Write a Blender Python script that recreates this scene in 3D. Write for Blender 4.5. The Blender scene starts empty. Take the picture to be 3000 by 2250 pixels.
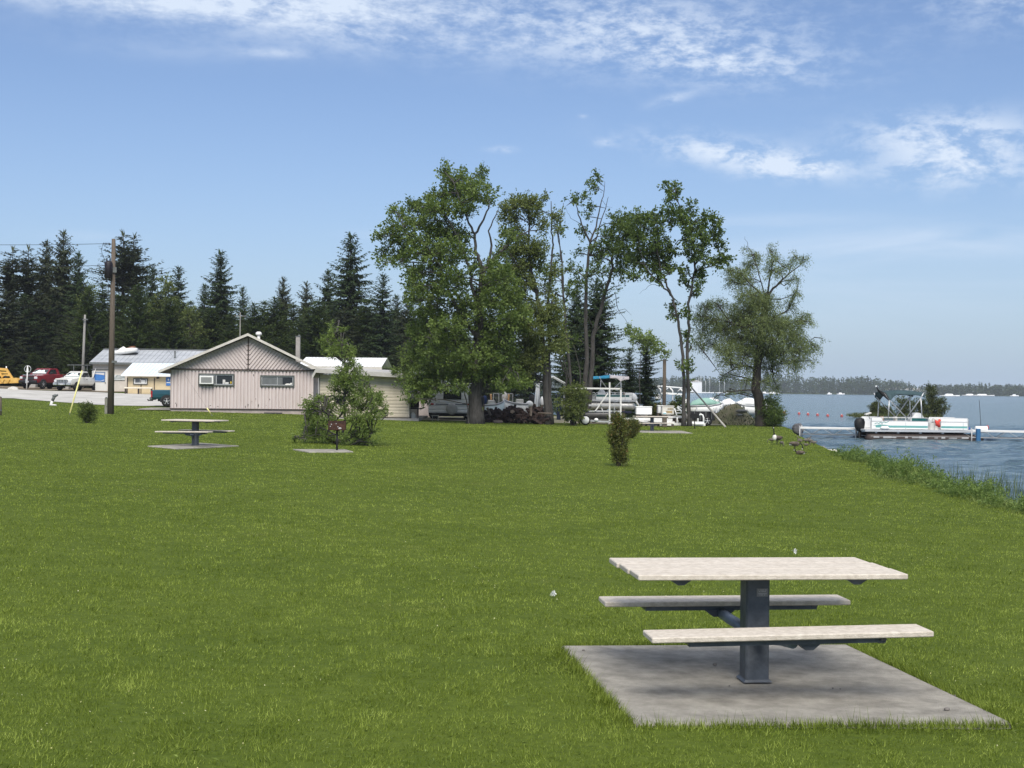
import bpy, math, random
import numpy as np
from mathutils import Vector, Matrix, Euler, noise as mnoise

R = math.radians
PI = math.pi
rng = np.random.default_rng(11)
random.seed(11)
scene = bpy.context.scene
col = scene.collection
CAM = Vector((0.0, 0.0, 2.0))
FOC = 4000.0            # focal length in pixels of the 3000 px wide photograph (48 mm)
WATER = -0.55

# ------------------------------------------------------------------ camera
cam_d = bpy.data.cameras.new("camera")
cam = bpy.data.objects.new("camera", cam_d)
col.objects.link(cam)
scene.camera = cam
cam_d.lens = 48.0
cam_d.sensor_width = 36.0
cam_d.clip_start = 0.1
cam_d.clip_end = 12000
CROT = Matrix.Rotation(R(90 + 0.195), 3, 'X') @ Matrix.Rotation(R(0.6), 3, 'Z')
cam.matrix_world = Matrix.Translation(CAM) @ CROT.to_4x4()


def ray(px, py):
    v = CROT @ Vector(((px - 1500) / FOC, (1125 - py) / FOC, -1))
    return v / v.y


def P(px, py, Y):
    """world point seen at photo pixel (px, py) at Y metres ahead"""
    return CAM + ray(px, py) * Y


def sstep(a, b, v):
    t = np.clip((v - a) / (b - a), 0, 1)
    return t * t * (3 - 2 * t)


SHORE = [(13, -60), (10.4, 0), (10.1, 12), (10.0, 20), (10.5, 27), (11.2, 35), (12.4, 45), (13.1, 53), (14.7, 64),
         (16.0, 74), (16.8, 80), (18.0, 85), (18.4, 90), (17.5, 96), (14.5, 101), (9, 106), (3, 112), (0, 125), (-3, 150),
         (-12, 200), (-60, 400), (-500, 1000), (-6000, 1400), (-6000, -60)]


def shore_sd(x, y):
    """signed distance to the waterline, positive on land"""
    x = np.asarray(x, float); y = np.asarray(y, float)
    d2 = np.full(x.shape, 1e18); inside = np.zeros(x.shape, bool)
    n = len(SHORE)
    for i in range(n):
        ax, ay = SHORE[i]; bx, by = SHORE[(i + 1) % n]
        ex, ey = bx - ax, by - ay
        t = np.clip(((x - ax) * ex + (y - ay) * ey) / (ex * ex + ey * ey), 0, 1)
        d2 = np.minimum(d2, (x - ax - t * ex) ** 2 + (y - ay - t * ey) ** 2)
        c = (ay > y) != (by > y)
        with np.errstate(divide='ignore', invalid='ignore'):
            xi = ax + (y - ay) * ex / (ey if ey != 0 else 1e-9)
        inside ^= c & (x < xi)
    d = np.sqrt(d2)
    return np.where(inside, d, -d)


def base_z(x, y):
    x = np.asarray(x, float); y = np.asarray(y, float)
    z = -0.016 * np.clip(x, -60, 13)
    z = z + 0.85 * sstep(82, 140, y) * sstep(6, 20, -x)
    z = z + 0.025 * np.sin(x * 0.31 + 1.1) * np.sin(y * 0.23) + 0.012 * np.sin(x * 0.9 + y * 0.6)
    return z


def ground_z(x, y):
    z = base_z(x, y)
    s = shore_sd(x, y)
    lake = WATER - 0.25 - 0.5 * sstep(0, -6, s)
    k = sstep(-0.5, 1.1, s)
    return z * k + lake * (1 - k)


def gz(x, y):
    return float(ground_z(np.array([x]), np.array([y]))[0])


def G(px, py):
    """ground point seen at photo pixel"""
    r = ray(px, py); Y = 50.0
    for _ in range(60):
        p = CAM + r * Y
        z = float(base_z(np.array([p.x]), np.array([p.y]))[0])
        Y2 = (z - CAM.z) / min(r.z, -1e-4)
        Y = 0.5 * Y + 0.5 * min(max(Y2, 3), 400)
    p = CAM + r * Y
    return Vector((p.x, p.y, float(base_z(np.array([p.x]), np.array([p.y]))[0])))


def Wp(px, py, z=WATER):
    """point on the water seen at photo pixel"""
    r = ray(px, py)
    return CAM + r * ((z - CAM.z) / min(r.z, -1e-4))


# ------------------------------------------------------------------ materials
MATS = {}


def mat(name, c, c2=None, scale=4.0, rough=0.6, metal=0.0, bump=0.0, bscale=None, stretch=(1, 1, 1), spec=0.3,
        detail=5.0, lo=0.35, hi=0.65, alpha=None, coat=0.0):
    if name in MATS:
        return MATS[name]
    m = bpy.data.materials.new(name); m.use_nodes = True
    nt = m.node_tree; N = nt.nodes; L = nt.links
    b = N['Principled BSDF']
    b.inputs['Roughness'].default_value = rough
    b.inputs['Metallic'].default_value = metal
    b.inputs['Specular IOR Level'].default_value = spec
    b.inputs['Base Color'].default_value = (*c, 1)
    if coat: b.inputs['Coat Weight'].default_value = coat
    if alpha is not None: b.inputs['Alpha'].default_value = alpha
    if c2 is not None or bump:
        tc = N.new('ShaderNodeTexCoord'); mp = N.new('ShaderNodeMapping')
        mp.inputs['Scale'].default_value = stretch
        L.new(tc.outputs['Object'], mp.inputs['Vector'])
    if c2 is not None:
        nz = N.new('ShaderNodeTexNoise'); nz.inputs['Scale'].default_value = scale
        nz.inputs['Detail'].default_value = detail; nz.inputs['Roughness'].default_value = 0.65
        L.new(mp.outputs[0], nz.inputs['Vector'])
        rp = N.new('ShaderNodeValToRGB')
        rp.color_ramp.elements[0].position = lo; rp.color_ramp.elements[1].position = hi
        rp.color_ramp.elements[0].color = (*c, 1); rp.color_ramp.elements[1].color = (*c2, 1)
        L.new(nz.outputs['Fac'], rp.inputs['Fac']); L.new(rp.outputs['Color'], b.inputs['Base Color'])
    if bump:
        n2 = N.new('ShaderNodeTexNoise'); n2.inputs['Scale'].default_value = bscale or scale * 6
        n2.inputs['Detail'].default_value = 4
        L.new(mp.outputs[0], n2.inputs['Vector'])
        bp = N.new('ShaderNodeBump'); bp.inputs['Strength'].default_value = bump; bp.inputs['Distance'].default_value = 0.02
        L.new(n2.outputs['Fac'], bp.inputs['Height']); L.new(bp.outputs['Normal'], b.inputs['Normal'])
    MATS[name] = m
    return m


def leafmat(name, c1, c2, trans=0.3, patch=0.35, c3=None):
    """leaf: colour from a per-leaf random value and slow drift through the crown, thin and translucent"""
    if name in MATS: return MATS[name]
    m = bpy.data.materials.new(name); m.use_nodes = True
    nt = m.node_tree; N = nt.nodes; L = nt.links
    b = N['Principled BSDF']; out = N['Material Output']
    b.inputs['Roughness'].default_value = 0.55; b.inputs['Specular IOR Level'].default_value = 0.25
    at = N.new('ShaderNodeAttribute'); at.attribute_name = 'tint'
    tc = N.new('ShaderNodeTexCoord'); nz = N.new('ShaderNodeTexNoise'); nz.inputs['Scale'].default_value = 0.8
    nz.inputs['Detail'].default_value = 3
    L.new(tc.outputs['Object'], nz.inputs['Vector'])
    mx = N.new('ShaderNodeMix'); mx.data_type = 'FLOAT'; mx.inputs['Factor'].default_value = patch
    L.new(at.outputs['Fac'], mx.inputs['A']); L.new(nz.outputs['Fac'], mx.inputs['B'])
    rp = N.new('ShaderNodeValToRGB')
    rp.color_ramp.elements[0].position = 0.1; rp.color_ramp.elements[1].position = 0.9
    rp.color_ramp.elements[0].color = (*c1, 1); rp.color_ramp.elements[1].color = (*c2, 1)
    if c3:
        rp.color_ramp.elements[1].position = .70; e = rp.color_ramp.elements.new(0.80); e.color = (*c3, 1)
    L.new(mx.outputs['Result'], rp.inputs['Fac']); L.new(rp.outputs['Color'], b.inputs['Base Color'])
    if trans:
        tr = N.new('ShaderNodeBsdfTranslucent'); ms = N.new('ShaderNodeMixShader'); ms.inputs[0].default_value = trans
        L.new(rp.outputs['Color'], tr.inputs['Color']); L.new(b.outputs[0], ms.inputs[1]); L.new(tr.outputs[0], ms.inputs[2])
        L.new(ms.outputs[0], out.inputs['Surface'])
    MATS[name] = m
    return m


# ------------------------------------------------------------------ object helpers
def wloc(o):
    v = Vector((0, 0, 0))
    while o is not None:
        v = v + o.location; o = o.parent
    return v


def tag(o, label=None, cat=None, group=None, kind=None):
    if label: o['label'] = label
    if cat: o['category'] = cat
    if group: o['group'] = group
    if kind: o['kind'] = kind
    return o


def thing(name, loc, label, cat, group=None, rz=0.0, rx=0.0, ry=0.0):
    o = bpy.data.objects.new(name, None); col.objects.link(o)
    o.empty_display_size = 0.2
    o.location = loc; o.rotation_euler = (rx, ry, rz)
    return tag(o, label, cat, group)


def copy_tree(o, parent=None):
    c = o.copy(); col.objects.link(c)
    c.parent = parent
    for ch in list(o.children):
        copy_tree(ch, c)
    return c


class MB:
    def __init__(self):
        self.v = []; self.f = []; self.sm = []

    def add(self, vs, fs, smooth=False):
        b = len(self.v)
        self.v += [tuple(p) for p in vs]
        self.f += [tuple(i + b for i in q) for q in fs]
        self.sm += [smooth] * len(fs)
        return self

    def box(self, c, s, rot=None, taper=None):
        """box centred at c with full size s; taper=(tx,ty) scales the top"""
        hx, hy, hz = s[0] / 2, s[1] / 2, s[2] / 2
        tx, ty = taper or (1, 1)
        vs = [(-hx, -hy, -hz), (hx, -hy, -hz), (hx, hy, -hz), (-hx, hy, -hz),
              (-hx * tx, -hy * ty, hz), (hx * tx, -hy * ty, hz), (hx * tx, hy * ty, hz), (-hx * tx, hy * ty, hz)]
        if rot is not None:
            m = Euler(rot).to_matrix() if not isinstance(rot, Matrix) else rot
            vs = [m @ Vector(p) for p in vs]
        c = Vector(c)
        return self.add([Vector(p) + c for p in vs],
                        [(0, 3, 2, 1), (4, 5, 6, 7), (0, 1, 5, 4), (1, 2, 6, 5), (2, 3, 7, 6), (3, 0, 4, 7)])

    def rbox(self, c, s, r=0.02, rot=None):
        """box with chamfered edges"""
        hx, hy, hz = s[0] / 2, s[1] / 2, s[2] / 2
        r = min(r, hx * .9, hy * .9, hz * .9)
        vs = []; idx = {}
        for sx in (-1, 1):
            for sy in (-1, 1):
                for sz in (-1, 1):
                    for k, p in enumerate(((hx, hy - r, hz - r), (hx - r, hy, hz - r), (hx - r, hy - r, hz))):
                        idx[(sx, sy, sz, k)] = len(vs); vs.append((p[0] * sx, p[1] * sy, p[2] * sz))
        fs = []
        for s_ in (-1, 1):
            fs.append([idx[(s_, a, b, 0)] for a, b in ((-1, -1), (1, -1), (1, 1), (-1, 1))][::s_])
            fs.append([idx[(a, s_, b, 1)] for a, b in ((-1, -1), (-1, 1), (1, 1), (1, -1))][::s_])
            fs.append([idx[(a, b, s_, 2)] for a, b in ((-1, -1), (1, -1), (1, 1), (-1, 1))][::s_])
        for a in (-1, 1):
            for b in (-1, 1):
                fs.append([idx[(a, b, -1, 0)], idx[(a, b, 1, 0)], idx[(a, b, 1, 1)], idx[(a, b, -1, 1)]])
                fs.append([idx[(a, -1, b, 0)], idx[(a, 1, b, 0)], idx[(a, 1, b, 2)], idx[(a, -1, b, 2)]])
                fs.append([idx[(-1, a, b, 1)], idx[(1, a, b, 1)], idx[(1, a, b, 2)], idx[(-1, a, b, 2)]])
                for e in (-1, 1):
                    fs.append([idx[(a, b, e, 0)], idx[(a, b, e, 1)], idx[(a, b, e, 2)]])
        if rot is not None:
            m = Euler(rot).to_matrix() if not isinstance(rot, Matrix) else rot
            vs = [m @ Vector(p) for p in vs]
        c = Vector(c)
        return self.add([Vector(p) + c for p in vs], fs)

    def tube(self, pts, rad, seg=8, caps=True, smooth=True, square=False):
        pts = [Vector(p) for p in pts]; n = len(pts)
        if not hasattr(rad, '__len__'): rad = [rad] * n
        elif len(rad) == 2 and n > 2: rad = [rad[0] + (rad[1] - rad[0]) * i / (n - 1) for i in range(n)]
        vs = []; prev = None
        for i, p in enumerate(pts):
            t = (pts[min(i + 1, n - 1)] - pts[max(i - 1, 0)])
            t = t.normalized() if t.length > 1e-9 else Vector((0, 0, 1))
            if prev is None:
                u = t.cross(Vector((0, 0, 1)))
                if u.length < 0.05: u = Vector((1, 0, 0)) - t * t.x
            else:
                u = prev - t * prev.dot(t)
                if u.length < 1e-4: u = t.orthogonal()
            u.normalize(); w = t.cross(u); prev = u
            for k in range(seg):
                a = 2 * PI * (k + (0.5 if square else 0)) / seg
                vs.append(p + (u * math.cos(a) + w * math.sin(a)) * rad[i])
        fs = [(i * seg + k, i * seg + (k + 1) % seg, (i + 1) * seg + (k + 1) % seg, (i + 1) * seg + k)
              for i in range(n - 1) for k in range(seg)]
        self.add(vs, fs, smooth and seg > 4)
        if caps:
            b = len(self.v) - len(vs)
            self.f += [tuple(b + k for k in range(seg))[::-1], tuple(b + (n - 1) * seg + k for k in range(seg))]
            self.sm += [False, False]
        return self

    def lathe(self, c, axis, prof, seg=16, smooth=True):
        """prof = [(radius, along)] turned about axis through c"""
        c = Vector(c); t = Vector(axis).normalized(); u = t.orthogonal().normalized(); w = t.cross(u)
        vs = [c + t * h + (u * math.cos(2 * PI * k / seg) + w * math.sin(2 * PI * k / seg)) * r for r, h in prof for k in range(seg)]
        n = len(prof)
        fs = [(i * seg + k, i * seg + (k + 1) % seg, (i + 1) * seg + (k + 1) % seg, (i + 1) * seg + k)
              for i in range(n - 1) for k in range(seg)]
        fs += [tuple(range(seg))[::-1], tuple((n - 1) * seg + k for k in range(seg))]
        return self.add(vs, fs, smooth)

    def prism(self, poly, ax, d0, d1, sc=None):
        """poly of 2D points extruded along axis ax ('x','y','z') from d0 to d1; sc=(sx,sy,cx,cy) scales the far end"""
        n = len(poly)
        def mk(p, d):
            a, b = p
            return {'x': (d, a, b), 'y': (a, d, b), 'z': (a, b, d)}[ax]
        p2 = poly if sc is None else [((a - sc[2]) * sc[0] + sc[2], (b - sc[3]) * sc[1] + sc[3]) for a, b in poly]
        vs = [mk(p, d0) for p in poly] + [mk(p, d1) for p in p2]
        fs = [tuple(range(n)), tuple(range(n, 2 * n))[::-1]] + [(i, i + n, (i + 1) % n + n, (i + 1) % n) for i in range(n)]
        return self.add(vs, fs)

    def loft(self, rings, smooth=True, caps=True):
        n = len(rings[0]); vs = [p for r in rings for p in r]
        fs = [(i * n + k, i * n + (k + 1) % n, (i + 1) * n + (k + 1) % n, (i + 1) * n + k) for i in range(len(rings) - 1) for k in range(n)]
        if caps: fs += [tuple(range(n))[::-1], tuple((len(rings) - 1) * n + k for k in range(n))]
        return self.add(vs, fs, smooth)

    def sphere(self, c, r, seg=12, rings=8):
        rr = r if hasattr(r, '__len__') else (r, r, r)
        vs = []
        for i in range(rings + 1):
            a = PI * i / rings
            for k in range(seg):
                b = 2 * PI * k / seg
                vs.append((c[0] + rr[0] * math.sin(a) * math.cos(b), c[1] + rr[1] * math.sin(a) * math.sin(b), c[2] + rr[2] * math.cos(a)))
        fs = [(i * seg + k, (i + 1) * seg + k, (i + 1) * seg + (k + 1) % seg, i * seg + (k + 1) % seg) for i in range(rings) for k in range(seg)]
        return self.add(vs, fs, True)

    def build(self, name, m, parent=None, world=False):
        me = bpy.data.meshes.new(name)
        off = wloc(parent) if (world and parent is not None) else Vector((0, 0, 0))
        me.from_pydata([Vector(p) - off for p in self.v], [], self.f)
        me.polygons.foreach_set('use_smooth', self.sm)
        me.materials.append(m)
        me.update()
        o = bpy.data.objects.new(name, me); col.objects.link(o)
        if parent is not None: o.parent = parent
        return o


def np_mesh(name, verts, nper, m, parent=None, tint=None, world_parent=False, faces=None):
    """many small separate faces of nper vertices each, or faces given as an index array"""
    verts = np.asarray(verts, np.float32).reshape(-1, 3)
    if world_parent and parent is not None:
        verts = verts - np.array(wloc(parent), np.float32)
    if faces is None:
        faces = np.arange(len(verts), dtype=np.int32).reshape(-1, nper)
    nf = len(faces)
    me = bpy.data.meshes.new(name)
    me.vertices.add(len(verts)); me.vertices.foreach_set('co', verts.ravel())
    me.loops.add(nf * nper); me.loops.foreach_set('vertex_index', faces.astype(np.int32).ravel())
    me.polygons.add(nf)
    me.polygons.foreach_set('loop_start', np.arange(0, nf * nper, nper, dtype=np.int32))
    me.polygons.foreach_set('loop_total', np.full(nf, nper, np.int32))
    if tint is not None:
        a = me.attributes.new('tint', 'FLOAT', 'FACE'); a.data.foreach_set('value', np.asarray(tint, np.float32))
    me.materials.append(m)
    me.update(calc_edges=True)
    o = bpy.data.objects.new(name, me); col.objects.link(o)
    if parent is not None: o.parent = parent
    return o


def unit(a):
    return a / np.maximum(np.linalg.norm(a, axis=-1, keepdims=True), 1e-9)


def leaf_quads(c, d, nrm, ln, wd):
    """diamond leaves: centre base c, direction d, facing nrm, length ln, width wd -> (N,4,3)"""
    d = unit(d); s = unit(np.cross(nrm, d)); n = np.cross(d, s)
    ln = ln[:, None]; wd = wd[:, None]
    tip = c + d * ln - n * ln * 0.12
    l = c + d * ln * 0.45 + s * wd * 0.5 + n * ln * 0.06
    r = c + d * ln * 0.45 - s * wd * 0.5 + n * ln * 0.06
    return np.stack([c, r, tip, l], 1)


def inpoly(x, y, poly):
    ins = np.zeros(np.shape(x), bool); n = len(poly)
    for i in range(n):
        ax, ay = poly[i]; bx, by = poly[(i + 1) % n]
        c = (ay > y) != (by > y)
        ins ^= c & (x < ax + (y - ay) * (bx - ax) / ((by - ay) if by != ay else 1e-9))
    return ins
# ------------------------------------------------------------------ sky, sun
SUN_EL, SUN_AZ = 47.0, 176.0         # degrees; azimuth clockwise from the view direction: straight behind the camera
world = bpy.data.worlds.new("World"); scene.world = world; world.use_nodes = True
nt = world.node_tree; N = nt.nodes; L = nt.links
bg = N['Background']
sky = N.new('ShaderNodeTexSky'); sky.sky_type = 'NISHITA'; sky.sun_disc = False
sky.sun_elevation = R(SUN_EL); sky.sun_rotation = R(SUN_AZ)
sky.altitude = 200; sky.air_density = 1.0; sky.dust_density = 0.7; sky.ozone_density = 1.6


def mth(op, a, b=None, c=None):
    n = N.new('ShaderNodeMath'); n.operation = op
    for i, v in enumerate((a, b, c)):
        if v is None: continue
        if isinstance(v, (int, float)): n.inputs[i].default_value = v
        else: L.new(v, n.inputs[i])
    return n.outputs[0]


tc = N.new('ShaderNodeTexCoord'); sp = N.new('ShaderNodeSeparateXYZ')
L.new(tc.outputs['Generated'], sp.inputs[0])
az = mth('ARCTAN2', sp.outputs['X'], sp.outputs['Y'])
el = mth('ARCSINE', sp.outputs['Z'])
cv = N.new('ShaderNodeCombineXYZ'); L.new(az, cv.inputs[0]); L.new(el, cv.inputs[1])


def nnoise(scale, sx, sy, detail=6, rough=0.6, dist=0.6, off=(0, 0, 0), rot=0.0):
    mp = N.new('ShaderNodeMapping'); mp.inputs['Scale'].default_value = (sx, sy, 1); mp.inputs['Location'].default_value = off
    mp.inputs['Rotation'].default_value = (0, 0, rot)
    L.new(cv.outputs[0], mp.inputs['Vector'])
    n = N.new('ShaderNodeTexNoise'); n.inputs['Scale'].default_value = scale; n.inputs['Detail'].default_value = detail
    n.inputs['Roughness'].default_value = rough; n.inputs['Distortion'].default_value = dist
    L.new(mp.outputs[0], n.inputs['Vector'])
    return n.outputs['Fac']


def ell(cx, cy, rx, ry, s, slope=0.0):
    """soft cloud region about a direction of the sky (angles)"""
    a0 = math.atan((cx - 1500) / FOC); e0 = math.atan((1138 + (cx - 1500) * 0.0105 - cy) / FOC)
    dx = mth('SUBTRACT', az, a0); dy = mth('SUBTRACT', el, e0)
    dy = mth('ADD', dy, mth('MULTIPLY', dx, slope))
    ux = mth('DIVIDE', dx, rx / FOC); uy = mth('DIVIDE', dy, ry / FOC)
    d = mth('ADD', mth('MULTIPLY', ux, ux), mth('MULTIPLY', uy, uy))
    g = mth('POWER', 2.718, mth('MULTIPLY', d, -1.2))
    return mth('MULTIPLY', g, s)


def total(l):
    o = l[0]
    for k in l[1:]: o = mth('ADD', o, k)
    return o


wisp = nnoise(9, 1.0, 3.2, 9, 0.62, 0.4, rot=0.10)
fine = nnoise(46, 1.0, 2.2, 8, 0.66, 0.15, off=(3, 1, 0), rot=0.16)
puff = nnoise(24, 1.0, 1.9, 10, 0.66, 0.2, off=(7, 2, 0), rot=-0.12)
streak = nnoise(6, 0.8, 6.0, 7, 0.6, 0.5, off=(1, 5, 0))
band = total([ell(700, 5, 850, 88, 1.0), ell(1050, 90, 430, 70, 0.72, 0.08), ell(350, 60, 330, 40, 0.45),
              ell(500, 170, 300, 40, 0.18), ell(790, 168, 110, 16, 0.5)])
ripp = total([ell(1850, 95, 560, 115, 0.72, 0.06), ell(2110, 195, 330, 60, 0.62, 0.1), ell(2950, 70, 260, 80, 0.45)])
puffs = total([ell(2170, 465, 270, 46, 1.15, 0.16), ell(2320, 508, 140, 28, 0.9), ell(2760, 430, 260, 62, 1.0), ell(2770, 520, 160, 60, 1.0),
               ell(1468, 437, 52, 10, 0.5), ell(1775, 418, 42, 15, 0.55), ell(1965, 292, 70, 16, 0.5, -0.25), ell(1700, 340, 14, 6, .4),
               ell(2980, 520, 120, 60, 0.35)])
strk = total([ell(2750, 735, 620, 60, 0.75, -0.02), ell(2250, 655, 260, 22, 0.4), ell(2500, 860, 900, 110, 0.25), ell(1130, 690, 120, 16, 0.3), ell(260, 712, 120, 16, .25)])


def rampf(v, lo, hi):
    n = N.new('ShaderNodeMapRange'); n.inputs[1].default_value = lo; n.inputs[2].default_value = hi; n.interpolation_type = 'SMOOTHSTEP'
    L.new(v, n.inputs[0]); return n.outputs[0]


c1 = mth('MULTIPLY', band, rampf(mth('ADD', mth('MULTIPLY', wisp, 0.6), mth('MULTIPLY', fine, 0.4)), 0.34, 0.64))
c2 = mth('MULTIPLY', ripp, rampf(mth('ADD', mth('MULTIPLY', fine, 0.7), mth('MULTIPLY', wisp, 0.3)), 0.40, 0.64))
c3 = mth('MULTIPLY', puffs, rampf(puff, 0.40, 0.62))
c4 = mth('MULTIPLY', strk, rampf(streak, 0.25, 0.75))
# broken cloud added out of view, above the picture, as fill light
high = N.new('ShaderNodeTexNoise'); high.inputs['Scale'].default_value = 2.6; high.inputs['Detail'].default_value = 6
L.new(tc.outputs['Generated'], high.inputs['Vector'])
c5 = mth('MULTIPLY', rampf(high.outputs['Fac'], 0.38, 0.60), rampf(el, 0.30, 0.75))
cm = mth('MINIMUM', mth('ADD', mth('ADD', c1, c2), mth('ADD', c3, c4)), 0.92)
mxw = N.new('ShaderNodeMix'); mxw.data_type = 'RGBA'
hz = N.new('ShaderNodeMix'); hz.data_type = 'RGBA'
tn = N.new('ShaderNodeMix'); tn.data_type = 'RGBA'; tn.blend_type = 'MULTIPLY'; tn.inputs['Factor'].default_value = 1.0
L.new(sky.outputs[0], tn.inputs['A']); tn.inputs['B'].default_value = (0.97, 1.03, 1.22, 1)
L.new(mth('MULTIPLY', mth('POWER', 2.718, mth('MULTIPLY', mth('ABSOLUTE', el), -9.0)), 0.85), hz.inputs['Factor'])
L.new(tn.outputs['Result'], hz.inputs['A']); hz.inputs['B'].default_value = (3.75, 5.1, 7.0, 1)   # pale summer haze low in the sky
L.new(cm, mxw.inputs['Factor']); L.new(hz.outputs['Result'], mxw.inputs['A'])
mxw.inputs['B'].default_value = (7.4, 8.4, 9.9, 1)
mx5 = N.new('ShaderNodeMix'); mx5.data_type = 'RGBA'
L.new(mth('MULTIPLY', c5, 0.85), mx5.inputs['Factor']); L.new(mxw.outputs['Result'], mx5.inputs['A'])
mx5.inputs['B'].default_value = (17.5, 17.8, 18.6, 1)      # unseen overhead cloud, made extra bright to soften the shade
L.new(mx5.outputs['Result'], bg.inputs['Color'])
bg.inputs['Strength'].default_value = 0.072

sun_d = bpy.data.lights.new("sun", 'SUN'); sun = bpy.data.objects.new("sun", sun_d); col.objects.link(sun)
sun_d.energy = 3.0; sun_d.angle = R(34); sun_d.color = (1.0, 0.93, 0.82)
sd = Vector((math.sin(R(SUN_AZ)) * math.cos(R(SUN_EL)), math.cos(R(SUN_AZ)) * math.cos(R(SUN_EL)), math.sin(R(SUN_EL))))
sun.rotation_euler = sd.to_track_quat('Z', 'Y').to_euler()
sun.location = (0, 0, 60)

vs = scene.view_settings
vs.view_transform = 'Standard'; vs.look = 'None'; vs.exposure = 0.5; vs.gamma = 1.0
scene.render.engine = 'CYCLES'
cy = scene.cycles
cy.max_bounces = 6; cy.diffuse_bounces = 3; cy.glossy_bounces = 3; cy.transmission_bounces = 4; cy.transparent_max_bounces = 8
cy.volume_bounces = 0
try:
    cy.use_denoising = True; cy.denoiser = 'OPENIMAGEDENOISE'
except Exception:
    pass

# ------------------------------------------------------------------ ground sheet and water
def axis(parts):
    o = []
    for a, b, s in parts:
        o += list(np.arange(a, b, s))
    o.append(parts[-1][1])
    return np.array(o)


xs = axis([(-6500, -600, 590), (-600, -100, 50), (-100, -40, 4), (-40, 24, 0.5), (24, 40, 2), (40, 100, 10), (100, 600, 50), (600, 6500, 590)])
ys = axis([(-60, 0, 6), (0, 120, 0.5), (120, 200, 3), (200, 600, 40), (600, 1400, 200), (1400, 1700, 25), (1700, 7000, 530)])
X, Y = np.meshgrid(xs, ys)
def far_sd(x, y):
    return y - (1500 + 25 * np.sin(x * 0.011) + 12 * np.sin(x * 0.031 + 1))
Z = ground_z(X, Y)
fs_ = far_sd(X, Y)
Z = np.where((fs_ > -60) & (Y > 1300), np.maximum(Z, WATER - 0.4 + np.clip((fs_ + 4) * 0.03, 0, 2.2)), Z)
slab_px = ((1864, 2126), (2962, 2121), (2480, 1892), (1643, 1896))
slab_g = [G(*p) for p in slab_px]
sc_ = sum(slab_g, Vector()) / 4
pit = [sc_ + (p - sc_) * 1.02 for p in slab_g]
Z = np.where(inpoly(X, Y, [(p.x, p.y) for p in [sc_ + (p - sc_) * 1.0 for p in slab_g]]), Z - 0.05, Z)   # ground dug out under the slab
nx, ny = len(xs), len(ys)
idx = np.arange(nx * ny).reshape(ny, nx)
quads = np.stack([idx[:-1, :-1], idx[:-1, 1:], idx[1:, 1:], idx[1:, :-1]], -1).reshape(-1, 4)


def grass_ground_mat():
    m = bpy.data.materials.new('lawn_ground'); m.use_nodes = True
    nt = m.node_tree; N = nt.nodes; L = nt.links; b = N['Principled BSDF']
    b.inputs['Roughness'].default_value = 0.9; b.inputs['Specular IOR Level'].default_value = 0.1
    g = N.new('ShaderNodeNewGeometry')
    def nz(s, d=5, r=0.6):
        n = N.new('ShaderNodeTexNoise'); n.inputs['Scale'].default_value = s; n.inputs['Detail'].default_value = d
        n.inputs['Roughness'].default_value = r; L.new(g.outputs['Position'], n.inputs['Vector']); return n.outputs['Fac']
    def ramp(f, c1, c2, lo, hi):
        rp = N.new('ShaderNodeValToRGB'); e = rp.color_ramp.elements
        e[0].position = lo; e[1].position = hi; e[0].color = (*c1, 1); e[1].color = (*c2, 1)
        L.new(f, rp.inputs[0]); return rp.outputs[0]
    def mix(f, a, b_):
        n = N.new('ShaderNodeMix'); n.data_type = 'RGBA'; n.inputs['Factor'].default_value = f if isinstance(f, float) else 0
        if not isinstance(f, float): L.new(f, n.inputs['Factor'])
        L.new(a, n.inputs['A']); L.new(b_, n.inputs['B']); return n.outputs['Result']
    a = ramp(nz(0.22, 6), (0.060, 0.090, 0.009), (0.092, 0.124, 0.015), 0.35, 0.65)
    d = ramp(nz(9, 6, 0.75), (0.030, 0.052, 0.005), (0.104, 0.138, 0.023), 0.3, 0.7)
    L.new(mix(0.5, a, d), b.inputs['Base Color'])
    bp = N.new('ShaderNodeBump'); bp.inputs['Strength'].default_value = 0.6; bp.inputs['Distance'].default_value = 0.05
    L.new(nz(14, 4), bp.inputs['Height']); L.new(bp.outputs[0], b.inputs['Normal'])
    return m


ground = np_mesh('ground', np.stack([X, Y, Z], -1).reshape(-1, 3), 4, grass_ground_mat(), faces=quads)
ground.data.polygons.foreach_set('use_smooth', [True] * len(ground.data.polygons))
tag(ground, kind='structure')


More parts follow.
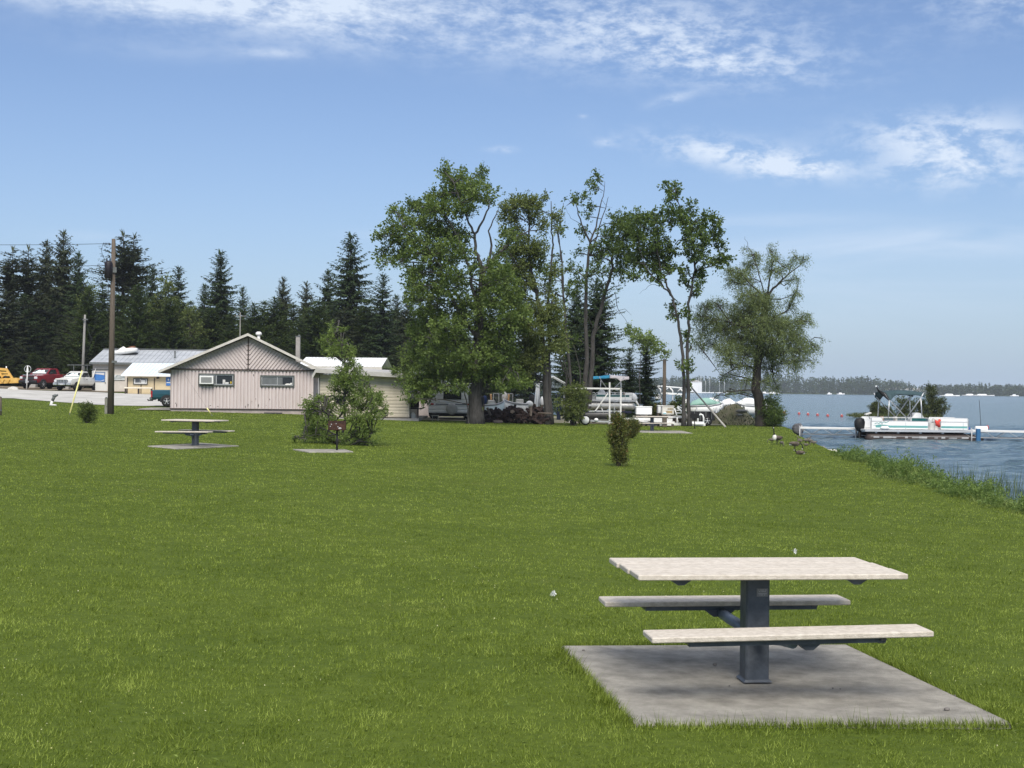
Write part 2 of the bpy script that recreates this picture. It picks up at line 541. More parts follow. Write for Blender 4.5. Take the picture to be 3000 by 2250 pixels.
def water_mat():
    m = bpy.data.materials.new('lake_water'); m.use_nodes = True
    nt = m.node_tree; N = nt.nodes; L = nt.links; b = N['Principled BSDF']
    b.inputs['Base Color'].default_value = (0.072, 0.122, 0.150, 1); b.inputs['Roughness'].default_value = 0.12
    b.inputs['IOR'].default_value = 1.33; b.inputs['Specular IOR Level'].default_value = 0.5
    g = N.new('ShaderNodeNewGeometry')
    def nz(s, sx, sy, d=4, rot=0.0):
        mp = N.new('ShaderNodeMapping'); mp.inputs['Scale'].default_value = (sx, sy, 1); mp.inputs['Rotation'].default_value = (0, 0, rot)
        L.new(g.outputs['Position'], mp.inputs['Vector'])
        n = N.new('ShaderNodeTexNoise'); n.inputs['Scale'].default_value = s; n.inputs['Detail'].default_value = d
        n.inputs['Roughness'].default_value = 0.6; n.inputs['Distortion'].default_value = 0.8
        L.new(mp.outputs[0], n.inputs['Vector']); return n.outputs['Fac']
    ad = N.new('ShaderNodeMath'); ad.operation = 'ADD'
    L.new(nz(1.8, 0.40, 1.0, 6, 0.25), ad.inputs[0]); 
    m2 = N.new('ShaderNodeMath'); m2.operation = 'MULTIPLY'; m2.inputs[1].default_value = 0.5
    L.new(nz(5.0, 0.5, 1.0, 4, -0.2), m2.inputs[0]); L.new(m2.outputs[0], ad.inputs[1])
    bp = N.new('ShaderNodeBump'); bp.inputs['Strength'].default_value = 1.0; bp.inputs['Distance'].default_value = 0.42
    L.new(ad.outputs[0], bp.inputs['Height']); L.new(bp.outputs[0], b.inputs['Normal'])
    return m


wx = axis([(-6500, -100, 640), (-100, 8, 18), (8, 70, 0.4), (70, 100, 5), (100, 400, 60), (400, 6500, 610)])
wy = axis([(-60, 10, 7), (10, 120, 0.4), (120, 200, 4), (200, 1600, 100), (1600, 7000, 600)])
XX, YY = np.meshgrid(wx, wy)
fade = sstep(120, 95, YY) * sstep(70, 60, XX) * sstep(8, 9, XX)
ZZ = np.zeros_like(XX)
for k in range(34):
    th = rng.normal(1.9, 0.45); wl = 0.8 * 1.10 ** rng.uniform(0, 10); kk = 2 * PI / wl
    ph = rng.uniform(0, 6.28)
    s_ = np.sin(kk * (XX * math.cos(th) + YY * math.sin(th)) + ph + 0.8 * np.sin(0.21 * XX + 0.17 * YY + k))
    ZZ += 0.0085 * wl ** 0.7 * s_
ZZ *= fade
qi = np.arange(XX.size).reshape(XX.shape)
q4 = np.stack([qi[:-1, :-1], qi[:-1, 1:], qi[1:, 1:], qi[1:, :-1]], -1).reshape(-1, 4)
water = np_mesh('water', np.stack([XX, YY, WATER + ZZ], -1).reshape(-1, 3), 4, water_mat(), faces=q4)
water.data.polygons.foreach_set('use_smooth', [True] * len(water.data.polygons))
tag(water, kind='structure')


def sheet(name, poly, m, dz, step=1.0, kind='structure'):
    """flat-lying sheet that follows the ground inside a polygon"""
    xs_ = np.array([p[0] for p in poly]); ys_ = np.array([p[1] for p in poly])
    import bmesh
    bm = bmesh.new()
    # dense polygon outline with ragged edge, then triangulated rows
    pts = []
    n = len(poly)
    for i in range(n):
        a = Vector((*poly[i], 0)); b = Vector((*poly[(i + 1) % n], 0)); k = max(1, int((b - a).length / step))
        for j in range(k):
            p = a.lerp(b, j / k)
            pts.append(p + Vector((rng.normal(0, 0.05 * step), rng.normal(0, 0.05 * step), 0)))
    f = bm.faces.new([bm.verts.new(p) for p in pts])
    # slice on a grid so that it can follow the ground
    for xx in np.arange(xs_.min() + step, xs_.max(), step * 2):
        bmesh.ops.bisect_plane(bm, geom=bm.verts[:] + bm.edges[:] + bm.faces[:], plane_co=(xx, 0, 0), plane_no=(1, 0, 0))
    for yy in np.arange(ys_.min() + step, ys_.max(), step * 2):
        bmesh.ops.bisect_plane(bm, geom=bm.verts[:] + bm.edges[:] + bm.faces[:], plane_co=(0, yy, 0), plane_no=(0, 1, 0))
    bmesh.ops.triangulate(bm, faces=bm.faces[:])
    for v in bm.verts:
        v.co.z = gz(v.co.x, v.co.y) + dz
    bmesh.ops.recalc_face_normals(bm, faces=bm.faces[:])
    me = bpy.data.meshes.new(name); bm.to_mesh(me); bm.free()
    me.materials.append(m)
    o = bpy.data.objects.new(name, me); col.objects.link(o)
    return tag(o, kind=kind)
# ------------------------------------------------------------------ picnic tables on their slabs
CONC = mat('slab_concrete', (0.205, 0.194, 0.170), (0.375, 0.356, 0.312), scale=4.5, rough=0.92, bump=0.7, bscale=110, spec=0.1, detail=14, lo=0.33, hi=0.66)
BOARD = mat('bleached_board', (0.44, 0.395, 0.335), (0.59, 0.54, 0.47), scale=26, rough=0.88, stretch=(0.85, 1.2, 1.2), bump=0.35, bscale=120, spec=0.12, detail=12, lo=0.36, hi=0.62)
STEEL = mat('galvanised_slate_steel', (0.060, 0.069, 0.082), (0.112, 0.128, 0.150), scale=6, rough=0.5, metal=0.25, bump=0.15, bscale=40, detail=8)
STEEL_L = mat('galvanised_tube', (0.15, 0.19, 0.24), (0.22, 0.27, 0.33), scale=8, rough=0.45, metal=0.4)
BOLT = mat('bolt_steel', (0.12, 0.14, 0.17), rough=0.4, metal=0.6)
PLATE = mat('label_plate', (0.22, 0.22, 0.225), rough=0.5)
PLATE_INK = mat('label_plate_ink', (0.42, 0.42, 0.42), rough=0.6)


def slab(name, corners, up, deep=0.12):
    """concrete slab between ground points"""
    c = sum((Vector(p) for p in corners), Vector()) / len(corners)
    mb = MB(); n = len(corners)
    top = []; out = []
    for i, p in enumerate(corners):
        top.append(Vector((p[0], p[1], p[2] + up)))
    ins = [t.lerp(c + Vector((0, 0, up)), 0.012) for t in top]
    low = [t - Vector((0, 0, 0.015)) for t in top]
    bot = [t - Vector((0, 0, deep)) for t in top]
    mb.add(ins + low + bot, [tuple(range(n))] + [(n + i, n + (i + 1) % n, (i + 1) % n, i) for i in range(n)]
           + [(2 * n + i, 2 * n + (i + 1) % n, n + (i + 1) % n, n + i) for i in range(n)])
    o = mb.build(name, CONC)
    return tag(o, kind='structure')


def picnic_table(loc, yaw, label, near=False):
    """x along the table, y into the picture; local origin at the foot of the post"""
    t = thing('picnic_table', loc, label, 'picnic table', 'pedestal picnic tables on the lawn', rz=yaw)
    top = MB()
    for y0, dx in ((-0.307, 0.0), (0.0, -0.012), (0.307, -0.03)):
        top.rbox((dx, y0, 0.765), (1.815, 0.302, 0.036), 0.006)
    top.build('tabletop', BOARD, t)
    # post: square tube, weld flare, cap plate
    mb = MB(); mb.rbox((0, 0, 0.365), (0.165, 0.165, 0.73), 0.012)
    mb.box((0, 0, 0.008), (0.20, 0.20, 0.016), taper=(0.86, 0.86))
    po = mb.build('post', STEEL, t)
    sl = MB(); sl.rbox((0, -0.085, 0.318), (0.168, 0.006, 0.12), 0.002); sl.build('clamp_plate', STEEL, po)
    for dx in (-0.032, 0.042):
        b = MB(); b.lathe((dx, -0.088, 0.345), (0, -1, 0), [(0.016, 0), (0.016, 0.006), (0.009, 0.012), (0.001, 0.013)], 10); b.build('bolt', BOLT, po)
    fr = MB()
    for y in (-0.22, 0.22):
        fr.box((0, y, 0.733), (1.28, 0.045, 0.026))
    for x in (-0.60, 0.60):
        fr.prism([(-0.36, 0.7455), (0.36, 0.7455), (0.30, 0.715), (-0.30, 0.715)], 'x', x - 0.025, x + 0.025)
    for y in (-0.33, 0.33):      # end cleats turned down under the boards
        for x in (-0.60, 0.60):
            fr.prism([(x - 0.09, 0.745), (x + 0.09, 0.745), (x + 0.02, 0.70), (x - 0.02, 0.70)], 'y', y - 0.02, y + 0.02)
    fr.box((0, 0, 0.738), (0.34, 0.42, 0.012))
    fr.build('top_frame', STEEL, t)
    for s, zt, tilt in ((-1, 0.455, 0.014), (1, 0.455, 0.002)):
        yb = 0.675 * s
        rot = Matrix.Rotation(-tilt, 3, 'Y')
        bx_ = .022 if s < 0 else -.036
        sb = MB(); sb.rbox((bx_, yb, zt - 0.018), (1.825, 0.285, 0.036), 0.006, rot=rot)
        seat = sb.build('bench_seat', BOARD, t)
        ch = MB()
        ch.box((0, yb - 0.06 * 1, zt - 0.056), (1.28, 0.05, 0.036), rot=rot)
        ch.box((0, yb + 0.06, zt - 0.056), (1.28, 0.05, 0.036), rot=rot)
        for x in (-0.62, 0.62):
            ch.prism([(yb - 0.11, zt - 0.039), (yb + 0.11, zt - 0.039), (yb + 0.06, zt - 0.075), (yb - 0.06, zt - 0.075)], 'x', x - 0.02, x + 0.02)
        if s < 0:
            ch.prism([(0.07, zt - 0.072), (0.23, zt - 0.072), (0.175, zt - 0.118), (0.125, zt - 0.118)], 'y', yb - 0.05, yb + 0.05)
        else:
            ch.prism([(-0.20, zt - 0.072), (0.02, zt - 0.072), (-0.04, zt - 0.12), (-0.14, zt - 0.12)], 'y', yb - 0.10, yb + 0.04)
        ch.build('bench_bracket', STEEL, t)
        arm = MB(); arm.tube([(0.02 * s, 0.07 * s, 0.30), (-0.06 * s, 0.40 * s, 0.345), (-0.08 * s, 0.60 * s, 0.362)], 0.038, 12)
        arm.build('support_arm', STEEL_L, t)
    if near:
        lb = MB(); lb.box((0.028, -0.0845, 0.610), (0.078, 0.004, 0.055)); pl = lb.build('label_plate', PLATE, t)
        ink = MB()
        for z, w in ((0.628, 0.058), (0.618, 0.05), (0.603, 0.058), (0.594, 0.04)):
            for k in range(9):
                if rng.random() < 0.8: ink.box((0.028 - w / 2 + w * (k + .5) / 9, -0.0872, z), (w / 11, 0.0015, 0.005))
        ink.build('worn_print', PLATE_INK, pl)
    return t


near_foot = G(2209, 1996)
nc = [G(*p) for p in ((1864, 2126), (2962, 2121), (2480, 1892), (1643, 1896))]
slab_near = slab('concrete_slab', nc, 0.014)
tab_near = picnic_table(near_foot + Vector((0, 0, 0.013)), R(6), 'weathered beige picnic table on a large concrete slab in the front of the lawn', True)
lf = G(572, 1308)
lc = [G(*p) for p in ((520, 1317), (700, 1308), (590, 1300), (432, 1309))]
slab_left = slab('concrete_slab', lc, 0.03)
picnic_table(lf + Vector((0, 0, 0.025)), R(-19), 'beige picnic table on a small slab in front of the pink house')
ff = G(1910, 1264)
picnic_table(ff + Vector((0, 0, 0.0)), R(4), 'distant picnic table near the white boat lift, beyond the two cedar shrubs')
slab('concrete_slab', [G(*p) for p in ((1880, 1268), (2030, 1270), (2000, 1263), (1850, 1261))], 0.02)

# pebbles and droppings on the near slab
PEB = mat('pebble', (0.10, 0.095, 0.09), (0.22, 0.2, 0.18), scale=8)
for i, (px, py, s) in enumerate(((2094, 1954, .018), (1709, 1911, .012), (2440, 2022, .008), (2462, 2024, .007), (2137, 2015, .007), (2797, 2044, .009), (2774, 2087, .02))):
    g = G(px, py); mb = MB(); mb.sphere((0, 0, s * .5), (s, s * .8, s * .6), 8, 5)
    o = mb.build('pebble', PEB); o.location = g + Vector((0, 0, 0.010))
    tag(o, ['small round grey pebble left of the table post', 'dark pebble near the far left corner of the slab', 'tiny pebble right of the table post', 'tiny pebble right of the table post', 'tiny pebble at the foot of the table post', 'dark speck of grit at the right edge of the slab', 'brown curled leaf litter near the front right corner of the slab'][i], 'pebble', 'pebbles on the picnic slab')

# ------------------------------------------------------------------ charcoal grills
RUST = mat('sooty_rust', (0.030, 0.014, 0.010), (0.075, 0.035, 0.024), scale=7, rough=0.85, bump=0.3)
BLACK = mat('black_iron', (0.012, 0.012, 0.013), rough=0.6)
ASH = mat('ash_grey', (0.42, 0.42, 0.42), rough=0.9)


def grill(base, label, s=1.0, yaw=0.1, ash=True, boxm=None):
    t = thing('park_grill', base, label, 'grill', 'post grills on the lawn', rz=yaw)
    p = MB(); p.tube([(0, 0, -0.1), (0, 0, 0.62 * s)], 0.03 * s, 10); p.lathe((0, 0, 0.60 * s), (0, 0, 1), [(0.03 * s, 0), (0.06 * s, 0.03 * s)], 10); p.build('post', BLACK, t)
    w, d, h = 0.5 * s, 0.38 * s, 0.25 * s; z0 = 0.63 * s
    b = MB(); th = 0.012
    b.box((0, 0, z0 + th / 2), (w, d, th))
    b.box((0, d / 2, z0 + h / 2 + th), (w, th, h)); b.box((-w / 2, 0, z0 + h / 2 + th), (th, d - 0.03, h)); b.box((w / 2, 0, z0 + h / 2 + th), (th, d - 0.03, h))
    b.box((0, -d / 2, z0 + h * .40 + th), (w, th, h * .8))
    fb = b.build('fire_box', boxm or RUST, t)
    g = MB()
    for k in range(9): g.box((-w / 2 + w * (k + .5) / 9, 0, z0 + h * .85), (0.010, d * .92, 0.010))
    for y in (-d * .4, d * .4): g.box((0, y, z0 + h * .82), (w * .94, 0.012, 0.010))
    g.build('grate', BLACK, t)
    if ash:
        for x, z, r in ((-.16, .17, .018), (-.19, .11, .016), (-.02, .19, .014), (.03, .10, .016)):
            a = MB(); a.lathe((x * s, -d / 2 - th * .5, z0 + z * s), (0, -1, 0), [(r, 0), (r, 0.004)], 8); a.build('draft_hole', ASH, fb)
        a = MB(); a.sphere((.09 * s, -d / 2 - th * .4, z0 + 0.055), (.05, .012, .028), 10, 6); a.build('ash_spill', ASH, fb)
    return t


gb = G(987, 1322)
slab('concrete_slab', [G(*p) for p in ((905, 1327), (1035, 1326), (1010, 1319), (858, 1319))], 0.035)
grill(gb, 'rusty post grill on a narrow slab before the leafy sapling', 1.0, 0.08)
grill(G(2035, 1256), 'small black post grill beside the two-stemmed tree', 0.95, -0.25, ash=False, boxm=BLACK)

# ------------------------------------------------------------------ poles, wires, standpipes
WOOD = mat('weathered_pole', (0.085, 0.066, 0.050), (0.140, 0.118, 0.096), scale=3, rough=0.9, stretch=(8, 8, 0.5), bump=0.5, bscale=20)
GREYWOOD = mat('silver_pole', (0.19, 0.185, 0.175), (0.28, 0.275, 0.26), scale=3, rough=0.9, stretch=(8, 8, 0.4))
GLASSY = mat('insulator', (0.02, 0.02, 0.024), rough=0.3)
CABLE = mat('cable', (0.03, 0.03, 0.035), rough=0.7)
YEL = mat('faded_yellow_sleeve', (0.62, 0.58, 0.20), (0.72, 0.68, 0.34), scale=6, rough=0.7)
DSTEEL = mat('dark_grey_steel', (0.09, 0.10, 0.10), (0.14, 0.15, 0.15), scale=5, rough=0.6)
WHITEP = mat('white_paint', (0.76, 0.76, 0.74), (0.66, 0.655, 0.63), scale=3, rough=0.5)

pf = G(324, 1213); pY = pf.y
pt = P(333, 700, pY)
up = thing('utility_pole', pf, 'tall brown wooden utility pole with a dark transformer, in front of the grey roofed shop', 'utility pole', 'wooden poles')
mb = MB(); mb.tube([pf - Vector((0, 0, .3)), pf.lerp(pt, .5), pt], [0.185, 0.15, 0.105], 14); mb.build('mast', WOOD, up, True)
tr_c = P(318, 790, pY - .25)
mb = MB(); mb.lathe(tr_c - Vector((0, 0, .5)), (0, 0, 1), [(0.17, 0), (0.22, .04), (0.22, .86), (0.19, .92), (0.10, 1.0)], 16); tro = mb.build('transformer', mat('transformer_black', (0.014, 0.012, 0.016), rough=.5), up, True)
for dx in (-.1, .08):
    m2 = MB(); m2.lathe(tr_c + Vector((dx, 0, .46)), (0, 0, 1), [(.03, 0), (.045, .05), (.03, .08), (.045, .12), (.02, .2)], 8); m2.build('bushing', GLASSY, tro, True)
mb = MB(); mb.box(tr_c + Vector((.22, .1, 0)), (.4, .06, .3)); mb.build('mount_bracket', DSTEEL, up, True)
i0 = P(328, 715, pY); i1 = P(301, 714, pY)
mb = MB()
mb.tube([i0, i1], .018, 6)
for k in range(5):
    c = i0.lerp(i1, .25 + .16 * k); mb.lathe(c, (i1 - i0), [(.02, -.02), (.075, 0), (.02, .02)], 10)
mb.build('insulator', GLASSY, up, True)
mb = MB(); lp = [i1, P(297, 735, pY), P(303, 755, pY), P(313, 764, pY - .2), tr_c + Vector((-.1, 0, .64))]
mb.tube(lp, .012, 5); mb.build('jumper_wire', CABLE, up, True)
mb = MB(); mb.box(P(330, 1000 + 60, pY) + Vector((.12, -.12, 0)), (.3, .06, .12)); mb.build('step_bracket', DSTEEL, up, True)
mb = MB(); mb.tube([P(318, 830, pY - .2), P(316, 900, pY - .2), P(318, 1000, pY - .22)], .012, 5); mb.build('ground_wire', CABLE, up, True)


def wire(a, b, sag, name, label, cat='cable', r=0.013, grp='overhead wires'):
    a = Vector(a); b = Vector(b); n = 22
    pts = [a.lerp(b, i / n) - Vector((0, 0, sag * 4 * (i / n) * (1 - i / n))) for i in range(n + 1)]
    t = thing(name, a, label, cat, grp)
    mb = MB(); mb.tube(pts, r, 5); mb.build('strand', CABLE, t, True)
    return t


wire(i1, P(-700, 690, pY + 6), .25, 'overhead_wire', 'upper thin wire running from the utility pole insulator out of the picture')
wire(P(306, 777, pY), P(-700, 757, pY + 6), .3, 'overhead_wire', 'lower thin wire running from the transformer out of the picture')

# thin silver pole behind the white truck
sb = Vector((*P(241, 1085, 134).xy, 0)); sb.z = gz(sb.x, sb.y)
st = P(249, 922, 134)
sp_ = thing('service_pole', sb, 'thin silvery pole rising behind the white truck', 'utility pole', 'wooden poles')
mb = MB(); mb.tube([sb - Vector((0, 0, .3)), sb.lerp(st, .5), st], [.15, .13, .10], 10); mb.build('mast', GREYWOOD, sp_, True)
mb = MB(); mb.box(P(250, 936, 133.7), (.5, .1, .12)); mb.build('cross_bracket', DSTEEL, sp_, True)
wire(P(247, 934, 133.8), P(40, 888, 128), .2, 'overhead_wire', 'sagging service wire from the silvery pole across the dark spruces')
wire(P(40, 888, 128), P(-400, 690, 120), .6, 'overhead_wire', 'steep service wire rising at the left edge before the spruces')
wire(P(270, 1000, 128), P(251, 940, 133.8), .1, 'overhead_wire', 'short drop wire from the silvery pole towards the shop eave')


def guy(top, gpx, frac, label, sl_label):
    g = G(*gpx)
    t = thing('guy_wire', g, label, 'guy wire', 'guy wires of the utility pole')
    mb = MB(); mb.tube([g, Vector(top)], .0035, 5); mb.build('strand', CABLE, t, True)
    d = (Vector(top) - g); a = g + d * 0.012; b = g + d * frac
    mb = MB(); mb.tube([a, b], .038, 8); mb.build('sleeve', YEL, t, True)
    mb = MB(); mb.tube([g - d * 0.02, a], .02, 6); mb.build('anchor_rod', DSTEEL, t, True)
    return t


guy(P(331, 770, pY), (203, 1216), 0.28, 'guy wire with a long yellow sleeve left of the utility pole', '')
guy(P(331, 780, pY), (622, 1219), 0.055, 'guy wire with a short yellow sleeve at the pink house wall', '')
# grey stub post by the pole, post at the left edge, leaning standpipe
g = G(311, 1212)
t = thing('stub_post', g, 'short grey weathered post against the foot of the utility pole', 'post')
mb = MB(); mb.rbox((0, 0, .42), (.16, .12, .9), .02); mb.box((.03, -.07, .55), (.1, .05, .22)); mb.build('timber', mat('grey_timber', (.17, .17, .14), (.26, .26, .22), scale=4, stretch=(6, 6, 1)), t)
mb = MB(); mb.lathe((0, 0, .86), (0, 0, 1), [(.07, 0), (.075, .03), (.03, .08)], 8); mb.build('cap', DSTEEL, t)
g = G(-2, 1217)
t = thing('wooden_post', g, 'dark wooden post cut by the left edge of the picture', 'post')
mb = MB(); mb.tube([(0, 0, -.2), (0, 0, .9)], [.12, .11], 12); mb.lathe((0, 0, .9), (0, 0, 1), [(.11, 0), (.09, .03), (.02, .05)], 12); mb.build('stake', WOOD, t)
mb = MB(); mb.tube([(0, 0, .2), (0, 0, .28)], [.125, .125], 12); mb.build('band', DSTEEL, t)
g = G(147, 1188)
t = thing('standpipe', g, 'leaning white and grey standpipe at the gravel edge', 'water pipe')
e = P(160, 1160, g.y); m_ = g.lerp(e, .5)
mb = MB(); mb.tube([g - Vector((0, 0, .1)), m_], .09, 10); mb.tube([g + Vector((.0, -.05, .04)), g + Vector((.45, -.1, .03))], .05, 8); mb.build('riser', WHITEP, t, True)
mb = MB(); mb.tube([m_, e], .10, 10); mb.tube([e, e + Vector((.22, -.05, .06))], .07, 8); mb.lathe(e, (1, 0, .3), [(.1, -.12), (.12, 0), (.1, .1)], 10); mb.build('faucet_head', DSTEEL, t, True)

# feather tufts on the lawn
FLUFF = mat('white_down', (.85, .86, .86), rough=.9)
for i, (px, py) in enumerate(((1621, 1752), (2329, 1624))):
    g = G(px, py); n = 70
    c = rng.normal(0, 1, (n, 3)) * np.array([.008, .008, .007]) + np.array([0, 0, .045])
    q = leaf_quads(c, rng.normal(0, 1, (n, 3)), rng.normal(0, 1, (n, 3)), rng.uniform(.015, .04, n), rng.uniform(.003, .008, n))
    o = np_mesh('down_feather', q, 4, FLUFF); o.location = g
    tag(o, ['white down feather lying on the lawn left of the near table', 'white down feather on the grass just behind the near table'][i], 'feather')
# ------------------------------------------------------------------ gravel, yard
GRAVEL = mat('gravel', (0.36, 0.35, 0.325), (0.50, 0.49, 0.46), scale=0.6, rough=0.95, bump=0.5, bscale=8, spec=0.1, detail=10)
DIRT = mat('dirt', (0.15, 0.125, 0.09), (0.24, 0.20, 0.15), scale=0.5, rough=0.95, spec=0.05, detail=9)
YARD = mat('yard_gravel', (0.30, 0.275, 0.22), (0.16, 0.17, 0.07), scale=0.35, rough=0.95, spec=0.05, detail=9, lo=0.42, hi=0.62)
gl = [G(*p).xy for p in ((-500, 1166), (-60, 1166), (40, 1168), (180, 1179), (330, 1189), (420, 1190), (505, 1190), (620, 1192))]
gfar = [(-17, 119), (-36, 122), (-44, 124), (-60, 132), (-78, 136)]
sheet('gravel_lot', [tuple(p) for p in gl] + gfar, GRAVEL, 0.03, 1.6)
sheet('dirt_verge', [(-80, 126.5), (-44, 125.0), (-36, 123.5), (-36, 140), (-80, 150)], DIRT, 0.045, 2.0)
sheet('concrete_path', [tuple(G(*p).xy) for p in ((395, 1202), (520, 1204), (520, 1196), (440, 1196))], CONC, 0.05, .8)
sheet('yard', [(-9, 80.5), (-3, 80), (4, 82), (9, 83.5), (13.8, 88), (13, 97), (7, 101), (-1, 107), (-12, 112), (-13, 92)], YARD, 0.03, 1.2)
sheet('sand_path', [tuple(G(*p).xy) for p in ((1800, 1216), (1870, 1238), (1925, 1240), (1990, 1236), (1890, 1216), (1850, 1205), (1800, 1206))], mat('pale_sand', (.50, .46, .38), (.62, .58, .49), scale=1.2, rough=.95), 0.06, .8)

# ------------------------------------------------------------------ materials of the buildings
def siding(name, c1, c2, period, angle, depth=0.35, grain=True):
    """board siding: grooves repeat every period metres across; angle turns them in the wall's own x-z plane"""
    m = bpy.data.materials.new(name); m.use_nodes = True
    nt = m.node_tree; N = nt.nodes; L = nt.links; b = N['Principled BSDF']
    b.inputs['Roughness'].default_value = 0.8; b.inputs['Specular IOR Level'].default_value = 0.2
    tc = N.new('ShaderNodeTexCoord'); mp = N.new('ShaderNodeMapping'); mp.inputs['Scale'].default_value = (1, 1, 0.25)
    L.new(tc.outputs['Object'], mp.inputs[0])
    n1 = N.new('ShaderNodeTexNoise'); n1.inputs['Scale'].default_value = 2.2; n1.inputs['Detail'].default_value = 8; n1.inputs['Roughness'].default_value = 0.7
    L.new(mp.outputs[0], n1.inputs['Vector'])
    rp = N.new('ShaderNodeValToRGB'); e = rp.color_ramp.elements; e[0].position = .3; e[1].position = .7
    e[0].color = (*c1, 1); e[1].color = (*c2, 1)
    L.new(n1.outputs['Fac'], rp.inputs[0]); L.new(rp.outputs[0], b.inputs['Base Color'])
    return m


PINK = siding('pink_board_siding', (0.50, 0.44, 0.43), (0.59, 0.53, 0.52), .2, 0)
BROWN = mat('dark_brown_trim', (0.055, 0.042, 0.036), rough=0.7)
FASCIA = mat('pale_fascia', (0.46, 0.44, 0.40), (0.56, 0.54, 0.50), scale=3, rough=0.6)
SOFFIT = mat('soffit_board', (0.20, 0.17, 0.13), rough=0.8)
BLOCK = mat('painted_block', (0.30, 0.26, 0.25), (0.40, 0.35, 0.335), scale=3, rough=0.9, bump=.3)
GREYTRIM = mat('grey_green_trim', (0.085, 0.095, 0.09), rough=0.6)
ALU = mat('aluminium', (0.55, 0.56, 0.57), rough=0.4, metal=0.5)
GLASS = mat('dark_window_glass', (0.018, 0.022, 0.026), rough=0.12, spec=0.5)
GLASS_G = mat('dusty_window_glass', (0.115, 0.125, 0.13), (.15, .16, .165), scale=3, rough=0.25, spec=0.5)
ACW = mat('air_conditioner_white', (0.70, 0.71, 0.70), rough=0.5)
ACG = mat('air_conditioner_grille', (0.20, 0.21, 0.21), rough=0.6)
SHINGLE = mat('roof_shingle', (0.16, 0.15, 0.14), (0.24, 0.23, 0.21), scale=3, rough=0.9)
STAIN = mat('rot_patch', (0.05, 0.042, 0.035), rough=0.9)
MTAN = siding('tan_log_siding', (0.42, 0.375, 0.295), (0.53, 0.48, 0.385), .2, 0)

# ------------------------------------------------------------------ pink house with the patterned gable
HY = 86.0
hx0, hx1 = P(503, 1196, HY).x, P(916, 1196, HY).x
zb = P(700, 1206, HY).z; zs = P(700, 1197, HY).z; zbelt = P(720, 1082, HY).z
pk = P(728, 983, HY)
gz_h = gz((hx0 + hx1) / 2, HY)
house = thing('house', (pk.x, HY, gz_h), 'pink board house with a dark framed herringbone gable', 'house', rz=R(7))
HL = 15.0
xl, xr, xm = hx0 - pk.x, hx1 - pk.x, 0.0
zb -= gz_h + .35; zs -= gz_h; zb2 = zbelt - gz_h; zp = pk.z - gz_h - 0.10
mb = MB(); mb.box(((xl + xr) / 2, HL / 2, (zb + zs) / 2), (xr - xl - .06, HL - .06, zs - zb)); mb.build('foundation', BLOCK, house)


def corrug(mb, xa, xb, z0, z1, per, depth, y):
    """board-and-groove front wall as real ribs"""
    n = int(round((xb - xa) / per)); per = (xb - xa) / n
    prof = []
    for i in range(n):
        x = xa + i * per
        prof += [(x, y + depth), (x + per * .22, y + depth), (x + per * .34, y), (x + per * .88, y)]
    prof.append((xb, y + depth))
    vs = [(x, yy, z0) for x, yy in prof] + [(x, yy, z1) for x, yy in prof]
    k = len(prof)
    mb.add(vs, [(i, i + 1, k + i + 1, k + i) for i in range(k - 1)])


w = MB()
corrug(w, xl, xr, zs, zb2, 0.215, 0.075, 0.0)
for x, s in ((xl, 1), (xr, -1)):     # side walls
    n = 70; prof = []
    for i in range(n):
        y = i * HL / n
        prof += [(x + .03 * s, y), (x + .03 * s, y + .03), (x, y + .06), (x, y + .19)]
    prof.append((x + .03 * s, HL)); k = len(prof)
    w.add([(a, b, zs) for a, b in prof] + [(a, b, zb2) for a, b in prof], [(i, i + 1, k + i + 1, k + i) for i in range(k - 1)])
w.box(((xl + xr) / 2, HL - .05, (zs + zb2) / 2), (xr - xl - .2, .1, zb2 - zs))
w.box(((xl + xr) / 2, HL / 2, (zs + zb2) / 2), (xr - xl - .3, HL - .3, zb2 - zs))
wall = w.build('wall', PINK, house)
# gable: ribs run diagonally, clipped to the triangle
g_ = MB()
tri = [(xl, zb2), (xr, zb2), (xm, zp)]
g_.add([(xl, .02, zb2), (xr, .02, zb2), (xm, .02, zp)], [(0, 1, 2)])
w2_ = MB(); w2_.add([(xl, HL, zb2), (xr, HL, zb2), (xm, HL, zp)], [(0, 2, 1)]); w2_.build('rear_gable', PINK, house)


def clipline(p, d, poly):
    """segment of the line p+t d inside a convex polygon"""
    t0, t1 = -1e9, 1e9; n = len(poly)
    for i in range(n):
        a = Vector(poly[i]); b = Vector(poly[(i + 1) % n]); nrm = Vector((-(b - a).y, (b - a).x))
        den = nrm.dot(d); num = nrm.dot(a - p)
        if abs(den) < 1e-9:
            if nrm.dot(p - a) < 0: return None
            continue
        t = num / den
        if den > 0: t0 = max(t0, t)
        else: t1 = min(t1, t)
    return (p + d * t0, p + d * t1) if t1 - t0 > .06 else None


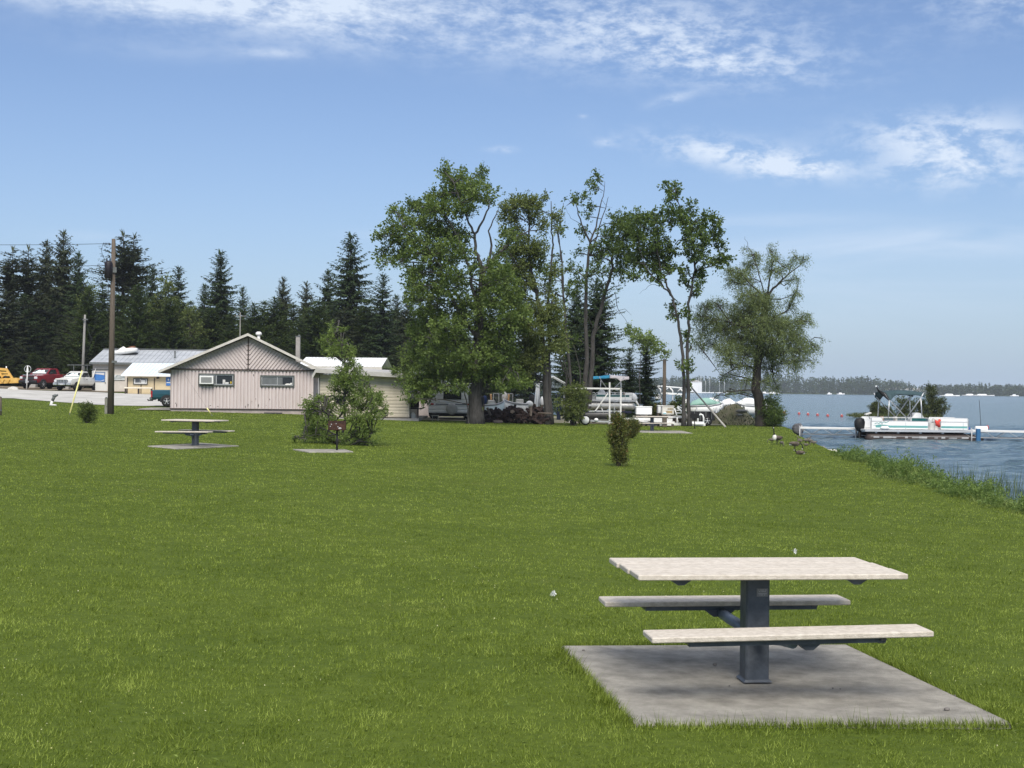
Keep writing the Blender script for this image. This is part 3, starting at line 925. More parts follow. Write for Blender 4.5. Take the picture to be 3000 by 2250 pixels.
for side in (-1, 1):
    poly = [(xl, zb2), (xm - .05, zb2), (xm - .05, zp - .02)] if side < 0 else [(xm + .05, zb2), (xr, zb2), (xm + .05, zp - .02)]
    d = Vector((0.62, -0.78)) if side < 0 else Vector((0.62, 0.78))
    nrm = Vector((-d.y, d.x))
    for k in range(-60, 60):
        p = Vector((0, zb2)) + nrm * (0.185 * k)
        s = clipline(p, d, poly)
        if s:
            (ax, az_), (bx, bz_) = s
            hw = nrm * 0.064
            g_.add([(ax - hw.x, .02, az_ - hw.y), (bx - hw.x, .02, bz_ - hw.y), (bx + hw.x, .02, bz_ + hw.y), (ax + hw.x, .02, az_ + hw.y),
                    (ax - hw.x * .75, -.05, az_ - hw.y * .75), (bx - hw.x * .75, -.05, bz_ - hw.y * .75), (bx + hw.x * .75, -.05, bz_ + hw.y * .75), (ax + hw.x * .75, -.05, az_ + hw.y * .75)],
                   [(4, 5, 6, 7), (0, 1, 5, 4), (2, 3, 7, 6), (1, 2, 6, 5), (3, 0, 4, 7)])
g_.build('gable', PINK, house)
t_ = MB(); t_.box(((xl + xr) / 2, -.06, zb2 - .03), (xr - xl + .05, .03, .07)); t_.box((xm, -.075, (zb2 + zp) / 2), (.07, .03, zp - zb2 - .1)); t_.box(((xl + xr) / 2, -.02, zs - .03), (xr - xl + .04, .05, .05))
t_.build('belt_trim', BROWN, house)
# roof
el_ = P(466, 1089, HY - .6); er_ = P(948, 1090, HY - .6)
sl_l = (P(728, 981, HY).z - gz_h - (el_.z - gz_h)) / (pk.x - el_.x)
ridge = pk.z - gz_h + .06
rl = MB()
exl, ezl = el_.x - pk.x, el_.z - gz_h
exr, ezr = er_.x - pk.x, er_.z - gz_h
for ex, ez in ((exl, ezl), (exr, ezr)):
    rl.add([(0, -.6, ridge), (ex, -.6, ez), (ex, HL + .4, ez), (0, HL + .4, ridge), (0, -.6, ridge + .05), (ex, -.6, ez + .05), (ex, HL + .4, ez + .05), (0, HL + .4, ridge + .05)],
           [(0, 1, 2, 3), (4, 7, 6, 5), (1, 5, 6, 2), (0, 4, 5, 1), (2, 6, 7, 3)])
roof = rl.build('roof', SHINGLE, house)
fs = MB()
for ex, ez in ((exl, ezl), (exr, ezr)):
    sg = -1 if ex < 0 else 1
    fs.add([(0, -.63, ridge + .065), (ex, -.63, ez + .065), (ex, -.63, ez - .10), (0, -.63, ridge - .10), (0, -.605, ridge + .065), (ex, -.605, ez + .065), (ex, -.605, ez - .10), (0, -.605, ridge - .10)],
           [(0, 1, 2, 3), (4, 7, 6, 5), (0, 4, 5, 1), (3, 2, 6, 7), (1, 5, 6, 2)])
    fs.box((ex + .012 * sg, HL / 2, ez - .01), (.022, HL + .9, .15))
fs.build('fascia', FASCIA, roof)
uf = MB()
for ex, ez in ((exl, ezl), (exr, ezr)):
    uf.add([(0, -.604, ridge - .02), (ex * .995, -.604, ez - .02), (ex * .995, -.012, ez - .02), (0, -.012, ridge - .02)], [(0, 1, 2, 3)])
    uf.add([(ex * .995, -.01, ez - .03), (xl - .01 if ex < 0 else xr + .01, -.01, zb2 - .02 + .1), (xl - .01 if ex < 0 else xr + .01, HL, zb2 + .08), (ex * .995, HL, ez - .03)], [(0, 1, 2, 3)])
uf.build('soffit', SOFFIT, roof)
v = MB(); a = P(774, 1003, HY + 3) - Vector((pk.x, HY, gz_h)); b = P(773, 981, HY + 3) - Vector((pk.x, HY, gz_h))
v.tube([(a.x, 3, a.z - .5), (a.x, 3, b.z)], .09, 10); v.lathe((a.x, 3, b.z), (0, 0, 1), [(.09, -.05), (.2, 0), (.2, .12), (.1, .2)], 10); v.build('roof_vent', WHITEP, roof)


def slider(parent, x0, z0, x1, z1, y, ac=False, litter=()):
    """aluminium sliding window in a wide dark frame"""
    f = MB(); th = .085
    f.box(((x0 + x1) / 2, y - .03, z1 - th / 2), (x1 - x0, .09, th)); f.box(((x0 + x1) / 2, y - .03, z0 + th / 2), (x1 - x0, .09, th))
    f.box((x0 + th / 2, y - .03, (z0 + z1) / 2), (th, .09, z1 - z0 - 2 * th)); f.box((x1 - th / 2, y - .03, (z0 + z1) / 2), (th, .09, z1 - z0 - 2 * th))
    w_ = f.build('window', GREYTRIM, parent)
    xi0, xi1, zi0, zi1 = x0 + th, x1 - th, z0 + th, z1 - th; xm_ = (xi0 + xi1) / 2
    p = MB(); p.box(((xi0 + xi1) / 2, y - .004, (zi0 + zi1) / 2), (xi1 - xi0, .012, zi1 - zi0)); p.build('pane', GLASS, w_)
    q = MB(); q.box(((xi0 + xm_) / 2, y - .016, (zi0 + zi1) / 2), (xm_ - xi0 - .05, .008, zi1 - zi0 - .07)); q.build('dusty_pane', GLASS_G, w_)
    s = MB(); k = .032
    for xx in (xi0 + k / 2, xm_, xi1 - k / 2): s.box((xx, y - .024, (zi0 + zi1) / 2), (k, .03, zi1 - zi0))
    s.box(((xi0 + xi1) / 2, y - .024, zi0 + k / 2), (xi1 - xi0, .031, k)); s.box(((xi0 + xi1) / 2, y - .024, zi1 - k / 2), (xi1 - xi0, .031, k)); s.build('sash', ALU, w_)
    return w_, xi0, xi1, zi0, zi1


def hp(px, py):
    p = P(px, py, HY); return p.x - pk.x, p.z - gz_h


(wx0, wz1), (wx1, wz0) = hp(585, 1094), hp(687, 1131)
w1, xi0, xi1, zi0, zi1 = slider(house, wx0, wz0, wx1, wz1, -.005)
a = MB(); aw = (xi1 - xi0) * .42; a.rbox((xi0 + aw / 2, -.17, zi0 + (zi1 - zi0) * .46), (aw, .36, (zi1 - zi0) * .86), .02)
ac = a.build('air_conditioner', ACW, w1)
a = MB(); a.box((xi0 + aw / 2, -.353, zi0 + (zi1 - zi0) * .46), (aw * .78, .01, (zi1 - zi0) * .58)); a.build('grille', ACG, ac)
a = MB(); a.rbox((xi0 + (xi1 - xi0) * .73, -.03, zi0 + .17), (.16, .02, .28), .01); a.rbox((xi0 + (xi1 - xi0) * .80, -.03, zi0 + .09), (.3, .02, .12), .02); a.build('paper_on_sill', mat('faded_paper', (.55, .55, .55), rough=.8), w1)
a = MB(); a.sphere((xi1 - .12, -.035, zi0 + .12), (.06, .02, .09), 8, 6); a.build('yellow_toy', mat('toy_yellow', (.45, .33, .05), rough=.7), w1)
(wx0, wz1), (wx1, wz0) = hp(762, 1099), hp(861, 1133)
w2, xi0, xi1, zi0, zi1 = slider(house, wx0, wz0, wx1, wz1, -.005)
a = MB(); a.sphere((xi1 - .32, -.035, zi0 + .05), (.2, .02, .06), 10, 6); a.sphere((xi1 - .12, -.035, zi0 + .09), (.07, .02, .07), 10, 6); a.build('white_clutter', WHITEP, w2)
a = MB(); a.box(((xi0 + xi1) / 2 + .18, -.03, (zi0 + zi1) / 2), (.3, .008, zi1 - zi0 - .1)); a.build('dusty_pane', GLASS_G, w2)
st_ = MB()     # rotten spots in the boards
for px, py, ww, hh in ((743, 1099, .05, .2), (527, 1128, .03, .06), (522, 1187, .05, .28), (519, 1181, .05, .1), (618, 1188, .1, .05), (640, 1191, .1, .04), (719, 1192, .05, .18), (727, 1186, .05, .1), (757, 1188, .05, .16), (749, 1169, .03, .12), (738, 1176, .03, .08), (789, 1170, .05, .14), (779, 1188, .03, .08), (820, 1193, .04, .05), (600, 1150, .02, .3)):
    x, z = hp(px, py)
    n = 9; r = [(math.cos(2 * PI * i / n) * ww * .5 * rng.uniform(.5, 1.2), math.sin(2 * PI * i / n) * hh * .5 * rng.uniform(.6, 1.2)) for i in range(n)]
    st_ = MB(); st_.prism([(x + c, z + s) for c, s in r], 'y', -.004, .03); st_.build('rot_spot', STAIN, wall)
a = MB(); x, z = hp(800, 1209); a.box((x, -.3, z - .05), (1.1, .5, .12)); a.build('well_cover', mat('dark_cover', (.05, .05, .05), rough=.9), house)

# ------------------------------------------------------------------ tan log-sided annex
AY = 78.0
a0 = P(937, 1221, AY); a1 = P(1199, 1225, AY)
gza = gz(a0.x, AY)
annex = thing('log_sided_shed', (a0.x, AY, gza), 'tan log-sided flat shed beside the pink house', 'shed')
W_ = a1.x - a0.x; zt0 = P(937, 1098, AY).z - gza; ztr = P(1220, 1112, AY).z - gza
zb_a = P(1100, 1222, AY).z - gza
mb = MB(); mb.box((W_ / 2 + .25, 4, (zb_a - .4) / 2 - .1), (W_ + .6, 8.4, zb_a + .5)); mb.build('concrete_base', mat('base_concrete', (.27, .26, .24), (.36, .345, .32), scale=2, rough=.9), annex)
lw = MB(); nl = 13
hh = (zt0 - zb_a) / nl
for i in range(nl):
    z0 = zb_a + i * hh; wob = 0.02
    xs_l = np.linspace(0, W_, 14); rows = []
    for yy, zz in ((-.045, .01), (-.055, .2), (-.062, .55), (-.055, .9), (-.045, .99)):
        rows.append([(x, yy, z0 + zz * hh + .012 * math.sin(x * 2.1 + i) * (1 if 0 < i < nl - 1 else 0)) for x in xs_l])
    k = len(xs_l); vs = [p for r in rows for p in r]
    lw.add(vs, [(r * k + c, r * k + c + 1, (r + 1) * k + c + 1, (r + 1) * k + c) for r in range(4) for c in range(k - 1)], True)
lw.box((W_ / 2, 3.98, (zb_a + zt0) / 2), (W_, 7.9, zt0 - zb_a))
lw.build('wall', MTAN, annex)
rf = MB()
zL = P(940, 1086, AY).z - gza; zR = P(1215, 1103, AY).z - gza
rf.add([(-.15, -.7, zL), (W_ + .4, -.7, zR), (W_ + .4, 8.3, zR + .25), (-.15, 8.3, zL + .25), (-.15, -.7, zL + .10), (W_ + .4, -.7, zR + .10), (W_ + .4, 8.3, zR + .35), (-.15, 8.3, zL + .35)],
       [(0, 3, 2, 1), (4, 5, 6, 7), (1, 2, 6, 5), (2, 3, 7, 6), (3, 0, 4, 7)])
e = P(914, 1106, AY - .7)
ex, ez = e.x - a0.x, e.z - gza
rf.add([(-.15, -.7, zL), (ex, -.7, ez), (ex, 3, ez), (-.15, 3, zL), (-.15, -.7, zL + .1), (ex, -.7, ez + .1), (ex, 3, ez + .1), (-.15, 3, zL + .1)],
       [(0, 3, 2, 1), (4, 5, 6, 7), (2, 3, 7, 6), (1, 2, 6, 5)])
arf = rf.build('roof', FASCIA, annex)
fa = MB()
fa.add([(-.15, -.73, zL - .12), (W_ + .4, -.73, zR - .12), (W_ + .4, -.73, zR + .12), (-.15, -.73, zL + .12), (-.15, -.702, zL - .12), (W_ + .4, -.702, zR - .12), (W_ + .4, -.702, zR + .12), (-.15, -.702, zL + .12)], [(0, 1, 2, 3), (4, 7, 6, 5), (3, 2, 6, 7), (0, 4, 5, 1)])
fa.add([(-.15, -.73, zL - .12), (-.15, -.73, zL + .12), (ex, -.73, ez + .12), (ex, -.73, ez - .12), (-.15, -.702, zL - .12), (-.15, -.702, zL + .12), (ex, -.702, ez + .12), (ex, -.702, ez - .12)], [(0, 1, 2, 3), (1, 5, 6, 2), (2, 6, 7, 3)])
fa.build('fascia', mat('grey_fascia', (.36, .35, .33), (.44, .43, .41), scale=3, rough=.6), arf)
mb = MB(); mb.box((-.04, -.02, (zb_a + zt0) / 2), (.07, .1, zt0 - zb_a)); mb.build('corner_board', mat('weathered_board', (.20, .19, .18), rough=.9), annex)

# low pink outbuilding glimpsed between the tan shed and the trailer
p0, p1 = P(1196, 1150, 89), P(1262, 1206, 89); g0_ = gz(p0.x, 89)
t = thing('outbuilding', (p0.x, 89, g0_), 'low pinkish outbuilding glimpsed between the tan shed and the travel trailer', 'shed')
w_, h_ = p1.x - p0.x, p0.z - g0_
mb = MB(); mb.box((w_ / 2, 1.5, h_ / 2), (w_, 3, h_)); mb.build('wall', PINK, t)
mb = MB(); mb.box((w_ / 2, 1.5, h_ + .05), (w_ + .3, 3.3, .1)); mb.build('roof', FASCIA, t)
# ------------------------------------------------------------------ white roofed building behind
BY = 112.0
q0 = P(872, 1100, BY); q1 = P(1120, 1100, BY); gzb = gz(q0.x, BY)
wb = thing('white_roofed_building', (q0.x, BY, gzb), 'long building with a bright white metal roof behind the pink house', 'building')
zt = P(930, 1043, BY).z - gzb; ze = P(930, 1073, BY).z - gzb; ln = q1.x - q0.x
mb = MB(); mb.box((ln / 2, 4.5, (ze - .3) / 2), (ln, 8.4, ze - .3)); mb.build('wall', mat('pale_grey_wall', (.42, .42, .42), rough=.7), wb)
mb = MB()
n = int(ln / .3)
for sgn in (0, 1):
    y0 = -.4 if sgn == 0 else 9.4
    for i in range(n):
        x0 = i * ln / n; x1 = (i + 1) * ln / n; xa = x1 - .05
        mb.add([(x0, y0, ze), (xa, y0, ze), (xa, 4.5, zt), (x0, 4.5, zt), (x1, y0, ze + .02), (x1, 4.5, zt + .02)], [(0, 1, 2, 3), (1, 4, 5, 2)])
wr = mb.build('roof', mat('white_metal_roof', (.80, .81, .80), (.74, .75, .73), scale=1.2, rough=.4), wb)
mb = MB(); mb.box((ln / 2, -.42, ze - .12), (ln, .03, .24)); mb.build('fascia', FASCIA, wr)
# square chimney post and antenna behind the pink house
c0 = P(873, 1046, 105); c1 = P(873, 986, 105)
t = thing('chimney', (c0.x, 105, c0.z - 3.2), 'square grey chimney standing behind the right slope of the pink gable', 'chimney')
h = c1.z - c0.z + 3.2
mb = MB(); mb.rbox((0, 0, h / 2), (.32, .32, h), .02); mb.build('shaft', mat('weathered_grey_brick', (.25, .24, .22), (.35, .33, .31), scale=4, rough=.9, bump=.3), t)
mb = MB(); mb.rbox((0, 0, h), (.38, .38, .08), .02); mb.rbox((.08, 0, h + .08), (.14, .2, .12), .02); mb.build('cap', DSTEEL, t)
c0 = P(703, 1000, 108); c1 = P(705, 915, 108)
t = thing('tv_antenna', (c0.x, 108, c0.z - 4.5), 'thin antenna mast against the dark spruces behind the pink gable', 'antenna')
mb = MB(); mb.tube([(0, 0, 0), (0, 0, c1.z - c0.z + 4.5)], .035, 6); mb.build('mast', GREYWOOD, t)
mb = MB(); zz = c1.z - c0.z + 4.2
mb.box((0, 0, zz), (.9, .04, .04))
for k in range(6): mb.box((-.4 + .16 * k, 0, zz + .02), (.025, .9 - .08 * k, .025))
mb.build('array', GREYWOOD, t)

# ------------------------------------------------------------------ grey roofed shop with lean-to
SY = 128.0
s0 = P(271, 1150, SY); s1 = P(640, 1150, SY)
gzs = gz(s0.x + 4, SY)
shop = thing('boat_shop', (s0.x, SY, gzs), 'cream shop with a long grey metal roof and a poster on its door', 'shop')
sl = s1.x - s0.x
ze = P(300, 1062, SY).z - gzs; zt = P(400, 1024, SY + 4).z - gzs
CREAM = mat('cream_wall', (.48, .435, .39), (.56, .52, .47), scale=1.2, rough=.8)
GREYROOF = mat('grey_metal_roof', (.30, .32, .345), (.46, .48, .50), scale=.8, rough=.45, metal=.15, stretch=(.5, 2, 1), detail=9)
mb = MB(); mb.box((sl / 2, 4, ze / 2 - .3), (sl, 8, ze + .6)); mb.build('wall', CREAM, shop)
mb = MB()
for y0 in (-.5, 8.5):
    xl0 = -.18; n = int(sl / .45)
    for i in range(n):
        x0 = xl0 + i * sl / n; x1 = xl0 + (i + 1) * sl / n; xa = x1 - .06
        mb.add([(x0, y0, ze), (xa, y0, ze), (xa, 4, zt), (x0, 4, zt), (x1, y0, ze + .018), (x1, 4, zt + .018)], [(0, 1, 2, 3), (1, 4, 5, 2)])
srf = mb.build('roof', GREYROOF, shop)
mb = MB(); mb.box((sl / 2 - .18, -.52, ze - .08), (sl, .03, .2)); mb.box((sl / 2 - .18, 4, zt + .05), (sl, .35, .06)); mb.build('trim', DSTEEL, srf)
mb = MB(); mb.add([(0.01, 0, ze), (0.01, 8, ze), (0.01, 4, zt - .02)], [(0, 2, 1)]); mb.build('gable', CREAM, shop)
mb = MB(); x, z = P(511, 1050, SY + 1).x - s0.x, P(511, 1032, SY + 1).z - gzs; mb.tube([(x, 1.2, z - 1.2), (x, 1.2, z + .15)], .09, 8); mb.build('stove_pipe', DSTEEL, srf)


def sp(px, py, Y=SY): p = P(px, py, Y); return p.x - s0.x, p.z - gzs


d0, d1 = sp(272, 1088), sp(312, 1149)
mb = MB(); mb.box(((d0[0] + d1[0]) / 2, -.02, (d0[1] + d1[1]) / 2 - .05), (d1[0] - d0[0] + .12, .06, d0[1] - d1[1] + .2)); dr = mb.build('door', mat('door_grey_white', (.60, .60, .58), rough=.5), shop)
p0, p1 = sp(277, 1091), sp(307, 1118)
BLUEP = mat('poster_blue', (.035, .14, .42), (.06, .20, .50), scale=3, rough=.5)
mb = MB(); mb.box(((p0[0] + p1[0]) / 2, -.06, (p0[1] + p1[1]) / 2), (p1[0] - p0[0], .02, p0[1] - p1[1])); po = mb.build('poster', BLUEP, dr)
w_p, h_p = p1[0] - p0[0], p0[1] - p1[1]
mb = MB()
mb.prism([(p0[0] + .03, p0[1] - .03), (p1[0] - .03, p0[1] - .03), (p1[0] - .03, p0[1] - h_p * .30), (p0[0] + w_p * .45, p0[1] - h_p * .22), (p0[0] + .03, p0[1] - h_p * .18)], 'y', -.078, -.071)
mb.prism([(p0[0] + .03, p1[1] + h_p * .10), (p0[0] + w_p * .6, p1[1] + h_p * .07), (p1[0] - .02, p1[1] + h_p * .22), (p1[0] - .02, p1[1] + h_p * .15), (p0[0] + w_p * .6, p1[1] + .02), (p0[0] + .03, p1[1] + .04)], 'y', -.078, -.071)
mb.build('poster_print', mat('poster_pale', (.55, .55, .55), rough=.6), po)
mb = MB(); mb.box(((p0[0] + p1[0]) / 2, -.055, p0[1] + .03), (w_p + .1, .03, .05)); mb.box(((p0[0] + p1[0]) / 2, -.055, p1[1] - .03), (w_p + .1, .03, .05))
for sx_ in (p0[0] - .03, p1[0] + .03): mb.box((sx_, -.0555, (p0[1] + p1[1]) / 2), (.045, .0305, h_p + .11))
mb.build('poster_frame', DSTEEL, po)
mb = MB(); mb.sphere((d1[0] - .1, -.09, (d0[1] + d1[1]) / 2 - .1), .05, 8, 6); mb.build('handle', BROWN, dr)
mb = MB(); mb.box(((d0[0] + d1[0]) / 2, -.05, d0[1] + .18), (d1[0] - d0[0] + .35, .06, .08)); mb.build('lintel', DSTEEL, dr)
# wall sign: grey and white banner with a dark swoosh
b0, b1 = sp(327, 1098), sp(366, 1114)
mb = MB(); mb.prism([(b0[0], b1[1]), (b0[0] + .3, b0[1]), (b1[0], b0[1]), (b1[0], b1[1])], 'y', -.06, -.02); sg = mb.build('sign', mat('sign_pale', (.55, .57, .57), rough=.5), shop)
mb = MB(); w_s = b1[0] - b0[0]; h_s = b0[1] - b1[1]
mb.prism([(b0[0] + .1, b0[1] - .02), (b0[0] + w_s * .22, b1[1] + h_s * .45), (b0[0] + w_s * .42, b0[1] - .02), (b1[0], b0[1] - .02), (b1[0], b1[1] + h_s * .4), (b0[0] + w_s * .5, b1[1] + h_s * .3), (b0[0] + w_s * .22, b1[1] + h_s * .2)], 'y', -.075, -.062)
mb.prism([(b0[0], b1[1]), (b1[0], b1[1]), (b1[0], b1[1] + h_s * .1), (b0[0] + .05, b1[1] + h_s * .1)], 'y', -.075, -.062)
mb.build('sign_print', mat('sign_grey', (.17, .20, .20), (.42, .45, .45), scale=4, rough=.6), sg)

LY = 121.5
l0 = P(372, 1162, LY); l1 = P(640, 1166, LY); gzl = gz(l0.x + 4, LY)
lean = thing('lean_to_office', (l0.x, LY, gzl), 'yellow lean-to office with a pale blue metal roof in front of the shop', 'office')
ll = l1.x - l0.x


def lp_(px, py): p = P(px, py, LY); return p.x - l0.x, p.z - gzl


ze = lp_(420, 1100)[1]; zt = P(420, 1063, SY - .6).z - gzl
YCREAM = mat('yellow_cream_wall', (.52, .42, .26), (.60, .50, .33), scale=1.5, rough=.8)
mb = MB(); mb.box((ll / 2, 2.9, ze / 2 - .3), (ll, 5.8, ze + .6)); mb.build('wall', YCREAM, lean)
BLUEROOF = mat('pale_blue_metal_roof', (.62, .70, .76), (.70, .77, .82), scale=.8, rough=.4)
mb = MB(); xs0 = lp_(359, 1099)[0]; n = 26
xt0 = P(389, 1062, SY - .6).x - l0.x
for i in range(n):
    f0, f1 = i / n, (i + 1) / n
    xa, xb = xs0 + (ll - xs0) * f0, xs0 + (ll - xs0) * f1
    ta, tb = xt0 + (ll - xt0) * f0, xt0 + (ll - xt0) * f1
    mb.add([(xa, -.55, ze), (xb - .05, -.55, ze), (tb - .05, 5.9, zt), (ta, 5.9, zt), (xb, -.55, ze + .018), (tb, 5.9, zt + .018)], [(0, 1, 2, 3), (1, 4, 5, 2)])
lr = mb.build('roof', BLUEROOF, lean)
mb = MB(); mb.box((ll / 2 + xs0 / 2, -.56, ze - .03), (ll - xs0, .03, .1)); mb.build('eave_trim', WHITEP, lr)
for px in (372, 412, 451):
    x = lp_(px, 1130)[0]; mb = MB(); mb.box((x + .04, -.02, ze / 2 - .1), (.07, .06, ze - .2)); mb.build('batten', BROWN, lean)
a, b = lp_(391, 1108), lp_(433, 1127)
fr = MB(); th = .07
fr.box(((a[0] + b[0]) / 2, -.05, a[1] - th / 2), (b[0] - a[0], .08, th)); fr.box(((a[0] + b[0]) / 2, -.05, b[1] + th / 2), (b[0] - a[0], .08, th))
fr.box((a[0] + th / 2, -.05, (a[1] + b[1]) / 2), (th, .08, a[1] - b[1] - 2 * th)); fr.box((b[0] - th / 2, -.05, (a[1] + b[1]) / 2), (th, .08, a[1] - b[1] - 2 * th))
wn = fr.build('window', GREYTRIM, lean)
mb = MB(); mb.box(((a[0] + b[0]) / 2, -.02, (a[1] + b[1]) / 2), (b[0] - a[0] - .1, .02, a[1] - b[1] - .1)); mb.build('pane', mat('grey_glass', (.14, .15, .16), rough=.2), wn)
mb = MB()
for x in (a[0] + .12, (a[0] + b[0]) / 2, b[0] - .12): mb.box((x, -.045, (a[1] + b[1]) / 2), (.1, .03, a[1] - b[1] - .15))
mb.box(((a[0] + b[0]) / 2, -.045, b[1] + .12), (b[0] - a[0] - .15, .031, .1)); mb.build('sash', WHITEP, wn)
mb = MB(); mb.box((b[0] - .45, -.05, b[1] + .28), (.42, .02, .28)); mb.build('paper', WHITEP, wn)
mb = MB(); x, z = lp_(463, 1107); mb.sphere((x, -.1, z), (.14, .12, .1), 8, 6); mb.build('wall_lamp', BROWN, lean)
a, b = lp_(487, 1105), lp_(507, 1130)
mb = MB(); mb.box(((a[0] + b[0]) / 2, -.03, (a[1] + b[1]) / 2), (b[0] - a[0], .04, a[1] - b[1])); po = mb.build('poster', BLUEP, lean)
mb = MB()
for k in range(3): mb.sphere((a[0] + .2 + .2 * k, -.06, a[1] - .22 - .03 * k), (.07, .01, .09), 8, 6)
mb.box(((a[0] + b[0]) / 2, -.055, (a[1] + b[1]) / 2 - .1), (b[0] - a[0] - .1, .012, .09)); mb.build('poster_print', WHITEP, po)
a, b = lp_(373, 1143), lp_(455, 1147)
t = thing('plank_bench', (l0.x + (a[0] + b[0]) / 2, LY - .9, gzl), 'long pale plank bench along the yellow lean-to wall', 'bench')
mb = MB(); mb.rbox((0, 0, .58), (b[0] - a[0], .42, .12), .02); mb.build('seat', mat('pale_plank', (.62, .56, .45), (.70, .64, .53), scale=3), t)
for sx in (-.46, 0, .46):
    mb = MB(); mb.box((sx * (b[0] - a[0]), .02, .24), (.08, .36, .56)); mb.build('leg', BROWN, t)

# white personal watercraft lying on the shop roof
jc = P(368, 1036, SY + 2.3)
t = thing('personal_watercraft', jc, 'white personal watercraft with a brown seat lying on the grey shop roof', 'jet ski', rz=R(3), ry=R(-9))
hull = []
for x, w, z0, z1 in ((-1.15, .10, .12, .22), (-.9, .36, .0, .28), (-.4, .52, -.05, .34), (.2, .56, -.07, .38), (.7, .54, -.06, .36), (1.15, .48, -.04, .28)):
    hull.append([Vector((x, -w, z1)), Vector((x, -w * .8, z0 + .1)), Vector((x, -w * .3, z0)), Vector((x, w * .3, z0)), Vector((x, w * .8, z0 + .1)), Vector((x, w, z1)), Vector((x, w * .5, z1 + .10)), Vector((x, -w * .5, z1 + .10))])
mb = MB(); mb.loft(hull); mb.build('hull', WHITEP, t)
mb = MB(); mb.loft([[Vector((x, y * w, z + h * k)) for y, k in ((-1, 0), (-.8, 1), (.8, 1), (1, 0))] for x, w, z, h in ((-.8, .2, .24, .08), (-.45, .26, .28, .26), (-.1, .26, .32, .38), (.15, .24, .34, .14))]); mb.build('cowl', WHITEP, t)
mb = MB(); mb.loft([[Vector((x, y * w, z + h * k)) for y, k in ((-1, 0), (-.7, 1), (.7, 1), (1, 0))] for x, w, z, h in ((0, .18, .34, .16), (.3, .2, .34, .2), (.65, .22, .34, .28), (1.0, .18, .32, .26))]); mb.build('seat', mat('brown_vinyl', (.14, .06, .03), rough=.5), t)
mb = MB(); mb.tube([(-.15, -.36, .70), (-.2, 0, .74), (-.15, .36, .70)], .03, 6); mb.build('handlebar', BLACK, t)
mb = MB(); mb.box((.0, 0, -.12), (2.2, .6, .06)); mb.build('keel_pad', BLACK, t)

# concrete barrier blocks between the parked trucks
BLK = mat('barrier_concrete', (.28, .27, .25), (.36, .35, .33), scale=2, rough=.9)
for i, (pa, lb) in enumerate(((189, 'grey concrete block between the red and white trucks'), (60, 'grey concrete block behind the yellow plough'))):
    p = P(pa, 1128, 131); mb = MB(); mb.rbox((0, 0, .6), (1.0, .7, 1.5), .05); o = mb.build('concrete_block', BLK); o.location = (p.x, 131 + i * 3, gz(p.x, 131) - .1)
    tag(o, lb, 'concrete block')

# round sign on a post (seen edge-on wheel and arrow shape)
p = P(78, 1125, 126)
t = thing('wheel_post', (p.x, 126, gz(p.x, 126)), 'white post carrying a ring at the left of the red truck', 'post')
z = P(81, 1081, 126).z - gz(p.x, 126)
mb = MB(); mb.tube([(0, 0, 0), (.08, 0, z + .3)], .055, 8); mb.build('mast', WHITEP, t)
mb = MB(); mb.tube([(.08 + .3 * math.cos(2 * PI * k / 20), 0, z + .3 * math.sin(2 * PI * k / 20)) for k in range(21)], .025, 6, caps=False); mb.build('ring', ALU, t)
mb = MB(); mb.prism([(-.02, z - .3), (.18, z - .3), (.15, z + .1), (.08, z + .28), (.01, z + .1)], 'y', -.06, -.03); mb.build('arrow_plate', WHITEP, t)
# ------------------------------------------------------------------ trucks and machines
TYRE = mat('tyre_rubber', (.016, .016, .017), rough=.85)
RIM = mat('alloy_rim', (.50, .51, .52), rough=.35, metal=.6)
DPLAST = mat('dark_plastic', (.02, .021, .023), rough=.55)
CHROME = mat('chrome', (.62, .63, .65), rough=.2, metal=.8)
LAMP = mat('lamp_lens', (.55, .57, .58), rough=.15)
REDL = mat('red_lens', (.35, .015, .02), rough=.25)
SHADE = mat('foil_sunshade', (.62, .78, .75), (.78, .86, .84), scale=4, rough=.4)
AUTOGLASS = mat('auto_glass', (.012, .015, .016), rough=.06, spec=.6)


def wheel(parent, x, y, r, w, sgn):
    mb = MB(); mb.lathe((x, y - w / 2 * sgn, r), (0, sgn, 0), [(r * .62, 0), (r * .93, 0), (r, .03), (r, w - .03), (r * .93, w), (r * .62, w)], 20)
    t = mb.build('wheel', TYRE, parent)
    mb = MB(); mb.lathe((x, y + w / 2 * sgn, r), (0, sgn, 0), [(r * .64, -.05), (r * .64, .004), (r * .55, -.015), (r * .2, -.02), (r * .18, .012), (.001, .014)], 20)
    rm = mb.build('rim', RIM, t)
    mb = MB()
    for k in range(5):
        a = 2 * PI * k / 5 + .3; c, s = math.cos(a), math.sin(a)
        mb.box((x + c * r * .37, y + (w / 2 - .005) * sgn, r + s * r * .37), (.05, .02, r * .36), rot=(0, -(a - PI / 2), 0))
    mb.build('tyre_spokes', RIM, t)
    return t


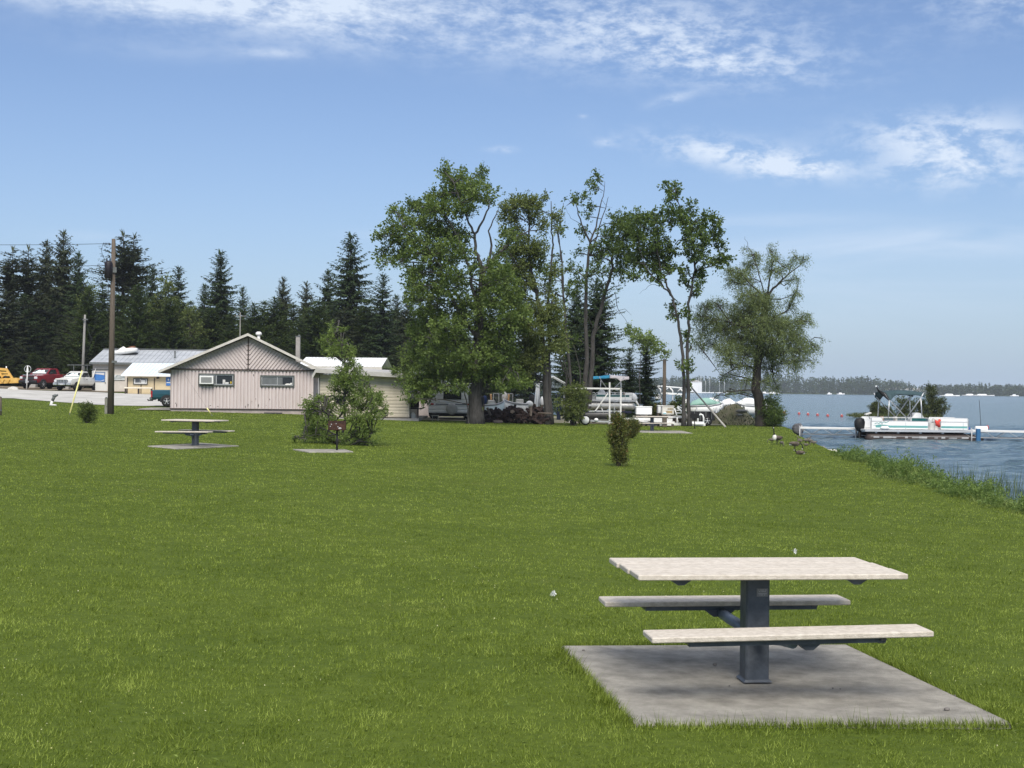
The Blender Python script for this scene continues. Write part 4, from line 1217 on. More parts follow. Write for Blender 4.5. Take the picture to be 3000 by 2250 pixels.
def pickup(loc, rz, label, paint, Lc, bed=True, h=1.9, wd=1.95, lift=.0, hoodz=1.18, grille=DPLAST, bumper=CHROME, shade=True, guard=False, light_r=True, cat='pickup truck', wr=.40):
    """x forward; Lc overall length; wheels on the ground at z=0"""
    t = thing('pickup_truck', loc, label, cat, 'vehicles parked by the shop', rz=rz)
    f = Lc / 2; w = wd / 2; zl = .48 + lift
    beltz = hoodz + .10
    # lower body: front clip, cab sides and bed as lofted sections (widths and heights along x)
    secs = [(f - .05, w * .88, zl + .10, hoodz - .16), (f - .18, w * .96, zl, hoodz - .05), (f - .9, w, zl, hoodz + .01), (f - 1.35, w, zl, beltz - .02), (f - 1.75, w, zl, beltz),
            (-f + 1.9, w, zl, beltz), (-f + .12, w, zl + .04, beltz), (-f, w * .97, zl + .10, beltz - .03)]
    rings = []
    for x, ww, z0, z1 in secs:
        m_ = (z0 + z1) / 2 + .05
        rings.append([Vector((x, -ww * .94, z0)), Vector((x, -ww, z0 + .12)), Vector((x, -ww, m_)), Vector((x, -ww * .965, z1 - .04)), Vector((x, -ww * .90, z1)),
                      Vector((x, ww * .90, z1)), Vector((x, ww * .965, z1 - .04)), Vector((x, ww, m_)), Vector((x, ww, z0 + .12)), Vector((x, ww * .94, z0))])
    mb = MB(); mb.loft(rings, smooth=False); body = mb.build('body', paint, t)
    # cab
    cf, cr = f - 1.55, (-f + 2.0 if bed else -f + .35)
    if bed: cr = max(cr, cf - 2.6)
    prof = [(cf, beltz - .02), (cf - .75, h - .06), (cf - .95, h), (cr + .35, h), (cr + .12, h - .05), (cr, beltz - .02)]
    mb = MB(); n = len(prof)
    top = [(x, s * (w * .93 if z < beltz + .1 else w * .76), z) for s in (-1, 1) for x, z in prof]
    mb.add(top, [tuple(range(n))[::-1], tuple(range(n, 2 * n))] + [(i, (i + 1) % n, n + (i + 1) % n, n + i) for i in range(n)])
    cab = mb.build('cab', paint, t)

    def yy(z): return w * (.93 + (.76 - .93) * (z - beltz) / (h - beltz))
    mb = MB()
    z0, z1 = beltz + .06, h - .13
    xa = lambda z: cf - .75 * (z - beltz) / (h - .06 - beltz)
    o = .02
    mb.add([(xa(z0) + o, -yy(z0) * .90, z0), (xa(z0) + o, yy(z0) * .90, z0), (xa(z1) + o, yy(z1) * .90, z1), (xa(z1) + o, -yy(z1) * .90, z1)], [(0, 1, 2, 3)])
    ws = mb.build('windscreen', AUTOGLASS, cab)
    if shade:
        mb = MB(); o = .03; za, zc = z0 + .03, z1 - .03
        k = 8; vs = []
        for i in range(k + 1):
            ft = i / k * 2 - 1
            dip = .07 * math.exp(-(ft / .16) ** 2)
            vs += [(xa(za) + o, ft * yy(za) * .84, za), (xa(zc - dip) + o, ft * yy(zc) * .84, zc - dip - .03 * ft * ft)]
        mb.add(vs, [(2 * i, 2 * i + 2, 2 * i + 3, 2 * i + 1) for i in range(k)]); mb.build('sunshade', SHADE, ws)
    for s in (-1, 1):
        mb = MB(); za, zc = beltz + .05, h - .12
        xs_ = [(xa(za) - .16, xa(zc) - .12, cf - 1.55, cf - 1.5), (cf - 1.63, cf - 1.6, cr + .22, cr + .30)]
        for a, b, c, d in xs_:
            if c > a - .25: continue
            mb.add([(a, s * (yy(za) + .008), za), (c, s * (yy(za) + .008), za), (d, s * (yy(zc) + .008), zc), (b, s * (yy(zc) + .008), zc)], [(0, 1, 2, 3)])
        mb.build('side_window', AUTOGLASS, cab)
        mb = MB(); mb.rbox((cf - .42, s * (w + .12), beltz + .10), (.12, .22, .2), .03); mb.build('wing_mirror', DPLAST, cab)
        mb = MB(); mb.box((cf - 1.05, s * (w + .004), beltz - .18), (.2, .02, .04)); mb.build('door_handle', DPLAST, body)
    if bed:
        mb = MB(); mb.box(((cr - f) / 2, 0, beltz - .15), (cr + f - .22, w * 1.72, .02)); mb.box(((cr - f) / 2, 0, beltz + .004), (cr + f - .3, w * 1.62, .012)); mb.build('bed_liner', DPLAST, t)
    # front
    gx = f - .02
    mb = MB(); mb.rbox((gx - .03, 0, hoodz - .28), (.10, w * 1.22, .30), .02); gr = mb.build('grille', grille, body)
    mb = MB()
    for k in range(5): mb.box((gx + .025, 0, hoodz - .38 + .05 * k), (.015, w * 1.16, .014))
    mb.box((gx + .03, 0, hoodz - .28), (.02, .05, .28)); mb.build('grille_bar', DPLAST if grille is not DPLAST else DSTEEL, gr)
    for s in (-1, 1):
        mb = MB(); mb.rbox((gx - .07, s * w * .78, hoodz - .26), (.14, w * .34, .24), .05); mb.build('headlight', LAMP, body)
    mb = MB(); mb.rbox((f + .02, 0, zl + .12), (.2, wd * .98, .26), .05); mb.build('front_bumper', bumper, body)
    mb = MB(); mb.box((f + .125, .0, zl + .10), (.01, .35, .14)); mb.build('number_plate', mat('plate_white', (.5, .5, .52), rough=.5), body)
    mb = MB(); mb.rbox((-f - .04, 0, zl + .06), (.18, wd * .96, .22), .04); mb.build('rear_bumper', bumper if bumper is CHROME else DSTEEL, body)
    for s in (-1, 1):
        mb = MB(); mb.rbox((-f + .02, s * (w - .07), beltz - .30), (.10, .17, .46), .03); mb.build('tail_light', REDL, body)
    ax, bx = f - .95, -f + 1.05
    for x in (ax, bx):
        for s in (-1, 1):
            mb = MB()
            pts = [(x + (wr + .09) * math.cos(a), (wr) + (wr + .09) * math.sin(a)) for a in np.linspace(-.12, PI + .12, 16)]
            mb.prism(pts, 'y', s * (w + .006), s * (w - .25)); mb.build('wheel_arch', DPLAST, body)
            wheel(t, x, s * (w - .10), wr, .25, s)
    mb = MB(); mb.box((0, 0, zl - .04), (Lc * .85, w * 1.4, .16)); mb.build('chassis', BLACK, t)
    if guard:
        mb = MB()
        for y in (-.42, .42): mb.tube([(f + .16, y, zl), (f + .2, y, hoodz - .12)], .025, 6)
        for z in (hoodz - .14, zl + .25): mb.tube([(f + .2, -.62, z), (f + .2, .62, z)], .022, 6)
        mb.build('brush_guard', BLACK, t)
    return t


REDP = mat('dark_red_paint', (.16, .008, .014), (.19, .011, .018), scale=2, rough=.25, coat=.5)
CREAMP = mat('old_white_paint', (.68, .68, .64), (.60, .60, .56), scale=2, rough=.35, coat=.3)
TEAL = mat('teal_paint', (.012, .060, .082), (.014, .068, .09), scale=2, rough=.22, coat=.5)


def front_loc(px, py, Y): p = P(px, py, Y); return Vector((p.x, Y, gz(p.x, Y) + .03))


q = front_loc(136, 1135, 129.5)
rt = pickup(q, R(-90 - 17), 'dark red pickup truck with a silver sunshade and black bumper', REDP, 5.6, h=1.95, wd=2.0, lift=.08, hoodz=1.28, bumper=DPLAST, wr=.42)
mb = MB(); mb.rbox((5.6 / 2 - .10, 0, 1.27), (.10, 1.25, .075), .02); mb.build('chrome_lip', CHROME, rt)
mb = MB(); mb.rbox((5.6 / 2 + .16, -.1, .72), (.04, .14, .42), .03); mb.build('tow_hook', CHROME, rt)
q = front_loc(228, 1141, 126.8)
wt = pickup(q, R(-90 - 14), 'old white pickup truck with a silver sunshade and a black brush guard', CREAMP, 5.2, h=1.78, wd=1.86, lift=0, hoodz=1.12, grille=CHROME, guard=True, wr=.36)
mb = MB()      # ladder rack over the bed
for s in (-.7, .7):
    for x in (-.4, -2.2): mb.tube([(x, s, 1.15), (x, s, 2.35)], .03, 6)
    mb.tube([(-2.5, s, 2.35), (.6, s, 2.35)], .03, 6)
for x in (-2.2, -.4, .4): mb.tube([(x, -.9, 2.37), (x, .9, 2.37)], .03, 6)
mb.build('ladder_rack', DSTEEL, wt)
mb = MB()
mb.tube([(-1.0, .95, 1.2), (-1.6, .95, 2.3)], .05, 6)
mb.build('ladder', WHITEP, wt)
# teal pickup, rear half beside the pink house
p = P(452, 1190, 95.0)
tp = pickup(Vector((p.x + 2.55, 95.0, gz(p.x + 2.5, 95) + .04)), R(4), 'teal pickup truck parked half hidden behind the pink house corner', TEAL, 5.1, h=1.75, wd=1.8, lift=.02, hoodz=1.06, bumper=DSTEEL, shade=False, wr=.37)
mb = MB(); mb.tube([(-2.6, 0, .42), (-2.95, 0, .42)], .04, 6); mb.sphere((-2.95, 0, .47), .05, 8, 6); mb.build('tow_ball', BLACK, tp)

# yellow plough / loader attachment on the ground
YM = mat('machine_yellow', (.50, .29, .055), (.62, .40, .12), scale=3, rough=.7)
p = P(20, 1126, 128); g0 = Vector((p.x, 128, gz(p.x, 128) + .03))
pl = thing('snow_plough', g0, 'yellow steel plough frame lying by the red truck', 'snow plough', rz=R(0))
u = lambda px, py: ((P(px, py, 128).x - g0.x), P(px, py, 128).z - g0.z)
bl = MB()
poly = [u(-40, 1124), u(0, 1109), u(57, 1107), u(66, 1116), u(66, 1122), u(10, 1124)]
bl.prism(poly, 'y', -.9, -.1); bl.build('mouldboard', YM, pl)
fr = MB()
for a, b, r in (((-30, 1079), (24, 1083), .16), ((22, 1080), (40, 1108), .13), ((-4, 1080), (12, 1106), .13), ((2, 1091), (28, 1092), .12), ((12, 1100), (34, 1099), .12), ((-40, 1085), (-12, 1108), .12)):
    A, B = u(*a), u(*b); fr.tube([(A[0], -.35, A[1]), (B[0], -.35, B[1])], r, 4, square=True)
fr.build('lift_frame', YM, pl)
mb = MB(); a = u(22, 1105); mb.lathe((a[0], -.6, a[1]), (0, 1, 0), [(.14, 0), (.14, .3)], 12); mb.build('pivot', BLACK, pl)
for x in (18, 34):
    mb = MB(); a = u(x, 1112); mb.prism([(a[0] - .2, a[1]), (a[0] + .2, a[1]), (a[0], a[1] - .35)], 'y', -1.0, -.9); mb.build('push_rib', YM, pl)
mb = MB(); a = u(22, 1078); mb.tube([(a[0], -.3, a[1] - .2), (a[0], -.3, a[1] + .15)], .06, 6); mb.build('marker_peg', WHITEP, pl)
# white rocks by the verge
ROCK = mat('pale_rock', (.40, .38, .34), (.56, .54, .50), scale=3, rough=.9)


def rock(px, py, Y, s, label, m=None, grp='stones', seed=0, cat='rock', z=None, name='rock'):
    p = P(px, py, Y); rr = np.random.default_rng(seed + 5)
    mb = MB(); seg, rg = 10, 7; vs = []
    for i in range(rg + 1):
        a = PI * i / rg
        for k in range(seg):
            b = 2 * PI * k / seg
            v = Vector((math.sin(a) * math.cos(b), math.sin(a) * math.sin(b), math.cos(a)))
            f = 1 + .28 * mnoise.noise(v * 1.3 + Vector((seed * 3.1, 0, 0))) + .12 * mnoise.noise(v * 3.1 + Vector((0, seed, 0)))
            vs.append((v.x * s[0] * f, v.y * s[1] * f, v.z * s[2] * f))
    mb.add(vs, [(i * seg + k, (i + 1) * seg + k, (i + 1) * seg + (k + 1) % seg, i * seg + (k + 1) % seg) for i in range(rg) for k in range(seg)], False)
    o = mb.build(name, m or ROCK); o.location = (p.x, Y, (gz(p.x, Y) if z is None else z) + s[2] * .35)
    return tag(o, label, cat, grp)


rock(29, 1134, 122, (.22, .2, .2), 'small pinkish stone on the verge before the yellow plough', seed=1)
rock(41, 1134, 122, (.42, .3, .26), 'pale boulder on the verge before the yellow plough', seed=2)
# ------------------------------------------------------------------ trees
BARK = mat('grey_bark', (.034, .032, .030), (.080, .076, .071), scale=3, rough=.95, stretch=(3, 3, .6), bump=.8, bscale=14, detail=8)
BARK_D = mat('dark_bark', (.026, .023, .020), (.060, .052, .045), scale=3, rough=.95, stretch=(3, 3, .6), bump=.8, bscale=14)
MAPLE = leafmat('maple_leaf', (.062, .108, .020), (.205, .275, .072), .44)
MAPLE_D = leafmat('dark_broad_leaf', (.042, .082, .016), (.145, .205, .046), .42)
MAPLE_Y = leafmat('yellowish_leaf', (.070, .105, .022), (.215, .255, .078), .42)
WILLOW = leafmat('willow_leaf', (.078, .118, .034), (.250, .305, .115), .43)
SAPL = leafmat('young_leaf', (.078, .132, .022), (.265, .345, .100), .45)
SPRUCE = leafmat('spruce_needle', (.015, .033, .012), (.066, .102, .036), .16)
SPRUCE_O = leafmat('old_spruce_needle', (.019, .030, .013), (.078, .095, .044), .15)
CEDAR = leafmat('cedar_spray', (.026, .052, .011), (.100, .142, .034), .2)
SHRUBG = leafmat('green_shrub_spray', (.038, .066, .012), (.135, .175, .042), .22)
SHRUBM = leafmat('cedar_shrub_spray', (.035, .050, .010), (.125, .140, .030), .15, c3=(.17, .09, .035))


def clump_leaves(c, r, n, tr, size, spray=0.5, per=16, droop=0.0, narrow=.62, up=.35):
    """n leaves in sprays inside an ellipsoid (world axes); returns quads, tints and spray anchors"""
    ns = max(1, n // per)
    d = tr.normal(0, 1, (ns, 3)); d = unit(d); rad = tr.uniform(.15, 1.0, (ns, 1)) ** .55
    off = d * rad
    pos = np.array(c) + off * np.array(r)
    dirs = unit(off * 0.8 + tr.normal(0, .5, (ns, 3)) + np.array([0, 0, up - droop]))
    k = per
    t = tr.uniform(0, 1, (ns, k, 1))
    L = spray * tr.uniform(.6, 1.3, (ns, 1, 1))
    p = pos[:, None, :] + dirs[:, None, :] * (t - .3) * L + tr.normal(0, .13, (ns, k, 3)) * spray
    p[..., 2] -= droop * (t[..., 0] ** 2) * L[..., 0] * .8
    p = p.reshape(-1, 3); N_ = len(p)
    ld = unit(np.repeat(dirs, k, 0) + tr.normal(0, .6, (N_, 3)) + np.array([0, 0, -.25 - droop]))
    nr = unit(tr.normal(0, .75, (N_, 3)) + np.array([0, 0, .75]))
    ln = size * tr.uniform(.65, 1.25, N_); wd = ln * narrow * tr.uniform(.8, 1.2, N_)
    return leaf_quads(p, ld, nr, ln, wd), np.repeat(tr.uniform(.15, .85, ns), k) + tr.normal(0, .14, N_), pos


def broad_tree(name, label, cat, base, Y, limbs, clumps, leaf, bark, seed, conv, dens=1.0, size=.15, depth=1.0, group=None, droop=0.0, narrow=.62,
               spray=.5, per=16, twig=.012, trunk_r=1.0, hub=None, ydrift=0.0):
    """limbs: list of ([(zx,zy,dy),...],(r0,r1)) read off the photo; clumps (zx,zy,rx,ry[,weight])"""
    tr = np.random.default_rng(seed)
    root = thing(name, base, label, cat, group)
    tm = MB(); nodes = []
    for pts, (r0, r1) in limbs:
        w = [P(*conv(a, b), Y + dy) for a, b, dy in pts]
        if abs(w[0].z - base.z) < 1.2: w[0].z = base.z - .15
        # smooth wiggle
        fine_ = []
        for i in range(len(w) - 1):
            for j in range(4):
                f = j / 4; p = w[i].lerp(w[i + 1], f)
                if 0 < i or j: p = p + Vector(tr.normal(0, .03, 3))
                fine_.append(p)
        fine_.append(w[-1])
        n = len(fine_); rad = [(r0 + (r1 - r0) * (i / (n - 1)) ** .8) * trunk_r * (1 if r0 > .19 else .75) for i in range(n)]
        if abs(fine_[0].z - base.z) < .3: rad[0] *= 1.5; rad[1] *= 1.12
        tm.tube(fine_, rad, 9 if r0 > .08 else 6)
        nodes += [(p, r) for p, r in zip(fine_, rad)]
    nz = np.array([p for p, r in nodes])
    Q = []; T = []; tw = []
    m2 = lambda z: z * .4823 if conv is not conv_s else z * .2713
    axis_x = hub if hub is not None else np.mean([c[0] for c in clumps])
    span = max(abs(c[0] - axis_x) + c[2] for c in clumps)
    for c in clumps:
        zx, zy, rx, ry = c[:4]; wgt = c[4] if len(c) > 4 else 1.0
        scl = Y / FOC * (0.4823 if conv is not conv_s else 0.2713)
        fx = min(1.0, abs(zx - axis_x) / span)
        D = span * scl * math.sqrt(max(0.05, 1 - fx * fx)) * depth
        big = rx * ry > 1500
        for part in range(2 if big else 1):
            dy = tr.uniform(-1, 1) * D * .85
            ce = P(*conv(zx, zy), Y + dy)
            ra = np.array([rx * scl, max(rx, 30) * scl * 1.1, ry * scl]) * (1.0 if not big else tr.uniform(.85, 1.0))
            area = rx * ry * scl * scl * PI
            n = int(area / (size * size * .32) * 5.4 * dens * wgt / (2 if big else 1)) + per
            q, tt, pos = clump_leaves(ce, ra, n, tr, size, spray, per, droop, narrow)
            Q.append(q); T.append(tt)
            d2 = ((nz - np.array(ce)) ** 2).sum(1) + np.maximum(0, nz[:, 2] - ce.z + .2) * 3
            i0 = int(np.argmin(d2)); a, r = nodes[i0]
            mid = a.lerp(ce, .5) + Vector(tr.normal(0, .12, 3)) + Vector((0, 0, .1))
            tm.tube([a, mid, ce], [min(r * .6, .055), .03, .014], 5, caps=False)
            for j in range(0, len(pos), 5):
                e = Vector(pos[j]); s = a.lerp(ce, tr.uniform(.5, 1.0))
                tm.tube([s, s.lerp(e, .55) + Vector(tr.normal(0, .06, 3)), e], [.016, twig, .005], 3, caps=False, smooth=False)
    tm.build('trunk', bark, root, True)
    cr = np_mesh('crown', np.concatenate(Q), 4, leaf, root, np.concatenate(T), True)
    return root


def conv_a(zx, zy): return 1060 + zx * .4823, 450 + zy * .4823
def conv_c(zx, zy): return 1560 + zx * .4823, 480 + zy * .4823
def conv_s(zx, zy): return 780 + zx * .2713, 900 + zy * .2713


# --- big maple
ga = G(1392, 1241)
A_limbs = [([(690, 1640, 0), (693, 1400, 0), (705, 1200, .1), (715, 1000, 0), (730, 850, 0), (735, 700, 0)], (.42, .17)),
           ([(735, 700, 0), (715, 650, -.1), (690, 590, -.2), (688, 490, -.2), (740, 400, 0), (775, 310, .2)], (.18, .05)),
           ([(688, 490, -.2), (640, 400, -.5), (600, 300, -.6), (560, 180, -.6)], (.10, .03)),
           ([(735, 700, 0), (765, 690, .1), (800, 640, .3), (850, 590, .4), (930, 520, .5), (1010, 470, .6)], (.17, .04)),
           ([(765, 690, .1), (790, 560, .2), (775, 470, .2), (830, 340, .3)], (.12, .03)),
           ([(715, 960, 0), (665, 800, -.5), (655, 700, -.6), (600, 560, -.8), (540, 420, -.9), (480, 330, -1)], (.15, .03)),
           ([(705, 1150, 0), (600, 960, -.8), (550, 880, -1), (480, 700, -1.3), (380, 540, -1.5), (250, 460, -1.6)], (.14, .03)),
           ([(700, 1250, 0), (560, 1130, -.6), (420, 1100, -.6), (300, 1180, -.6)], (.11, .02)),
           ([(700, 1250, 0), (820, 1130, .5), (900, 1080, .6), (980, 1120, .6)], (.10, .02)),
           ([(700, 1300, 0), (600, 1290, .9), (480, 1300, 1.2), (340, 1400, 1.2)], (.10, .02)),
           ([(650, 1640, -.6), (640, 1520, -.6), (610, 1420, -.7), (600, 1350, -.8)], (.07, .03)),
           ([(700, 1280, 0), (800, 1260, -1), (900, 1310, -1.2)], (.10, .02))]
A_cl = [(500, 110, 35, 60), (540, 160, 60, 60), (610, 140, 50, 50), (660, 200, 70, 60), (735, 110, 20, 40), (720, 150, 35, 40), (560, 240, 90, 60), (640, 260, 80, 60), (460, 260, 70, 50),
        (440, 330, 80, 60), (540, 340, 90, 60), (640, 340, 70, 50), (790, 260, 45, 70, .5), (720, 250, 50, 60, .7), (210, 350, 50, 35), (300, 330, 60, 45), (380, 350, 70, 60), (170, 430, 45, 25),
        (260, 430, 80, 50), (350, 430, 80, 50), (100, 500, 40, 30), (200, 510, 90, 45), (320, 530, 90, 50), (120, 600, 45, 30), (220, 600, 90, 45), (330, 610, 90, 50), (130, 670, 35, 25),
        (230, 660, 60, 30), (430, 500, 80, 70), (500, 450, 80, 60), (440, 600, 90, 60), (540, 560, 80, 60), (590, 500, 70, 60), (520, 640, 80, 50), (620, 600, 50, 60), (330, 720, 80, 50),
        (420, 710, 90, 60), (520, 740, 80, 60), (310, 800, 60, 60), (400, 820, 90, 60), (500, 830, 80, 60), (330, 890, 70, 60), (420, 920, 90, 60), (600, 780, 60, 60), (840, 640, 60, 60, .7),
        (800, 780, 80, 80), (880, 760, 80, 80), (820, 880, 100, 70), (640, 900, 100, 60), (740, 940, 80, 60), (560, 960, 90, 60), (400, 1000, 110, 60), (520, 1050, 110, 60), (640, 1020, 90, 60),
        (760, 1050, 90, 60), (860, 1000, 100, 70), (350, 1080, 100, 50), (450, 1130, 110, 60), (560, 1150, 100, 60), (850, 1120, 100, 70), (760, 1150, 80, 60), (330, 1180, 100, 40), (300, 1250, 110, 45),
        (430, 1230, 110, 60), (540, 1260, 100, 60), (640, 1230, 90, 60), (780, 1240, 100, 60), (880, 1230, 100, 70), (260, 1340, 80, 40), (360, 1330, 90, 50), (470, 1350, 100, 60), (580, 1350, 90, 60),
        (680, 1330, 90, 60), (800, 1340, 90, 50), (880, 1330, 90, 60), (940, 1350, 80, 50), (350, 1430, 80, 45), (330, 1490, 90, 20, .8), (440, 1420, 80, 40), (400, 1490, 40, 30), (560, 1420, 80, 40),
        (280, 1400, 70, 30), (850, 1400, 90, 40), (960, 1390, 70, 40), (800, 700, 60, 50), (920, 900, 80, 60), (960, 980, 80, 60), (740, 820, 70, 60), (690, 690, 50, 40), (900, 820, 60, 50), (930, 1060, 80, 60), (900, 500, 60, 50, .6), (860, 560, 60, 40, .5)]
broad_tree('maple_tree', 'tall full maple tree with a thick trunk beside the dark woodpile', 'tree', ga, ga.y, A_limbs, A_cl, MAPLE, BARK, 3, conv_a, 1.0, .15, .62, 'broadleaf trees at the far edge of the lawn', hub=640)

# --- sparse tree with a double trunk
gb_ = G(1608, 1246)
B_limbs = [([(1132, 1640, 0), (1115, 1400, 0), (1110, 1250, 0), (1095, 1100, 0), (1080, 950, 0), (1060, 850, 0), (1030, 700, -.2), (1010, 560, -.3), (1020, 440, -.4), (1010, 330, -.4)], (.20, .035)),
           ([(1148, 1640, .25), (1137, 1300, .2), (1132, 1050, .3), (1130, 900, .4), (1150, 700, .6), (1160, 560, .7), (1150, 450, .7), (1150, 290, .7)], (.19, .03)),
           ([(1132, 950, .3), (1180, 850, .6), (1225, 870, .9), (1215, 650, 1), (1195, 480, 1), (1225, 300, 1.1)], (.10, .02)),
           ([(1060, 850, 0), (985, 760, -.6), (920, 640, -1), (880, 560, -1.2)], (.08, .02)),
           ([(1020, 440, -.4), (970, 380, -.7), (900, 340, -.8)], (.05, .015)),
           ([(1115, 1250, 0), (1010, 1130, -.6), (950, 1000, -.9)], (.08, .02)),
           ([(1130, 1200, .2), (1200, 1120, .6), (1230, 1060, .8)], (.06, .02))]
B_cl = [(1010, 280, 60, 35), (950, 310, 80, 45), (880, 340, 45, 40), (1050, 320, 50, 45), (1120, 270, 25, 20), (900, 390, 60, 40), (1030, 380, 60, 40), (1180, 380, 40, 40, .6), (900, 470, 60, 50, .7),
        (960, 500, 50, 40, .6), (1000, 560, 90, 50), (1080, 590, 60, 60), (930, 600, 80, 50), (1040, 660, 80, 50), (960, 680, 80, 50), (1100, 440, 40, 60, .6), (1180, 440, 30, 40, .6), (900, 720, 60, 40),
        (1180, 720, 60, 50, .6), (1000, 780, 80, 60), (1120, 830, 70, 60, .6), (1180, 930, 60, 50, .8), (950, 880, 90, 60), (1040, 960, 100, 60), (1150, 1000, 90, 60), (940, 1020, 90, 70), (1050, 1080, 100, 60),
        (1180, 1100, 70, 50), (1000, 1180, 100, 60), (1100, 1180, 90, 50), (1060, 1280, 80, 50), (970, 1280, 80, 60), (1200, 1180, 60, 50), (980, 1360, 60, 40)]
broad_tree('maple_tree', 'thin double-trunked maple with a sparse top at the right end of the woodpile', 'tree', gb_, gb_.y + 1.5, B_limbs, B_cl, MAPLE_Y, BARK, 4, conv_a, 1.1, .13, .6, 'broadleaf trees at the far edge of the lawn', hub=1060)

# --- half bare tree
gc = P(1715, 1236, 86); gc.z = gz(gc.x, 86)
C_limbs = [([(280, 1560, 0), (320, 1400, 0), (330, 1200, 0), (325, 900, 0), (335, 620, 0), (350, 480, 0), (300, 370, -.3), (262, 240, -.4)], (.21, .025)),
           ([(350, 480, 0), (388, 380, .2), (420, 220, .3), (440, 110, .3)], (.10, .015)),
           ([(350, 560, .1), (400, 400, .5), (440, 270, .6), (462, 200, .6)], (.08, .015)),
           ([(330, 1560, .5), (350, 1400, .5), (372, 1050, .6), (430, 830, .8), (480, 660, 1), (490, 530, 1), (530, 420, 1.1), (580, 330, 1.1)], (.20, .025)),
           ([(250, 1560, -.5), (238, 1400, -.4), (205, 1000, -.6), (190, 830, -.7), (175, 600, -.8), (165, 470, -.8), (120, 300, -.9)], (.17, .02)),
           ([(210, 1560, -.3), (205, 1300, -.3), (170, 1180, -.6), (110, 1150, -.8)], (.12, .02)),
           ([(430, 830, .8), (500, 790, 1), (520, 880, 1.1), (600, 1000, 1.2)], (.06, .008)),
           ([(480, 660, 1), (560, 600, 1.3), (600, 520, 1.4)], (.05, .01)),
           ([(372, 1050, .6), (450, 930, .9), (560, 880, 1.1), (600, 920, 1.1)], (.05, .006)),
           ([(420, 220, .3), (455, 260, .3), (485, 270, .3)], (.02, .005)), ([(300, 370, -.3), (230, 330, -.5), (200, 260, -.5)], (.025, .006)),
           ([(372, 1000, .6), (300, 850, -.2), (260, 720, -.5)], (.05, .01)), ([(300, 1560, -.2), (285, 1400, -.3), (290, 1250, -.4), (250, 1100, -.6)], (.12, .02)),
           ([(300, 1480, -.5), (190, 1180, -.8), (140, 1120, -.8)], (.07, .02))]
C_cl = [(395, 70, 22, 28), (350, 110, 25, 20), (375, 150, 25, 28, .8), (250, 220, 40, 30), (310, 200, 30, 20), (350, 260, 40, 22, .6), (330, 320, 30, 40, .5), (300, 420, 40, 35, .8), (510, 360, 60, 60),
        (560, 350, 60, 50), (590, 420, 40, 60), (450, 440, 50, 50), (560, 460, 50, 70), (400, 500, 60, 40, .8), (500, 520, 60, 60), (560, 560, 60, 60), (400, 560, 50, 40, .8), (280, 545, 40, 30, .6),
        (250, 640, 50, 40, .6), (380, 650, 60, 50, .6), (470, 660, 60, 40, .6), (560, 640, 50, 50, .7), (290, 720, 60, 50, .6), (230, 780, 50, 60, .6), (420, 740, 50, 40, .5), (180, 400, 40, 40, .4), (150, 560, 30, 50, .4),
        (60, 640, 60, 40, .6), (100, 700, 40, 40, .6), (540, 740, 30, 40, .4), (160, 960, 60, 60, .5), (230, 1060, 60, 50, .4)]
broad_tree('maple_tree', 'tall half bare maple with many grey stems behind the white boat lift', 'tree', gc, 86, C_limbs, C_cl, MAPLE_D, BARK, 5, conv_c, .9, .155, .6, 'broadleaf trees at the far edge of the lawn', hub=350)

# --- two-stemmed tree
gd = G(2013, 1249)
D_limbs = [([(918, 1590, 0), (920, 1300, 0), (903, 1050, 0), (880, 930, 0), (850, 820, 0), (810, 720, -.2), (780, 650, -.3), (755, 500, -.4), (740, 350, -.4)], (.165, .03)),
           ([(952, 1590, .1), (945, 1300, .15), (950, 1000, .2), (950, 850, .3), (985, 650, .5), (985, 520, .5), (955, 380, .5), (900, 270, .4), (850, 160, .3)], (.165, .03)),
           ([(985, 660, .5), (1080, 620, .8), (1180, 560, 1)], (.08, .02)),
           ([(840, 800, 0), (790, 740, -.6), (700, 650, -.9), (640, 500, -1)], (.09, .02)),
           ([(985, 560, .5), (1040, 460, .8), (1110, 350, .9)], (.06, .02)),
           ([(800, 745, -.3), (720, 730, -.6), (650, 790, -.7)], (.03, .006)), ([(720, 730, -.6), (680, 700, -.6), (640, 720, -.7)], (.02, .005)),
           ([(780, 650, -.3), (830, 560, .1), (845, 480, .2)], (.05, .015))]
D_cl = [(820, 140, 28, 25), (870, 150, 38, 40), (850, 210, 40, 40), (850, 290, 45, 40), (890, 330, 45, 50), (960, 270, 30, 45), (930, 330, 40, 45), (850, 370, 25, 35), (640, 320, 40, 40), (740, 320, 55, 45),
        (660, 380, 70, 55), (760, 390, 50, 50), (1050, 330, 45, 40), (1120, 350, 45, 35), (970, 390, 50, 50), (1030, 420, 50, 45), (640, 450, 60, 55), (740, 470, 70, 55), (815, 490, 35, 40), (680, 540, 80, 55),
        (780, 560, 70, 55), (840, 540, 35, 40), (620, 600, 55, 50), (700, 630, 75, 45), (800, 620, 55, 50), (860, 630, 35, 25), (610, 680, 40, 35), (760, 690, 40, 40), (950, 450, 50, 55), (1050, 490, 40, 50),
        (1120, 440, 45, 40), (960, 540, 45, 50), (1030, 560, 45, 40), (1130, 500, 35, 35), (1180, 560, 30, 45), (1120, 600, 50, 45), (1020, 630, 35, 35), (930, 660, 35, 35), (1010, 690, 35, 35), (930, 720, 28, 35),
        (1005, 745, 28, 28), (990, 790, 22, 25), (845, 860, 26, 26), (840, 905, 22, 26), (885, 925, 25, 18), (930, 900, 18, 50), (930, 1050, 18, 35), (905, 1230, 25, 20), (960, 1230, 22, 45), (950, 1330, 16, 26), (970, 1100, 12, 30, .6)]
